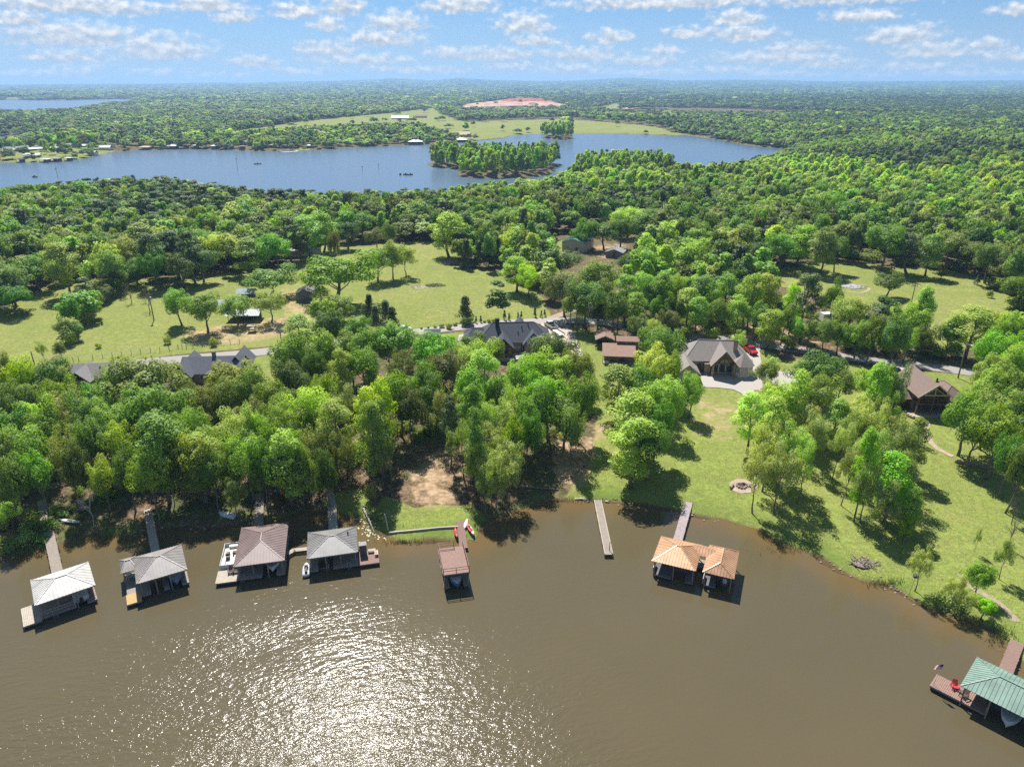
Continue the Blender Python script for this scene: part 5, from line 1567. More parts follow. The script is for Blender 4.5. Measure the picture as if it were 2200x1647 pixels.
jetski(W2(b6, l2.x + w2 * .2, l2.y - d2 * .2, .35), rz + R(180), 'dark jet ski on a lift under the smaller orange roof', mat('maroon_gelcoat', (.14, .06, .09), .35))
pier('pier', (1479, 1080), (1456, 1160), 1.5, 'purple-grey timber pier leading to the orange-roofed boathouse', mat('mauve_grey_boards', (.36, .30, .29), .9, var=.15), .62)
pier('pier', (1284, 1074), (1308, 1190), 1.25, 'long bare wooden pier standing alone in the cove', WOODGREY, .62, rails=WOODPALE)
mp = empty('mooring_post', plane_hit(1309, 1182, .6), 0)
tag(mp, 'dark mooring post at the end of the lone bare pier', 'post')
MB().tube([(0, 0, 0), (.05, 0, 1.5)], [.06, .05], 6).build('post_shaft', BLACK, mp); MB().ell((.05, 0, 1.55), .09, .09, .09, 8, 5).build('post_cap', BLACK, mp)
# green roofed, lower right
GR = metal_roof('green_metal_roof', (.185, .275, .22))
LB, LF = plane_hit(2100, 1411, 3.1), plane_hit(2063, 1472, 3.1)
FD = (plane_hit(2200, 1541, 3.1) - LF); FD.z = 0; FD.normalize()
w = 14.0; nv = Vector((-FD.y, FD.x, 0)); d = abs((LB - LF).dot(nv))
c = LF + FD * w / 2 + nv * d / 2; rz = math.atan2(FD.y, FD.x)
b7 = empty('boathouse', (c.x, c.y, 0), rz)
tag(b7, 'large boathouse with a green metal hip roof and red-brown deck', 'boathouse', 'boathouses along the cove')
hip_roof(b7, -w / 2, w / 2, -d / 2, d / 2, 3.1, 1.3, 'x', GR, w - d * .9)
RB_ = mat('redbrown_deck', (.26, .165, .13), .85, var=.14, vscale=2, stretch=(1, 6, 1))
deck(b7, -w / 2 - 3.0, -w / 2 + 3.2, -d / 2 + .3, -d / 2 + 3.0, .7, RB_, 'y', 'front_deck')
deck(b7, -w / 2 + .2, -w / 2 + 3.2, -d / 2 + 3.02, d / 2 - .2, .7, RB_, 'y', 'inner_deck')
deck(b7, w * .06, w * .06 + 1.6, -d / 2 + .2, d / 2 - .2, .7, RB_, 'x', 'middle_finger')
deck(b7, -w / 2 + 3.22, w * .06 - .02, d / 2 - 1.4, d / 2 - .2, .7, RB_, 'x', 'back_deck')
deck(b7, w / 2 - 1.6, w / 2 - .1, -d / 2 + .2, d / 2 - .2, .7, RB_, 'x', 'right_finger')
posts(b7, [(x, y) for x in (-w / 2 + .5, -w / 2 + 3.2, w * .06 + 1.4, w / 2 - .4) for y in (-d / 2 + .4, d / 2 - .4)], -1.2, 3.0)
railing(b7, [(-w / 2 + 3.1, -d / 2 + .4), (-w / 2 + 3.1, -d / 2 + 2.9)], .7, .95)
runabout(W2(b7, -w * .12, -d * .12, .6), rz + R(180), 'white boat with open seats under the green-roofed boathouse', WHITEP, 5.4, 2.2)
chair(W2(b7, -w / 2 - .7, -d / 2 + 2.0, .7), rz + .5, 'bright red chair on the deck left of the green roof', mat('red_chair', (.52, .03, .05), .5))
chair(W2(b7, -w / 2 + .5, -d / 2 + 1.3, .7), rz - .4, 'dark wooden chair at the edge of the green roof', BRCH)
chair(W2(b7, -w / 2 + 2.2, -d / 2 + 3.2, .7), rz + 2.6, 'pale grey deck chair in the shade under the green roof', mat('pale_blue_chair', (.42, .50, .52), .6))
pier('pier', (2186, 1378), (2158, 1448), 1.6, 'reddish pier under a leaning tree behind the green-roofed boathouse', RB_, .7)
fp = W2(b7, -w / 2 - 2.7, -d / 2 + .7, .7)
fl = empty('flagpole', fp, rz)
tag(fl, 'pole with a striped flag on the corner of the green boathouse deck', 'flag')
MB().tube([(0, 0, 0), (.35, .1, 3.7)], [.03, .02], 6).build('pole', WHITEP, fl)
fmat = bpy.data.materials.new('striped_flag'); fmat.use_nodes = True
t = fmat.node_tree; b = t.nodes['Principled BSDF']; b.inputs['Roughness'].default_value = .8
ats = N(t, 'ShaderNodeAttribute', attribute_name='fuv'); sx3 = N(t, 'ShaderNodeSeparateXYZ'); lk(t, ats.outputs['Vector'], sx3.inputs[0])
stripe = mth(t, 'GREATER_THAN', mth(t, 'FRACT', mth(t, 'MULTIPLY', sx3.outputs[1], 6.5)), .5)
colr = mixc(t, stripe, (.62, .03, .06), (.85, .84, .82))
canton = mth(t, 'MULTIPLY', mth(t, 'LESS_THAN', sx3.outputs[0], .4), mth(t, 'GREATER_THAN', sx3.outputs[1], .46))
lk(t, mixc(t, canton, colr, (.04, .06, .25)), b.inputs['Base Color'])
fmb = MB(); nu, nvv = 12, 8; uvs = []
for i in range(nu + 1):
    for j in range(nvv + 1):
        u, v_ = i / nu, j / nvv
        uvs.append((u, v_, 0))
        fmb.v.append((.33 - .95 * u * .8 + .1 * v_, -.05 + .12 * math.sin(u * 7 + v_), 3.55 - .8 * (1 - v_) - .55 * u * u))
for i in range(nu):
    for j in range(nvv):
        a = i * (nvv + 1) + j
        fmb.f.append((a, a + 1, a + nvv + 2, a + nvv + 1))
fo = fmb.build('flag_cloth', fmat, fl, smooth=True)
aa = fo.data.attributes.new('fuv', 'FLOAT_VECTOR', 'POINT'); aa.data.foreach_set('vector', np.array(uvs, np.float32).ravel())

# small craft and clutter on the bank
REDK = mat('red_plastic', (.55, .03, .04), .4, spec=.5)
kp = G(1004, 1140)
kayak(kp + Vector((.2, .6, .1)), .25, 'red kayak lying beside the flat-topped dock walkway', REDK, 3.2, tilt=.25)
kayak(G(1001, 1128) + Vector((0, 0, .12)), -.1, 'white canoe lying above the red kayak near the walkway', WHITEP, 3.0, .8, flip=True)
kayak(G(984, 1147) + Vector((-.3, 0, .05)), .2, 'second red kayak, half hidden left of the walkway', REDK, 2.8)
kayak(G(1009, 1142) + Vector((.3, 0, .1)), .35, 'pale kayak at the right of the red kayak', mat('cream_plastic', (.66, .58, .46), .45), 3.0)
kayak(G(150, 1122) + Vector((0, 0, .1)), 1.4, 'white and dark canoe in the shade of the left bank', WHITEP, 4.0, .9)
jb = empty('rowing_boat', G(489, 1107) + Vector((0, 0, .55)), 1.2); tag(jb, 'upturned white rowing boat under shoreline trees', 'boat')
ho_ = MB().loft(hull_rings(3.8, 1.5, .5, 7), True).build('hull', WHITEP, jb, smooth=True); MB().box(-.5, .5, -1.9, -1.8, .1, .5).build('transom', WHITEP, jb)
jb.rotation_euler = (0, R(180), 1.2)
for (px_, py_, cm, lb) in ((599, 1058, mat('blue_drum', (.03, .16, .36), .4), 'blue plastic drum under the trees near the brown boathouse'), (606, 1060, mat('orange_drum', (.62, .16, .05), .5), 'orange drum beside the blue drum under the trees')):
    dr = empty('drum', G(px_, py_)); tag(dr, lb, 'drum')
    MB().tube([(0, 0, 0), (0, 0, .1), (0, 0, .9), (0, 0, .95)], [.36, .4, .4, .34], 12).build('drum_body', cm, dr, smooth=False); MB().cyl((0, 0, .95), .3, .05, 12).build('lid', BLACK, dr)
tb = empty('timber_edging', G(907, 1142)); tag(tb, 'long pale timber edging along the grassy point', 'timber')
o0 = tb.location.copy()
for a_, b_ in (((836, 1146), (868, 1143)), ((868, 1143), (907, 1139)), ((907, 1139), (945, 1135)), ((945, 1135), (984, 1133))):
    A, B = G(*a_), G(*b_)
    MB().bar(A - o0 + Vector((0, 0, .15)), B - o0 + Vector((0, 0, .15)), .28, .35).build('timber_beam', WOODPALE, tb)
lgm = mat('bleached_log', (.56, .50, .42), .9)
for a_, b_, lb in (((826, 1104), (834, 1140), 'pale log lying on the left edge of the grassy point'), ((780, 1090), (804, 1145), 'long pale driftwood trunk leaning out of the reeds'), ((1235, 1073), (1262, 1074), 'pale log at the bank left of the lone pier'),
                   ((1300, 1078), (1308, 1080), 'short pale log at the bank right of the lone pier'), ((2008, 1290), (2029, 1308), 'pale log lying on the bank between two small shore trees'), ((1112, 1047), (1200, 1053), 'dark fallen trunk across the grass above the cove')):
    A, B = G(*a_), G(*b_)
    lo_ = empty('log', A); tag(lo_, lb, 'log')
    dm = B - A
    mm = BARK if 'dark' in lb else lgm
    MB().tube([(0, 0, .12), tuple(dm * .5 + Vector((0, .1, .18))), tuple(dm + Vector((0, 0, .12)))], [.2, .17, .1], 7).build('log_trunk', mm, lo_, smooth=True)
    MB().tube([tuple(dm * .6 + Vector((0, 0, .2))), tuple(dm * .7 + Vector((.3, .5, .5)))], [.07, .03], 5).build('branch_stub', mm, lo_)
#@@HOUSES

# ------------------------------------------------------------------ houses
def shingle(name, col):
    return mat(name, col, .92, var=.16, vscale=2.4, spec=.15, bump=.3, stretch=(1, 1, 3))
SLATE = shingle('slate_grey_shingles', (.075, .080, .095))
TANSH = shingle('tan_grey_shingles', (.255, .225, .200))
BRNSH = shingle('brown_shingles', (.20, .145, .120))
RUSTSH = shingle('rusty_brown_shingles', (.25, .165, .125))
BLUESH = shingle('blue_grey_shingles', (.125, .130, .150))
BRICK = mat('tan_brick', (.34, .26, .20), .9, var=.14, vscale=6)
STUCCO = mat('cream_siding', (.60, .56, .48), .85, var=.05)
TIMBER = mat('dark_timber', (.13, .085, .055), .85, var=.2)
STONEW = mat('rubble_stone', (.34, .25, .19), .95, var=.35, vscale=2.6)
PLAST = mat('ivory_gable', (.52, .46, .36), .85, var=.08)

def door(parent, x, y, w=1.0, h=2.1, m_=None, z=0.0):
    d_ = MB().box(x - w / 2, x + w / 2, y - .06, y, z, z + h).build('door', m_ or TIMBER, parent)
    MB().box(x + w * .35, x + w * .42, y - .12, y - .06, z + .95, z + 1.1).build('handle', STEEL, d_)
    return d_

def ground_root(name, px, py, rz, label, cat, dz=0.0, group=None):
    p = G(px, py)
    r = empty(name, p + Vector((0, 0, dz)), rz)
    return tag(r, label, cat, group)

def chimney(parent, x, y, z0, z1, w=1.0, d=.7, m_=None):
    c_ = MB().box(x - w / 2, x + w / 2, y - d / 2, y + d / 2, z0, z1).build('chimney', m_ or STONEW, parent)
    MB().box(x - w / 2 - .08, x + w / 2 + .08, y - d / 2 - .08, y + d / 2 + .08, z1, z1 + .15).build('chimney_cap', BLACK, c_)

# slate grey house
h1 = ground_root('house', 1103, 758, R(3.5), 'large slate-grey hip roofed house with timber porch gable and dark chimney', 'house', .2)
h1.location += Vector((0, 4.2, 0))
gable_wall(h1, -9.5, 9.5, -4.5, 5.5, 3.0, 0, 'x', BRICK)
hip_roof(h1, -9.5, 9.5, -4.5, 5.5, 3.0, 3.9, 'x', SLATE, 11.0, None, .16, .6, True)
hip_roof(h1, -13.0, -6.5, -3.6, 4.2, 2.95, 2.6, 'x', SLATE, 2.2, None, .16, .5, True)
gable_wall(h1, -12.6, -9.52, -3.4, 4.0, 2.95, 0, 'x', BRICK)
gable_wall(h1, -5.4, -.8, -6.9, -3.5, 3.0, 0, 'y', BRICK)
gable_roof(h1, -5.4, -.8, -8.6, 0.5, 3.0, 2.4, 'y', SLATE, .5, .16, None, TIMBER)
for x in (-5.3, -.9):
    MB().box(x - .17, x + .17, -8.6, -8.26, -.4, 3.0).build('porch_post', TIMBER, h1)
tr = MB()
tr.bar((-5.4, -8.42, 3.0), (-.8, -8.42, 3.0), .2); tr.bar((-3.1, -8.42, 3.0), (-3.1, -8.42, 5.1), .18); tr.bar((-4.5, -8.42, 3.05), (-3.1, -8.42, 4.3), .15); tr.bar((-1.7, -8.42, 3.05), (-3.1, -8.42, 4.3), .15)
tr.build('gable_truss', TIMBER, h1)
gable_wall(h1, 2.6, 7.4, -6.8, -4.0, 3.0, 0, 'y', BRICK)
hip_roof(h1, 2.6, 7.4, -6.8, 1.5, 3.0, 2.5, 'y', SLATE, 4.4, None, .16, .5, True)
MB().box(-.7, 2.5, -8.0, -4.52, -.3, .12).build('porch_slab', CONC, h1)
MB().box(-6.0, 3.2, -9.6, -8.02, -.6, .05).build('terrace', CONC, h1)
for x in (.1, 1.6):
    window(h1, x, -4.5, 1.6, 1.2, 1.9, WHITEP)
window(h1, -3.1, -6.9, 1.5, 2.6, 2.0, TIMBER, -1, 2); door(h1, 2.2, -4.5)
window(h1, 5.0, -6.8, 1.6, 1.8, 1.5); window(h1, -8.0, -4.5, 1.6, 1.6, 1.4); window(h1, 8.6, -4.5, 1.6, 1.2, 1.4)
chimney(h1, -4.4, -.6, 3.0, 8.3, 1.0, .8, mat('black_chimney', (.03, .03, .034), .8))
gable_roof(h1, 0.2, 4.0, 2.0, 6.6, 4.4, 2.0, 'y', SLATE, .3, .14)
gable_wall(h1, 0.3, 3.9, 4.2, 6.5, 3.0, 0, 'y', BRICK)
vp = MB()
for x, y, z in ((2.2, -1.2, 6.1), (3.9, -.4, 6.7), (1.1, -2.4, 5.0)):
    vp.box(x - .12, x + .12, y - .12, y + .12, z - .4, z + .35)
vp.build('roof_vents', BLACK, h1)
# tan shingled house
h2 = ground_root('house', 1542, 806, R(-4), 'tan shingled house with ornate timber front gable and glazed corner room', 'house', .15)
h2.location += Vector((0, 6.0, 0))
gable_wall(h2, -7.5, 8.4, -3.5, 5.5, 3.0, 0, 'x', STUCCO)
hip_roof(h2, -7.5, 8.4, -4.2, 5.6, 3.0, 3.8, 'x', TANSH, 8.5, None, .16, .5, True)
gable_wall(h2, -1.0, 4.0, -5.0, -3.52, 3.2, 0, 'y', PLAST)
gable_roof(h2, -1.3, 4.3, -7.0, 2.5, 3.2, 3.3, 'y', TANSH, .5, .16, None, TIMBER)
for x in (-1.1, 4.1):
    MB().box(x - .25, x + .25, -6.9, -6.4, -.4, 3.2).build('porch_post', STONEW, h2)
gmb = MB()
gmb.add([(-1.3, -5.02, 3.2), (4.3, -5.02, 3.2), (1.5, -5.02, 6.4)], [(0, 1, 2)]); gmb.build('gable_panel', PLAST, h2)
tr = MB()
tr.bar((-1.3, -6.6, 3.2), (4.3, -6.6, 3.2), .22)
for a_, b_ in (((1.5, 3.2), (1.5, 6.2)), ((0, 3.2), (1.5, 4.9)), ((3.0, 3.2), (1.5, 4.9)), ((.3, 4.6), (2.7, 4.6)), ((-.6, 3.2), (.3, 4.7)), ((3.6, 3.2), (2.7, 4.7))):
    tr.bar((a_[0], -6.6, a_[1]), (b_[0], -6.6, b_[1]), .17)
for k in range(8):
    a_, b_ = k * math.pi / 8, (k + 1) * math.pi / 8
    tr.bar((1.5 + 1.5 * math.cos(a_), -6.62, 3.25 + 1.35 * math.sin(a_)), (1.5 + 1.5 * math.cos(b_), -6.62, 3.25 + 1.35 * math.sin(b_)), .14)
tr.build('gable_truss', TIMBER, h2)
for x in (-.2, 1.5, 3.2):
    window(h2, x, -5.0, 1.5, 1.25, 2.3, TIMBER, -1, 1)
# glazed octagonal room
cx8, cy8, r8 = 6.3, -5.2, 2.5
octp = [(cx8 + r8 * math.cos(R(22.5 + 45 * k)), cy8 + r8 * math.sin(R(22.5 + 45 * k))) for k in range(8)]
MB().loft([[(x, y, -.4) for x, y in octp], [(x, y, 1.0) for x, y in octp]]).build('sunroom_base', STUCCO, h2)
for k in range(8):
    (xa_, ya_), (xb_, yb_) = octp[k], octp[(k + 1) % 8]
    if (ya_ + yb_) / 2 > cy8 + 1.6: continue
    fr = MB()
    for f_ in (0.02, .5, .98):
        px3, py3 = xa_ + (xb_ - xa_) * f_, ya_ + (yb_ - ya_) * f_
        fr.bar((px3, py3, 1.0), (px3, py3, 2.75), .11)
    fr.bar((xa_, ya_, 2.72), (xb_, yb_, 2.72), .16)
    fo_ = fr.build('window', WHITEP, h2)
    nx3, ny3 = (xa_ + xb_) / 2 - cx8, (ya_ + yb_) / 2 - cy8
    q_ = .985
    ip_ = [(cx8 + (x - cx8) * q_, cy8 + (y - cy8) * q_) for x, y in ((xa_, ya_), (xb_, yb_))]
    MB().add([(*ip_[0], 1.02), (*ip_[1], 1.02), (*ip_[1], 2.66), (*ip_[0], 2.66)], [(0, 1, 2, 3)]).build('pane', mat('sunroom_glass', (.30, .27, .22), .12, spec=.8), fo_)
oc = [(cx8 + (x - cx8) * 1.18, cy8 + (y - cy8) * 1.18) for x, y in octp]
for k in range(8):
    a_, b_ = oc[k], oc[(k + 1) % 8]
    MB().slab([(a_[0], a_[1], 2.8), (b_[0], b_[1], 2.8), (cx8, cy8, 5.3)], .1).build('roof_slope', TANSH, h2)
# front left wing, lower garage gable
gable_wall(h2, -10.2, -5.2, -10.5, -2.5, 2.2, 2.0, 'y', mat('grey_siding', (.40, .39, .36), .85), -2.6)
gable_roof(h2, -10.2, -5.2, -10.5, -1.0, 2.2, 2.0, 'y', TANSH, .45, .16, None, WHITEP)
window(h2, -7.7, -10.5, 2.4, 1.0, 1.1)
MB().box(-9.6, -6.0, -10.56, -10.5, -2.4, -.3).build('garage_door', BLACK, h2)
gable_wall(h2, -9.5, -7.0, -2.0, 4.0, 3.0, 0, 'x', STUCCO)
hip_roof(h2, -10.0, -5.0, -1.0, 6.0, 3.0, 2.8, 'y', TANSH, 2.4, None, .16, .4, True)
chimney(h2, 4.9, -1.6, 3.0, 7.4, 1.0, .9)
MB().box(-2.9, -1.4, -5.4, -3.52, -.4, 2.6).build('stone_entry', STONEW, h2)
door(h2, -3.8, -4.0); window(h2, -5.0, -3.5, 1.5, 1.0, 1.3)
gable_roof(h2, 2.5, 5.0, 2.5, 6.3, 4.3, 1.6, 'y', TANSH, .2, .14)
# brown cottage
h3 = ground_root('house', 1335, 782, R(-6), 'small brown roofed cottage with a raised clerestory block', 'house', .1)
h3.location += Vector((0, 3.6, 0))
WOODW = mat('brown_board_siding', (.27, .19, .13), .9, var=.16, vscale=2, stretch=(4, 4, .4))
gable_wall(h3, -4.6, 4.0, -2.2, 3.4, 2.5, 0, 'x', WOODW)
slope(h3, [(-5.2, -4.4, 2.35), (4.6, -4.4, 2.35), (4.6, 3.4, 3.7), (-5.2, 3.4, 3.7)], RUSTSH, None, .16)
gable_wall(h3, -.6, 5.6, 3.42, 7.2, 4.5, 0, 'x', WOODW)
slope(h3, [(-1.1, 2.9, 4.5), (6.0, 2.9, 4.5), (6.0, 5.4, 5.2), (-1.1, 5.4, 5.2)], RUSTSH, None, .16)
slope(h3, [(6.0, 7.8, 4.5), (-1.1, 7.8, 4.5), (-1.1, 5.4, 5.2), (6.0, 5.4, 5.2)], RUSTSH, None, .16)
window(h3, 2.0, 3.42, 4.1, .8, .5)
posts(h3, [(-5.0, -4.1), (-1.7, -4.1), (1.5, -4.1), (4.4, -4.1)], -.5, 2.3, .14, TIMBER)
MB().box(-5.0, 4.4, -4.3, -2.22, -.5, .08).build('porch_floor', WOODGREY, h3)
for x in (-3.3, -1.4, 3.0):
    window(h3, x, -2.2, 1.4, 1.3, 1.2)
door(h3, .8, -2.2)
MB().box(-4.5, -3.3, -4.6, -4.1, .08, .8).build('porch_box', WHITEP, h3)
h3.scale = (.88, .88, .88)
cpo = ground_root('carport', 1300, 745, R(-4), 'open carport with a brown gable roof behind the cottage', 'carport', .05)
cpo.location += Vector((0, 2.2, 0))
gable_roof(cpo, -2.3, 2.3, -3.0, 3.0, 2.5, 1.0, 'y', RUSTSH, .35, .14, None, TRIM)
posts(cpo, [(x, y) for x in (-2.2, 2.2) for y in (-2.8, 2.8)], -.4, 2.5, .15, TIMBER)
MB().box(-2.25, 2.25, 2.7, 2.8, -.3, 2.4).build('back_wall', WOODW, cpo)
MB().box(-2.0, -.9, .5, 2.4, 0, 1.1).build('storage_chest', BLACK, cpo)
gr = ground_root('grill', 1280, 749, .2, 'black kettle grill on legs beside the carport', 'grill')
MB().ell((0, 0, .85), .35, .35, .3, 10, 6).build('kettle', BLACK, gr, smooth=True)
for k in range(3):
    a_ = k * 2.1
    MB().bar((.12 * math.cos(a_), .12 * math.sin(a_), .7), (.35 * math.cos(a_), .35 * math.sin(a_), 0), .05).build('leg', BLACK, gr)
# timber gabled house
h4 = ground_root('house', 2003, 893, R(-3), 'brown roofed house with a tall dark timber and glass gable front', 'house', .1)
h4.location += Vector((0, 5.6, 0))
LOGW = mat('log_wall', (.17, .115, .080), .9, var=.2, vscale=2, stretch=(.4, .4, 5))
gable_wall(h4, -3.3, 3.3, -3.0, 6.0, 4.6, 2.6, 'y', LOGW)
gable_roof(h4, -3.3, 3.3, -5.4, 6.0, 4.6, 2.6, 'y', BRNSH, .5, .18, None, TRIM)
gable_wall(h4, -8.8, -3.32, -1.0, 4.4, 2.8, 0, 'x', LOGW)
gable_roof(h4, -9.0, -2.5, -2.6, 5.4, 2.8, 2.4, 'x', BRNSH, .4, .16)
gable_wall(h4, 3.32, 8.0, -1.0, 4.4, 2.8, 0, 'x', LOGW)
hip_roof(h4, 2.4, 8.6, -4.0, 5.2, 2.8, 2.3, 'y', BRNSH, 3.0, None, .16, .4, True)
gable_wall(h4, -9.5, -6.5, 4.42, 8.0, 2.7, 0, 'y', LOGW)
gable_roof(h4, -9.7, -5.3, 3.2, 8.4, 2.7, 1.9, 'y', BRNSH, .3, .16)
tr = MB()
tr.bar((-3.2, -5.1, 4.5), (3.2, -5.1, 4.5), .22); tr.bar((0, -5.1, 4.5), (0, -5.1, 7.0), .2)
tr.bar((-2.2, -5.1, 4.6), (0, -5.1, 6.1), .15); tr.bar((2.2, -5.1, 4.6), (0, -5.1, 6.1), .15)
tr.build('gable_truss', PLAST, h4)
MB().box(-3.2, 3.2, -5.2, -3.02, 2.35, 2.6).build('balcony_floor', TIMBER, h4)
railing(h4, [(-3.1, -5.1), (3.1, -5.1)], 2.6, 1.0, mat('redwood_rail', (.21, .09, .06), .8))
for x in (-3.1, 0, 3.1):
    MB().box(x - .16, x + .16, -5.2, -4.88, -.5, 4.5).build('porch_post', TIMBER, h4)
for x in (-2.0, 0, 2.0):
    window(h4, x, -3.0, 1.25, 1.4, 2.0, TIMBER, -1, 1)
    window(h4, x, -3.0, 3.75, 1.4, 1.5, PLAST, -1, 1)
MB().box(-4.6, 4.6, -6.6, -3.02, -.6, .06).build('terrace', mat('flagstone', (.30, .25, .21), .9, var=.25, vscale=1.6), h4)
for k, (x, y) in enumerate(((-4.6, -6.3), (-4.2, -6.8), (-3.6, -7.1), (-4.9, -5.7), (2.4, -7.0), (3.2, -7.1), (4.0, -7.0), (1.6, -7.1))):
    MB().ell((x, y, .15), .45 + .1 * (k % 3), .4, .4, 8, 5).build('border_stone', mat('pale_boulder', (.52, .42, .31), .95, var=.2), h4)
for x, y, z in ((-4.2, 1.5, 5.2), (4.4, 3.0, 4.8)):
    MB().box(x - .14, x + .14, y - .14, y + .14, z - .5, z + .45).build('roof_vent', BLACK, h4)
# retaining wall down the lawn
rw = empty('retaining_wall', G(2052, 988)); tag(rw, 'low brown stone retaining wall in the shade right of the path', 'wall')
A, B = G(2050, 992), G(2160, 1012)
dd_ = (B - A); L_ = dd_.length; dd_.normalize()
nb = int(L_ / .9)
for row in range(2):
    for k in range(nb):
        p = A + dd_ * (k + .5 * row) * .9 - rw.location
        q = A + dd_ * ((k + .96) + .5 * row) * .9 - rw.location
        z = row * .34
        MB().bar(p + Vector((0, .03 * ((k * 7) % 3), z + .1)), q + Vector((0, .03 * ((k * 7) % 3), z + .1)), .5, .33).build('stone', STONEW, rw)
# roofs half hidden by the left wood
h5 = ground_root('house', 462, 822, R(4), 'blue-grey gabled house behind the bright tree at the lane', 'house')
h5.location += Vector((0, 4, 0))
gable_wall(h5, -8, 6, -4, 4, 2.8, 0, 'x', BRICK)
gable_roof(h5, -8, 6, -4, 4, 2.8, 2.6, 'x', BLUESH, .5, .16)
gable_roof(h5, -9.4, -5.0, -6, 4.6, 2.8, 2.5, 'y', BLUESH, .4, .16); gable_wall(h5, -9.2, -5.2, -5.6, 4.3, 2.8, 0, 'y', BRICK)
gable_roof(h5, 2.2, 6.8, -1, 6.5, 2.9, 2.7, 'y', BLUESH, .4, .16)
for x in (-3, 0, 3): window(h5, x, -4.0, 1.5, 1.2, 1.4)
window(h5, -7.2, -5.6, 1.5, 1.4, 1.4); chimney(h5, -1, .4, 3.6, 6.3, .8, .7, BRICK)
h6 = ground_root('house', 200, 832, R(5), 'half-hidden house with a pale grey shingled roof at the far left', 'house')
h6.location += Vector((0, 3, 0))
gable_wall(h6, -5, 6, -3.5, 3.5, 2.7, 0, 'x', BRICK)
PGS = shingle('pale_grey_shingles', (.24, .225, .215))
gable_roof(h6, -5, 6, -3.5, 3.5, 2.7, 2.3, 'x', PGS, .4, .16)
gable_roof(h6, -4.5, 0.5, -5.5, 1.5, 2.7, 2.2, 'y', PGS, .4, .16); gable_wall(h6, -4.3, .3, -5.2, -3.52, 2.7, 0, 'y', BRICK)
window(h6, -2, -5.2, 1.5, 1.3, 1.3); window(h6, 3, -3.5, 1.5, 1.4, 1.3)
for x in (1.4, 2.6):
    MB().box(x - .15, x + .15, -1.2, -.9, 3.9, 4.6).build('roof_vent', BLACK, h6)
sh_ = ground_root('shed', 930, 730, R(3), 'small grey roofed shed beside the lane', 'shed')
gable_wall(sh_, -2, 2, -1.6, 1.6, 2.2, 0, 'x', WOODW); gable_roof(sh_, -2, 2, -1.6, 1.6, 2.2, 1.0, 'x', BLUESH, .25, .12); door(sh_, 0, -1.6); window(sh_, 1.3, -1.6, 1.3, .6, .6)
# outbuildings by the fields
TIN = metal_roof('pale_tin_roof', (.36, .41, .44))
bn_ = ground_root('barn', 660, 641, R(4), 'weathered grey plank barn under the big olive tree', 'barn')
GREYPL = mat('grey_planks', (.20, .19, .185), .95, var=.25, vscale=2, stretch=(5, 5, .5))
for k in range(14):
    x = -2.8 + k * .4
    zt = 2.6 + 1.3 * (1 - abs(x + .2) / 2.8)
    MB().box(x + .01, x + .37, -3.06, -3.0, -.3, zt).build('plank', GREYPL, bn_)
gable_wall(bn_, -2.75, 2.75, -2.98, 3, 2.6, 1.3, 'y', GREYPL, -.5)
gable_roof(bn_, -2.8, 2.8, -3, 3, 2.6, 1.4, 'y', mat('rusty_tin', (.30, .29, .29), .6, .2, var=.25), .35, .06, .5)
for (px_, py_, w_, d_, rz_, lb) in ((527, 686, 9, 4.5, 3, 'long pale tin-roofed shed under the yellow-green tree'), (487, 664, 3.4, 3, 8, 'small tin-roofed shed left of the long shed'), (532, 640, 5, 3, 4, 'tin-roofed lean-to behind the long shed')):
    s5 = ground_root('shed', px_, py_, R(rz_), lb, 'shed', 0, 'tin-roofed sheds')
    gable_roof(s5, -w_ / 2, w_ / 2, -d_ / 2, d_ / 2, 2.1, 1.0, 'x', TIN, .5, .05, .5)
    posts(s5, [(x, y) for x in (-w_ / 2 + .2, w_ / 2 - .2) for y in (-d_ / 2 + .2, d_ / 2 - .2)], -.3, 2.05, .14)
    MB().box(-w_ / 2 + .3, w_ / 2 - .3, d_ / 2 - .3, d_ / 2 - .22, -.2, 2.3).build('back_wall', GREYPL, s5)
tp = ground_root('feed_stand', 542, 712, .1, 'small roofed wooden feed stand in the bare paddock', 'stand')
posts(tp, [(x, y) for x in (-.9, .9) for y in (-.6, .6)], 0, 1.7, .14); MB().box(-1.2, 1.2, -.9, .9, 1.7, 1.85).build('top', WOODGREY, tp); MB().box(-.85, .85, -.5, .5, .5, .62).build('shelf', WOODGREY, tp)
tr_ = ground_root('trailer_home', 652, 552, R(8), 'beige trailer home partly hidden by trees', 'trailer')
MB().box(-7, 7, -2, 2, .5, 3.2).build('wall', mat('beige_panel', (.50, .42, .34), .8), tr_); gable_roof(tr_, -7, 7, -2, 2, 3.2, .5, 'x', mat('dull_tin', (.42, .40, .38), .6), .2, .06)
for x in (-5, -2, 3.5): window(tr_, x, -2, 2.0, 1.1, .9)
door(tr_, .8, -2, .9, 2.0, WHITEP, .6); MB().box(-6.8, 6.8, -1.8, 1.8, -.3, .5).build('skirting', GREYPL, tr_)
gb = ground_root('metal_building', 1243, 540, R(-24), 'tan metal workshop with a green gable roof among trees', 'workshop')
gb.location += Vector((0, 4, 0))
gable_wall(gb, -5, 5, -6, 6, 4.2, 1.4, 'y', mat('tan_metal_wall', (.47, .41, .34), .6))
gable_roof(gb, -5, 5, -6, 6, 4.2, 1.4, 'y', metal_roof('pine_green_roof', (.13, .30, .24)), .3, .06, .6)
for y in (-3.5, 0, 3.5):
    MB().box(5.0, 5.06, y - 1.2, y + 1.2, -.1, 3.0).build('roller_door', WHITEP, gb)
window(gb, -2.5, -6, 1.7, 1.2, 1.0); door(gb, 1.5, -6)
wb = ground_root('shed', 1322, 551, R(-20), 'shed with a white metal roof right of the green workshop', 'shed')
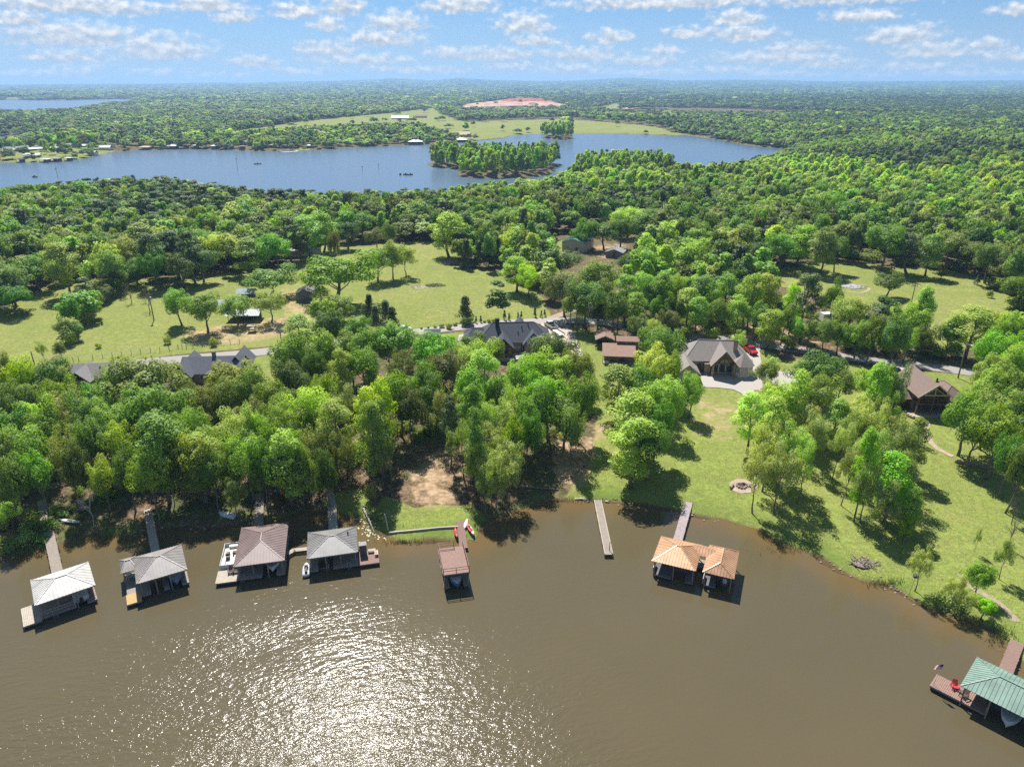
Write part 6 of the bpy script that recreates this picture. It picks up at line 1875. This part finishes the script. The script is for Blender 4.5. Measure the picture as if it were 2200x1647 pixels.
gable_wall(wb, -3.4, 3.4, -3, 3, 2.4, 1.2, 'y', GREYPL); gable_roof(wb, -3.4, 3.4, -3, 3, 2.4, 1.2, 'y', metal_roof('white_tin', (.48, .48, .48)), .4, .06, .5); door(wb, 0, -3)
for k, (px_, py_, L_, lb) in enumerate(((1640, 700, 7, 'white camper trailer behind the roadside trees, nearest the red pickup'), (1560, 690, 6.5, 'white camper trailer in the roadside grove'), (1785, 690, 7, 'pale blue-white camper trailer behind the tall pine'))):
    cv = ground_root('camper_trailer', px_, py_, R(-8 + 9 * k), lb, 'camper', 0, 'camper trailers in the grove')
    MB().loft([[(-L_ / 2, -1.1, .5), (-L_ / 2, 1.1, .5), (-L_ / 2 + .2, 1.1, 2.7), (-L_ / 2 + .2, -1.1, 2.7)], [(L_ / 2, -1.1, .7), (L_ / 2, 1.1, .7), (L_ / 2 - .3, 1.1, 2.7), (L_ / 2 - .3, -1.1, 2.7)]]).build('camper_body', WHITEP, cv)
    for x in (-1.8, 1.6): window(cv, x, -1.1, 1.8, 1.1, .7, STEEL)
    door(cv, .1, -1.1, .7, 1.8, STEEL, .6)
    for s in (-.5, .5): MB().cyl((s, -1.12, .35), .35, .22, 12, 'y').build('wheel', RUBBER, cv)

# ------------------------------------------------------------------ vehicles
def wheel(parent, x, y, r=.37):
    wv_ = MB().cyl((x - .12, y, r), r, .24, 14, 'x').build('wheel', RUBBER, parent)
    MB().cyl((x - .13 if x < 0 else x + .02, y, r), r * .58, .11, 10, 'x').build('rim', STEEL, wv_)
def vehicle(name, px, py, rz, label, paint, kind='pickup', dz=.14):
    r = ground_root(name, px, py, rz, label, 'pickup' if kind == 'pickup' else 'car', dz, 'vehicles parked at the houses')
    L, W = (5.7, 1.95) if kind == 'pickup' else (4.6, 1.8)
    def sec(y, w, z0, z1): return [(-w / 2, y, z0), (w / 2, y, z0), (w / 2 * 1.0, y, (z0 + z1) * .55), (w / 2 * .92, y, z1), (-w / 2 * .92, y, z1), (-w / 2, y, (z0 + z1) * .55)]
    if kind == 'pickup':
        MB().loft([sec(-.35, W, .4, 1.1), sec(.9, W, .4, 1.12), sec(2.3, W * .97, .42, 1.05), sec(2.85, W * .86, .5, .9)]).build('body', paint, r, smooth=False, bevel=.03)
        MB().box(-W / 2, -W / 2 + .1, -2.8, -.36, .45, 1.12).box(W / 2 - .1, W / 2, -2.8, -.36, .45, 1.12).build('bed_side', paint, r)
        MB().box(-W / 2 + .1, W / 2 - .1, -2.85, -2.77, .45, 1.1).build('tailgate', paint, r)
        MB().box(-W / 2 + .1, W / 2 - .1, -2.76, -.36, .5, .58).build('bed_floor', BLACK, r)
        cab_y = [(-.3, 1.1), (-.15, 1.75), (1.0, 1.75), (1.7, 1.1)]
    else:
        MB().loft([sec(-2.3, W * .86, .45, .85), sec(-1.7, W, .35, .98), sec(1.0, W, .35, .95), sec(1.9, W * .95, .38, .85), sec(2.3, W * .82, .45, .7)]).build('body', paint, r, bevel=.03)
        cab_y = [(-1.9, .97), (-1.2, 1.45), (.3, 1.45), (1.1, .95)]
    (ya_, za_), (yb_, zb_), (yc_, zc_), (yd_, zd_) = cab_y
    wt, wb_ = W * .39, W * .46
    MB().add([(-wb_, ya_, za_), (wb_, ya_, za_), (wb_, yd_, zd_), (-wb_, yd_, zd_), (-wt, yb_, zb_), (wt, yb_, zb_), (wt, yc_, zc_), (-wt, yc_, zc_)], [(0, 1, 5, 4), (1, 2, 6, 5), (2, 3, 7, 6), (3, 0, 4, 7), (4, 5, 6, 7), (3, 2, 1, 0)]).build('cab_glass', GLASS, r)
    MB().box(-wt, wt, yb_ - .03, yc_ + .03, zb_, zb_ + .06).build('cab_roof', paint, r, bevel=.02)
    for s in (-1, 1):
        for y in ((-1.75, 1.8) if kind == 'pickup' else (-1.4, 1.4)):
            wheel(r, s * (W / 2 - .08), y)
        yl = 2.83 if kind == 'pickup' else 2.28
        MB().box(s * W * .36 - .16, s * W * .36 + .16, yl - .1, yl + .02, .62, .8).build('headlight', WHITEP, r)
        yl = -2.86 if kind == 'pickup' else -2.31
        MB().box(s * W * .36 - .12, s * W * .36 + .12, yl - .02, yl + .08, .62, .85).build('tail_light', mat('red_lens', (.5, .02, .02), .3), r)
    return r
WCAR = mat('white_car_paint', (.55, .56, .57), .25, spec=.6, var=.02)
v1 = vehicle('pickup_truck', 1183, 704, R(24), 'white pickup truck parked on the gravel by the slate-grey house', WCAR)
vehicle('pickup_truck', 1611, 757, R(-172), 'red pickup truck at the end of the tan house', mat('red_car_paint', (.50, .012, .03), .25, spec=.6, var=.02))
vehicle('car', 1473, 741, R(-62), 'black car parked behind the tan shingled house', mat('black_car_paint', (.012, .013, .016), .2, spec=.6, var=.02), 'car', .05)
vehicle('car', 1926, 806, R(170), 'dark grey car by the driveway of the timber-gabled house', mat('grey_car_paint', (.05, .055, .06), .25, spec=.6, var=.02), 'car')
vehicle('car', 868, 711, R(-80), 'white car on the lane left of the slate-grey house', mat('silver_car_paint', (.60, .62, .63), .25, spec=.6, var=.02), 'car', .1)
tl = ground_root('flatbed_trailer', 1197, 719, R(24), 'flatbed trailer behind the white pickup', 'trailer', .14)
MB().box(-1.0, 1.0, -2.8, 2.2, .55, .68).build('trailer_bed', mat('trailer_deck', (.62, .60, .57), .8), tl)
for s in (-1, 1):
    MB().box(s * 1.0 - .04, s * 1.0 + .04, -2.8, 2.2, .68, 1.0).build('side_rail', BLACK, tl)
    wheel(tl, s * 1.1, -.4, .33); wheel(tl, s * 1.1, -1.2, .33)
MB().bar((0, 2.2, .6), (0, 3.6, .6), .12).build('tow_bar', BLACK, tl)
ob = ground_root('portable_toilet', 1205, 702, .1, 'grey portable toilet next to the trailer', 'toilet', .14)
MB().box(-.55, .55, -.55, .55, 0, 2.1).build('cabin', mat('grey_cabin', (.22, .24, .25), .7), ob); MB().loft([[(-.6, -.6, 2.1), (.6, -.6, 2.1), (.6, .6, 2.1), (-.6, .6, 2.1)], [(-.3, -.4, 2.35), (.3, -.4, 2.35), (.3, .4, 2.35), (-.3, .4, 2.35)]]).build('cabin_roof', WHITEP, ob); MB().box(-.4, .4, -.6, -.55, .1, 1.95).build('door', mat('grey_door', (.32, .34, .35), .7), ob)

# ------------------------------------------------------------------ poles, wires, fences
POLEW = mat('pole_wood', (.15, .12, .10), .95, var=.2)
tops = {}
def pole(px, py, Hh, label, arm=True, lamp=False, trans=False):
    r = ground_root('utility_pole', px, py, 0, label, 'pole', 0, 'utility poles')
    MB().tube([(0, 0, -.5), (0, 0, Hh)], [.17, .11], 8).build('shaft', POLEW, r, smooth=True)
    if arm: MB().box(-1.1, 1.1, -.06, .06, Hh - .7, Hh - .55).build('crossarm', POLEW, r)
    if trans: MB().tube([(.35, -.1, Hh - 2.2), (.35, -.1, Hh - 1.3)], [.25, .25], 10).build('transformer', STEEL, r)
    if lamp:
        l_ = MB().tube([(0, 0, Hh - .4), (.3, -.9, Hh - .1), (.35, -1.3, Hh - .1)], [.04] * 3, 5).build('lamp_arm', STEEL, r)
        MB().ell((.37, -1.5, Hh - .15), .22, .3, .12, 8, 5).build('lamp_head', WHITEP, l_)
    tops[(px, py)] = r.location + Vector((0, 0, Hh - .5))
    return r
pole(1225, 707, 9.5, 'lamp pole with a white light at the gravel drive', False, True)
pole(1326, 716, 7.5, 'dark pole behind the brown cottage')
pole(331, 688, 8.5, 'pole with a transformer in the pasture near bare trees', True, False, True)
pole(1954, 668, 8.5, 'pole standing in the meadow beside the round lone tree', True, True)
pole(2058, 812, 9.0, 'leaning-looking lamp pole on the lawn of the timber-gabled house', False, True)
pole(1452, 731, 5.0, 'thin post at the lane left of the tan shingled house', False)
pole(74, 783, 3.6, 'short thick post at the left end of the lane fence', False)
def wire(a, b_, label):
    A, B = tops[a], tops[b_]
    w_ = empty('power_line', A); tag(w_, label, 'wire')
    ps = [(B - A) * k / 12 - Vector((0, 0, 3.0 * (k / 12) * (1 - k / 12))) for k in range(13)]
    MB().tube([tuple(p) for p in ps], [.018] * 13, 4).build('cable', BLACK, w_)
wire((1225, 707), (1326, 716), 'thin black cable between the lamp pole and the cottage pole')
wire((1326, 716), (1452, 731), 'thin black cable from the cottage pole to the thin lane post')
fn = empty('wire_fence', G(150, 790)); tag(fn, 'wire fence with dark wooden posts along the lane', 'fence')
fpts = [(158, 778), (170, 777), (200, 773), (221, 769), (242, 767), (262, 764), (283, 762), (303, 760), (324, 757), (344, 755), (364, 753), (383, 749), (392, 749), (401, 748), (415, 747), (435, 745), (455, 743), (475, 741), (495, 739), (515, 737)]
prev = None
for k, q in enumerate(fpts):
    p = G(*q) - fn.location
    MB().tube([tuple(p - Vector((0, 0, .3))), tuple(p + Vector((.03 * (k % 3 - 1), 0, 1.35)))], [.07, .06], 6).build('fence_post', POLEW, fn)
    if prev is not None:
        for hh in (.5, .9, 1.2):
            MB().bar(prev + Vector((0, 0, hh)), p + Vector((0, 0, hh)), .018).build('fence_wire', STEEL, fn)
    prev = p
# row of young shrubs along the lane, each one a plant
hk = 0
for (px_, py_, r_, k_) in ((905, 704, 3, 'k'), (920, 702, 3, 'k'), (935, 700, 4, 'k'), (950, 698, 6, 'k'), (966, 697, 9, 'k'), (978, 695, 5, 'k'), (1023, 691, 3, 'c'), (1033, 690, 3, 'c'), (1041, 689, 4, 'k'), (1050, 688, 5, 'k'), (1060, 687, 6, 'k'), (1070, 686, 4, 'k'),
                           (1084, 683, 4, 'c'), (1094, 685, 3, 'c'), (1113, 683, 3, 'c'), (1120, 681, 3, 'c'), (1149, 677, 4, 'c'), (1163, 679, 3, 'c'), (1170, 677, 3, 'c')):
    p = G(px_, py_ + r_)
    root = empty('hedge_shrub', p, hk * 1.3)
    tag(root, '%s young shrub counted from the left in the row along the lane' % (['first', 'second', 'third', 'fourth', 'fifth', 'sixth', 'seventh', 'eighth', 'ninth', 'tenth', 'eleventh', 'twelfth', 'thirteenth', 'fourteenth', 'fifteenth', 'sixteenth', 'seventeenth', 'eighteenth', 'nineteenth'][hk]), 'shrub', 'young shrubs along the lane')
    cm, tm = NEARSET[k_][hk % 3]
    s0 = r_ * p.y / F * 1.15 / SPEC[k_][1]
    root.scale = (s0, s0, s0 * (1.3 if k_ == 'c' else 1.0))
    link_obj('trunk', tm, root); link_obj('crown', cm, root)
    hk += 1

# ------------------------------------------------------------------ piles, pits, stones
def pile(name, px, py, Rr, Hh, m_, label, n=40, seed=1):
    r = ground_root(name, px, py, 0, label, 'pile')
    rng = np.random.default_rng(seed)
    rings = []
    for j, (f_, hh) in enumerate(((1, 0), (.85, .35), (.5, .8), (.12, 1.0))):
        rings.append([(Rr * f_ * (1 + .2 * math.sin(k * 1.7 + seed)) * math.cos(k * .5236), Rr * f_ * .7 * (1 + .2 * math.cos(k * 2.3)) * math.sin(k * .5236), Hh * hh * .5 - .1) for k in range(12)])
    MB().loft(rings).build('mound', m_, r, smooth=True)
    mb = MB()
    for _ in range(n):
        a_, q_ = rng.uniform(0, 6.28), Rr * rng.random() ** .5
        p = Vector((q_ * math.cos(a_), q_ * .7 * math.sin(a_), Hh * .5 * (1 - q_ / Rr)))
        mb.bar(p, p + Vector(rng.normal(size=3) * np.array([.45, .45, .12])) + Vector((0, 0, .1)), rng.uniform(.04, .12))
    mb.build('brush', m_, r, 'stuff')
    return r
pile('brush_pile', 1858, 1208, 2.0, .35, mat('grey_brush', (.23, .185, .155), .95, var=.35, vscale=5), 'grey brush pile on the grass near the right shore', 90, 3)
pile('rubbish_pile', 1836, 616, 4.5, 1.4, mat('ashy_rubbish', (.34, .32, .31), .95, var=.5, vscale=3), 'pale rubbish pile with a scorched ring in the right meadow', 80, 5)
pile('ash_heap', 903, 617, 3.2, .6, mat('pale_ash', (.27, .24, .20), .95, var=.3), 'pale ash heap in the centre meadow', 40, 7)
pile('scrub_heap', 936, 613, 3.4, 1.0, mat('dark_scrub', (.07, .075, .04), .95, var=.4), 'dark scrub heap right of the ash heap in the centre meadow', 90, 9)
pile('scrap_heap', 1680, 570, 8.0, 2.0, mat('dark_scrap', (.12, .11, .11), .9, var=.6, vscale=2), 'dark heap of scrap at the left edge of the right meadow', 90, 11)
pile('stick_heap', 973, 566, 5.0, 2.4, mat('purple_brush', (.20, .15, .14), .95, var=.3), 'brown stick heap beside the row of cedars', 120, 13)
pile('leaf_heap', 1690, 768, 2.2, .8, mat('brown_leaves', (.17, .12, .10), .95, var=.3), 'brown leaf heap on the lawn right of the tan house drive', 70, 15)
ribbon('burn_ring', [(1820, 626), (1850, 629), (1868, 622), (1862, 617)], 1.2, mat('burnt_ring', (.30, .27, .14), .95), .05, 'scorched pale ring in the meadow grass')
drape_poly('fire_pit_pad', [(1567, 1040), (1572, 1033), (1585, 1028), (1602, 1030), (1622, 1040), (1628, 1052), (1612, 1058), (1590, 1060), (1572, 1053)], mat('pit_gravel', (.36, .27, .205), .95, var=.15, vscale=3, coords='Generated'), .06, 'round gravel pad around the stone fire pit')
pit = ground_root('fire_pit', 1593, 1044, 0, 'ring of stones on the pale gravel pad', 'fire pit', .05)
for k in range(10):
    a_ = k * math.pi / 5
    MB().ell((.85 * math.cos(a_), .85 * math.sin(a_), .15), .26, .24, .2, 7, 5).build('stone', STONEW, pit)
MB().tube([(0, 0, .02), (0, 0, .12)], [.6, .55], 10).build('ash_bed', BLACK, pit)
for (px_, py_, lb, rot) in ((1572, 1046, 'dark plank bench left of the fire pit', .9), (1604, 1043, 'dark plank bench right of the fire pit', -.7)):
    bn = ground_root('plank_bench', px_, py_, rot, lb, 'bench', .08)
    MB().box(-.8, .8, -.18, .18, .38, .45).build('seat', POSTW, bn)
    for s in (-.6, .6): MB().box(s - .07, s + .07, -.15, .15, 0, .38).build('leg', POSTW, bn)
bh = ground_root('birdhouse_pole', 1952, 1278, 0, 'thin pole with a small dark birdhouse at the right shore', 'birdhouse')
MB().tube([(0, 0, -.8), (.25, 0, 3.2)], [.035, .03], 6).build('pole', STEEL, bh); hb_ = MB().box(.05, .5, -.2, .2, 3.2, 3.6).build('nest_box', mat('dark_blue_box', (.05, .07, .13), .6), bh); MB().loft([[(0, -.25, 3.6), (.55, -.25, 3.6), (.55, .25, 3.6), (0, .25, 3.6)], [(.24, -.25, 3.85), (.31, -.25, 3.85), (.31, .25, 3.85), (.24, .25, 3.85)]]).build('box_roof', WHITEP, bh)
cs = ground_root('patio_set', 1610, 862, .3, 'dark patio table and stools at the lower corner of the concrete drive', 'patio table')
MB().tube([(0, 0, .68), (0, 0, .74)], [.7, .7], 14).build('top', BLACK, cs); MB().tube([(0, 0, 0), (0, 0, .68)], [.25, .06], 8).build('pedestal', BLACK, cs)
for k in range(4):
    a_ = k * 1.57 + .5
    MB().tube([(1.1 * math.cos(a_), 1.1 * math.sin(a_), 0), (1.1 * math.cos(a_), 1.1 * math.sin(a_), .45)], [.22, .26], 8).build('stool', BLACK, cs)

# reeds and lily pads in the shallows by the grassy point
rng = np.random.default_rng(77)
mb = MB()
for _ in range(320):
    px_, py_ = rng.normal(806, 16), rng.normal(1128, 13)
    p = plane_hit(px_, py_, 0.02)
    q_ = rng.uniform(.08, .22)
    mb.add([(p.x + q_ * math.cos(k * 1.257), p.y + q_ * math.sin(k * 1.257), .03 + .01 * rng.random()) for k in range(5)], [(0, 1, 2, 3, 4)])
lp = mb.build('lily_pads', mat('pale_lily_pads', (.42, .44, .26), .6, var=.3), None, 'stuff'); lp['label'] = 'scattered pale lily pads in the shallows left of the grassy point'
mb = MB()
for (cx_, cy_, sx_3, sy_3, n) in ((808, 1122, 14, 16, 420), (1260, 1077, 40, 2, 160), (2150, 1370, 14, 10, 260), (1700, 1178, 30, 8, 200), (1900, 1256, 20, 4, 160), (870, 1166, 30, 2, 150), (250, 1154, 60, 3, 260), (60, 1186, 40, 6, 260)):
    for _ in range(n):
        p = plane_hit(rng.normal(cx_, sx_3), rng.normal(cy_, sy_3), 0)
        hgt3 = rng.uniform(.4, 1.1)
        a_ = rng.uniform(0, 6.28)
        w_ = .05
        dx3, dy3 = math.cos(a_) * w_, math.sin(a_) * w_
        tx3, ty3 = rng.normal(0, .18), rng.normal(0, .18)
        zb = max(0.0, float(height(p.x, p.y)[0])) - .1
        mb.add([(p.x - dx3, p.y - dy3, zb), (p.x + dx3, p.y + dy3, zb), (p.x + tx3, p.y + ty3, zb + hgt3)], [(0, 1, 2)])
sb_ = MB()
shp = near_poly[:-2]
for _ in range(420):
    k = int(rng.integers(0, len(shp) - 1)); f_ = rng.random()
    x_, y_ = shp[k] * (1 - f_) + shp[k + 1] * f_
    if fbm(np.array([x_ * .08]), np.array([y_ * .08]), 2)[0] < .47: continue
    x_ += rng.normal(0, .5); y_ += rng.normal(0, .5)
    q_ = rng.uniform(.06, .22)
    sb_.ell((x_, y_, max(0, float(height(x_, y_)[0])) + q_ * .15), q_ * rng.uniform(.7, 1.5), q_, q_ * .6, 6, 4)
so_ = sb_.build('bank_stones', mat('bank_stone', (.26, .21, .16), .95, var=.4, vscale=1.2), None, 'stuff'); so_['label'] = 'small stones and clods scattered along the muddy waterline'
rd = mb.build('reeds', mat('reed_green', (.19, .22, .06), .8, var=.3), None, 'stuff'); rd['label'] = 'thin green reeds and grass tufts along the waterline'
#@@FAR

# ------------------------------------------------------------------ far shore: houses, boathouses, marina, boats
FR = {'w': metal_roof('far_white_roof', (.50, .50, .50)), 'g': shingle('far_grey_roof', (.26, .26, .28)), 'b': shingle('far_brown_roof', (.30, .20, .15)), 'r': shingle('far_red_roof', (.48, .24, .15)), 't': shingle('far_tan_roof', (.55, .42, .30)),
      'l': metal_roof('far_teal_roof', (.22, .45, .46)), 'd': shingle('far_dark_roof', (.10, .10, .115))}
FWALL = {'w': mat('far_white_wall', (.66, .65, .62), .85), 'b': mat('far_brick_wall', (.33, .22, .17), .9), 'd': mat('far_dark_wall', (.16, .14, .13), .9)}
CW = {'w': 'white', 'g': 'grey', 'b': 'brown', 'r': 'red-brown', 't': 'tan', 'l': 'teal', 'd': 'dark'}
FAR_B = [  # px, py (ground), width px, roof, kind, what it is beside
    (200, 333, 16, 'w', 'h'), (228, 322, 22, 'w', 'h'), (340, 311, 24, 'w', 'h'), (352, 317, 12, 'g', 'h'), (312, 322, 20, 't', 'd'), (372, 319, 20, 'w', 'd'), (420, 318, 12, 'w', 'd'), (463, 319, 16, 'w', 'd'), (478, 311, 22, 'w', 'h'), (400, 318, 10, 'l', 'd'),
    (497, 320, 10, 'd', 'd'), (520, 320, 12, 'r', 'd'), (534, 310, 16, 'g', 'h'), (550, 319, 14, 'b', 'd'), (562, 319, 10, 'w', 'd'), (573, 307, 14, 'g', 'h'), (586, 317, 15, 't', 'd'), (602, 313, 8, 'd', 'd'), (611, 318, 16, 'd', 'd'), (640, 303, 14, 'w', 'h'),
    (672, 296, 16, 'l', 'h'), (664, 318, 10, 'w', 'd'), (710, 304, 24, 'd', 'h'), (745, 308, 11, 'l', 'd'), (800, 311, 9, 'b', 'd'), (822, 298, 26, 'd', 'h'), (838, 300, 16, 'd', 'h'), (893, 309, 30, 'w', 'd'), (940, 306, 6, 'd', 'd'), (935, 297, 22, 'b', 'h'), (957, 294, 26, 'b', 'h'),
    (996, 293, 28, 't', 'h'), (991, 305, 27, 'w', 'd'), (860, 256, 34, 'w', 'h'), (905, 253, 22, 'b', 'h'), (1005, 240, 14, 'w', 'h'), (148, 346, 14, 'w', 'd'), (120, 347, 20, 'g', 'd'), (98, 349, 18, 'w', 'd'), (45, 349, 14, 'd', 'd'), (1548, 294, 34, 'w', 'h'), (1660, 315, 9, 'w', 'd'),
    (1758, 192, 12, 'w', 'h'), (1640, 190, 10, 'w', 'h'), (1566, 193, 20, 'w', 'h'), (1530, 196, 8, 'w', 'h'), (52, 214, 6, 'w', 'h'), (112, 520, 14, 'w', 'h'), (1970, 217, 14, 'w', 'h')]
cnt = {}
for k, (px_, py_, wp, rc, kd) in enumerate(FAR_B):
    p = G(px_, py_)
    wm_ = wp * p.y / F
    nm = 'far_boathouse' if kd == 'd' else 'far_house'
    r = empty(nm, p, R(-6 + (k * 37) % 13))
    key = (rc, kd); cnt[key] = cnt.get(key, 0) + 1
    if px_ > 1400 and kd == 'h': where = 'among the distant woods at the right'
    elif py_ < 260: where = 'in the far meadow beyond the lake'
    elif py_ > 400: where = 'showing through the woods at the left'
    else: where = 'on the far shore'
    nth = ['first', 'second', 'third', 'fourth', 'fifth', 'sixth', 'seventh', 'eighth', 'ninth', 'tenth', 'eleventh', 'twelfth', 'thirteenth', 'fourteenth', 'fifteenth'][sum(1 for q in FAR_B if q[3] == rc and q[4] == kd and q[0] < px_)]
    tag(r, '%s %s-roofed %s from the left %s' % (nth, CW[rc], 'boathouse' if kd == 'd' else 'house', where), 'boathouse' if kd == 'd' else 'house', 'buildings across the lake')
    D_ = min(wm_ * .75, 14)
    if kd == 'h':
        gable_wall(r, -wm_ / 2, wm_ / 2, -D_ / 2, D_ / 2, 3.0, 0, 'x', FWALL[{'w': 'w', 't': 'b', 'b': 'b', 'r': 'b', 'g': 'w', 'd': 'd', 'l': 'd'}[rc]], -1)
        gable_roof(r, -wm_ / 2, wm_ / 2, -D_ / 2, D_ / 2, 3.0, D_ * .22, 'x', FR[rc], .5, .15)
        for x in (-.3, .0, .3):
            window(r, x * wm_, -D_ / 2, 1.6, 1.3, 1.3, WHITEP, -1, 0)
    else:
        r.location.z = max(r.location.z, .1)
        hip_roof(r, -wm_ / 2, wm_ / 2, -D_ / 2, D_ / 2, 3.0, D_ * .16, 'x', FR[rc], None, None, .1, .2, False)
        posts(r, [(x * wm_, y * D_) for x in (-.45, .45) for y in (-.45, .45)], -1.5, 3.0, .25)
        MB().box(-wm_ / 2 + .3, wm_ / 2 - .3, -D_ / 2 + .3, D_ / 2 - .3, .1, .6).build('deck', WOODGREY, r)
        MB().box(-wm_ / 2 + .4, wm_ / 2 - .4, D_ / 2 - .6, D_ / 2 - .4, .6, 2.9).build('back_wall', FWALL['d'], r)
# marina: two long roofs and the short one in front
for (a_, b_, wd, rc, lb) in (((-60, 331), (190, 314), 12, 'w', 'long white marina roof along the left inlet'), ((-60, 325), (185, 310), 10, 'g', 'long grey marina roof behind the white one'), ((52, 334), (88, 333), 14, 'w', 'short white marina roof in front of the long ones')):
    A, B = plane_hit(*a_, 4), plane_hit(*b_, 4)
    c_ = (A + B) / 2; d_ = B - A
    r = empty('marina_shed', (c_.x, c_.y, max(0, float(height(c_.x, c_.y)[0]) * .3)), math.atan2(d_.y, d_.x))
    tag(r, lb, 'marina shed', 'marina roofs')
    L_ = d_.length
    gable_roof(r, -L_ / 2, L_ / 2, -wd / 2, wd / 2, 4.0, 1.2, 'x', FR[rc], .2, .12)
    for x in np.linspace(-L_ / 2 + 1, L_ / 2 - 1, 14):
        for y in (-wd / 2 + .4, wd / 2 - .4):
            MB().box(x - .15, x + .15, y - .15, y + .15, -1.5, 4.0).build('post', STEEL, r)
# quarry face and retaining wall at the far clearing
qa, qb = G(1048, 236), G(1132, 233)
qr = empty('retaining_wall', qa); tag(qr, 'long pale concrete wall at the foot of the far red-dirt clearing', 'wall')
d_ = qb - qa
for k in range(12):
    MB().bar(d_ * k / 12 + Vector((0, 0, 4)), d_ * (k + .97) / 12 + Vector((0, 0, 4)), 3, 9).build('wall_panel', mat('far_concrete', (.62, .60, .57), .9), qr)
qm = empty('earth_bank', G(1150, 226)); tag(qm, 'raw red earth bank in the far clearing', 'earth bank')
o0 = qm.location.copy(); rings = []
Lp = [plane_hit(x, 222, 0) for x in np.linspace(1075, 1190, 14)]
mbq = MB()
prof = [(0, -1), (14, 5), (34, 12), (60, 13), (110, 12), (150, -1)]
for i, p in enumerate(Lp):
    e = max(0.0, math.sin(math.pi * i / 13)) ** .5
    rings.append([(p.x - o0.x, p.y - o0.y + a_ + 8 * math.sin(i * 1.9), b_ * e + 3 * math.sin(i * 2.3 + a_) * (.2 if b_ > 0 else 0)) for a_, b_ in prof])
for i in range(13):
    for j in range(5):
        mbq.add([rings[i][j], rings[i + 1][j], rings[i + 1][j + 1], rings[i][j + 1]], [(0, 1, 2, 3)])
mbq.build('red_face', mat('raw_red_earth', (.40, .12, .065), .95, var=.35, vscale=.05), qm)
# boats and marks out on the blue water
for k, (px_, py_, lb, sc) in enumerate(((74, 381, 'small dark fishing boat far out at the left', 1.0), (553, 353, 'dark fishing boat with two low shapes in mid lake', 1.2), (860, 376, 'tiny dark boat, left of three in a row off the island', .8), (872, 376, 'tiny dark boat, middle of three in a row off the island', .8), (882, 376, 'tiny dark boat, right of three in a row off the island', .8), (602, 326, 'white speedboat ahead of its wake by the far shore', 1.3))):
    p = plane_hit(px_, py_, 0)
    r = empty('fishing_boat', p, 1.2 + k); tag(r, lb, 'boat', 'boats out on the far water')
    MB().loft(hull_rings(5.5 * sc, 2.0, .7, 7), True).build('hull', WHITEP if 'white' in lb else mat('dark_hull', (.05, .055, .065), .5), r, smooth=True)
    MB().box(-.4, .4, -.6, .2, .6, 1.6).build('console', BLACK, r); MB().box(-.2, .2, -3.0 * sc, -2.6 * sc, .2, 1.1).build('outboard_motor', BLACK, r)
A, B = plane_hit(602, 327, .05), plane_hit(640, 324.5, .05)
ww = empty('boat_wake', A); tag(ww, 'white foaming wake behind the speedboat', 'wake')
mbw = MB(); dv = B - A; nv_ = Vector((-dv.y, dv.x, 0)).normalized()
for i in range(16):
    p0, p1 = dv * i / 16, dv * (i + 1) / 16
    w0_, w1_ = .6 + i * .12, .6 + (i + 1) * .12
    mbw.add([tuple(p0 - nv_ * w0_), tuple(p0 + nv_ * w0_), tuple(p1 + nv_ * w1_), tuple(p1 - nv_ * w1_)], [(0, 1, 2, 3)])
mbw.build('foam', mat('white_foam', (.80, .82, .84), .8), ww)
for k, (px_, py_, hp, lb) in enumerate(((511, 366, 24, 'tall thin channel marker standing in mid lake'), (779, 368, 10, 'short channel marker off the island, left of two'), (814, 365, 12, 'short channel marker off the island, right of two'), (124, 380, 18, 'faint thin marker pole in the lake at the left'), (1185, 343, 6, 'small marker right of the island'))):
    p = plane_hit(px_, py_, 0)
    hm_ = hp * p.y / F
    r = empty('channel_marker', p, 0); tag(r, lb, 'marker', 'markers in the lake')
    MB().tube([(0, 0, -1), (-.2, 0, hm_)], [.16, .12], 6).build('pole', POLEW, r); MB().box(-.5, .5, -.1, .1, hm_ - .8, hm_ - .1).build('marker_board', mat('marker_board', (.25, .2, .2), .8), r)
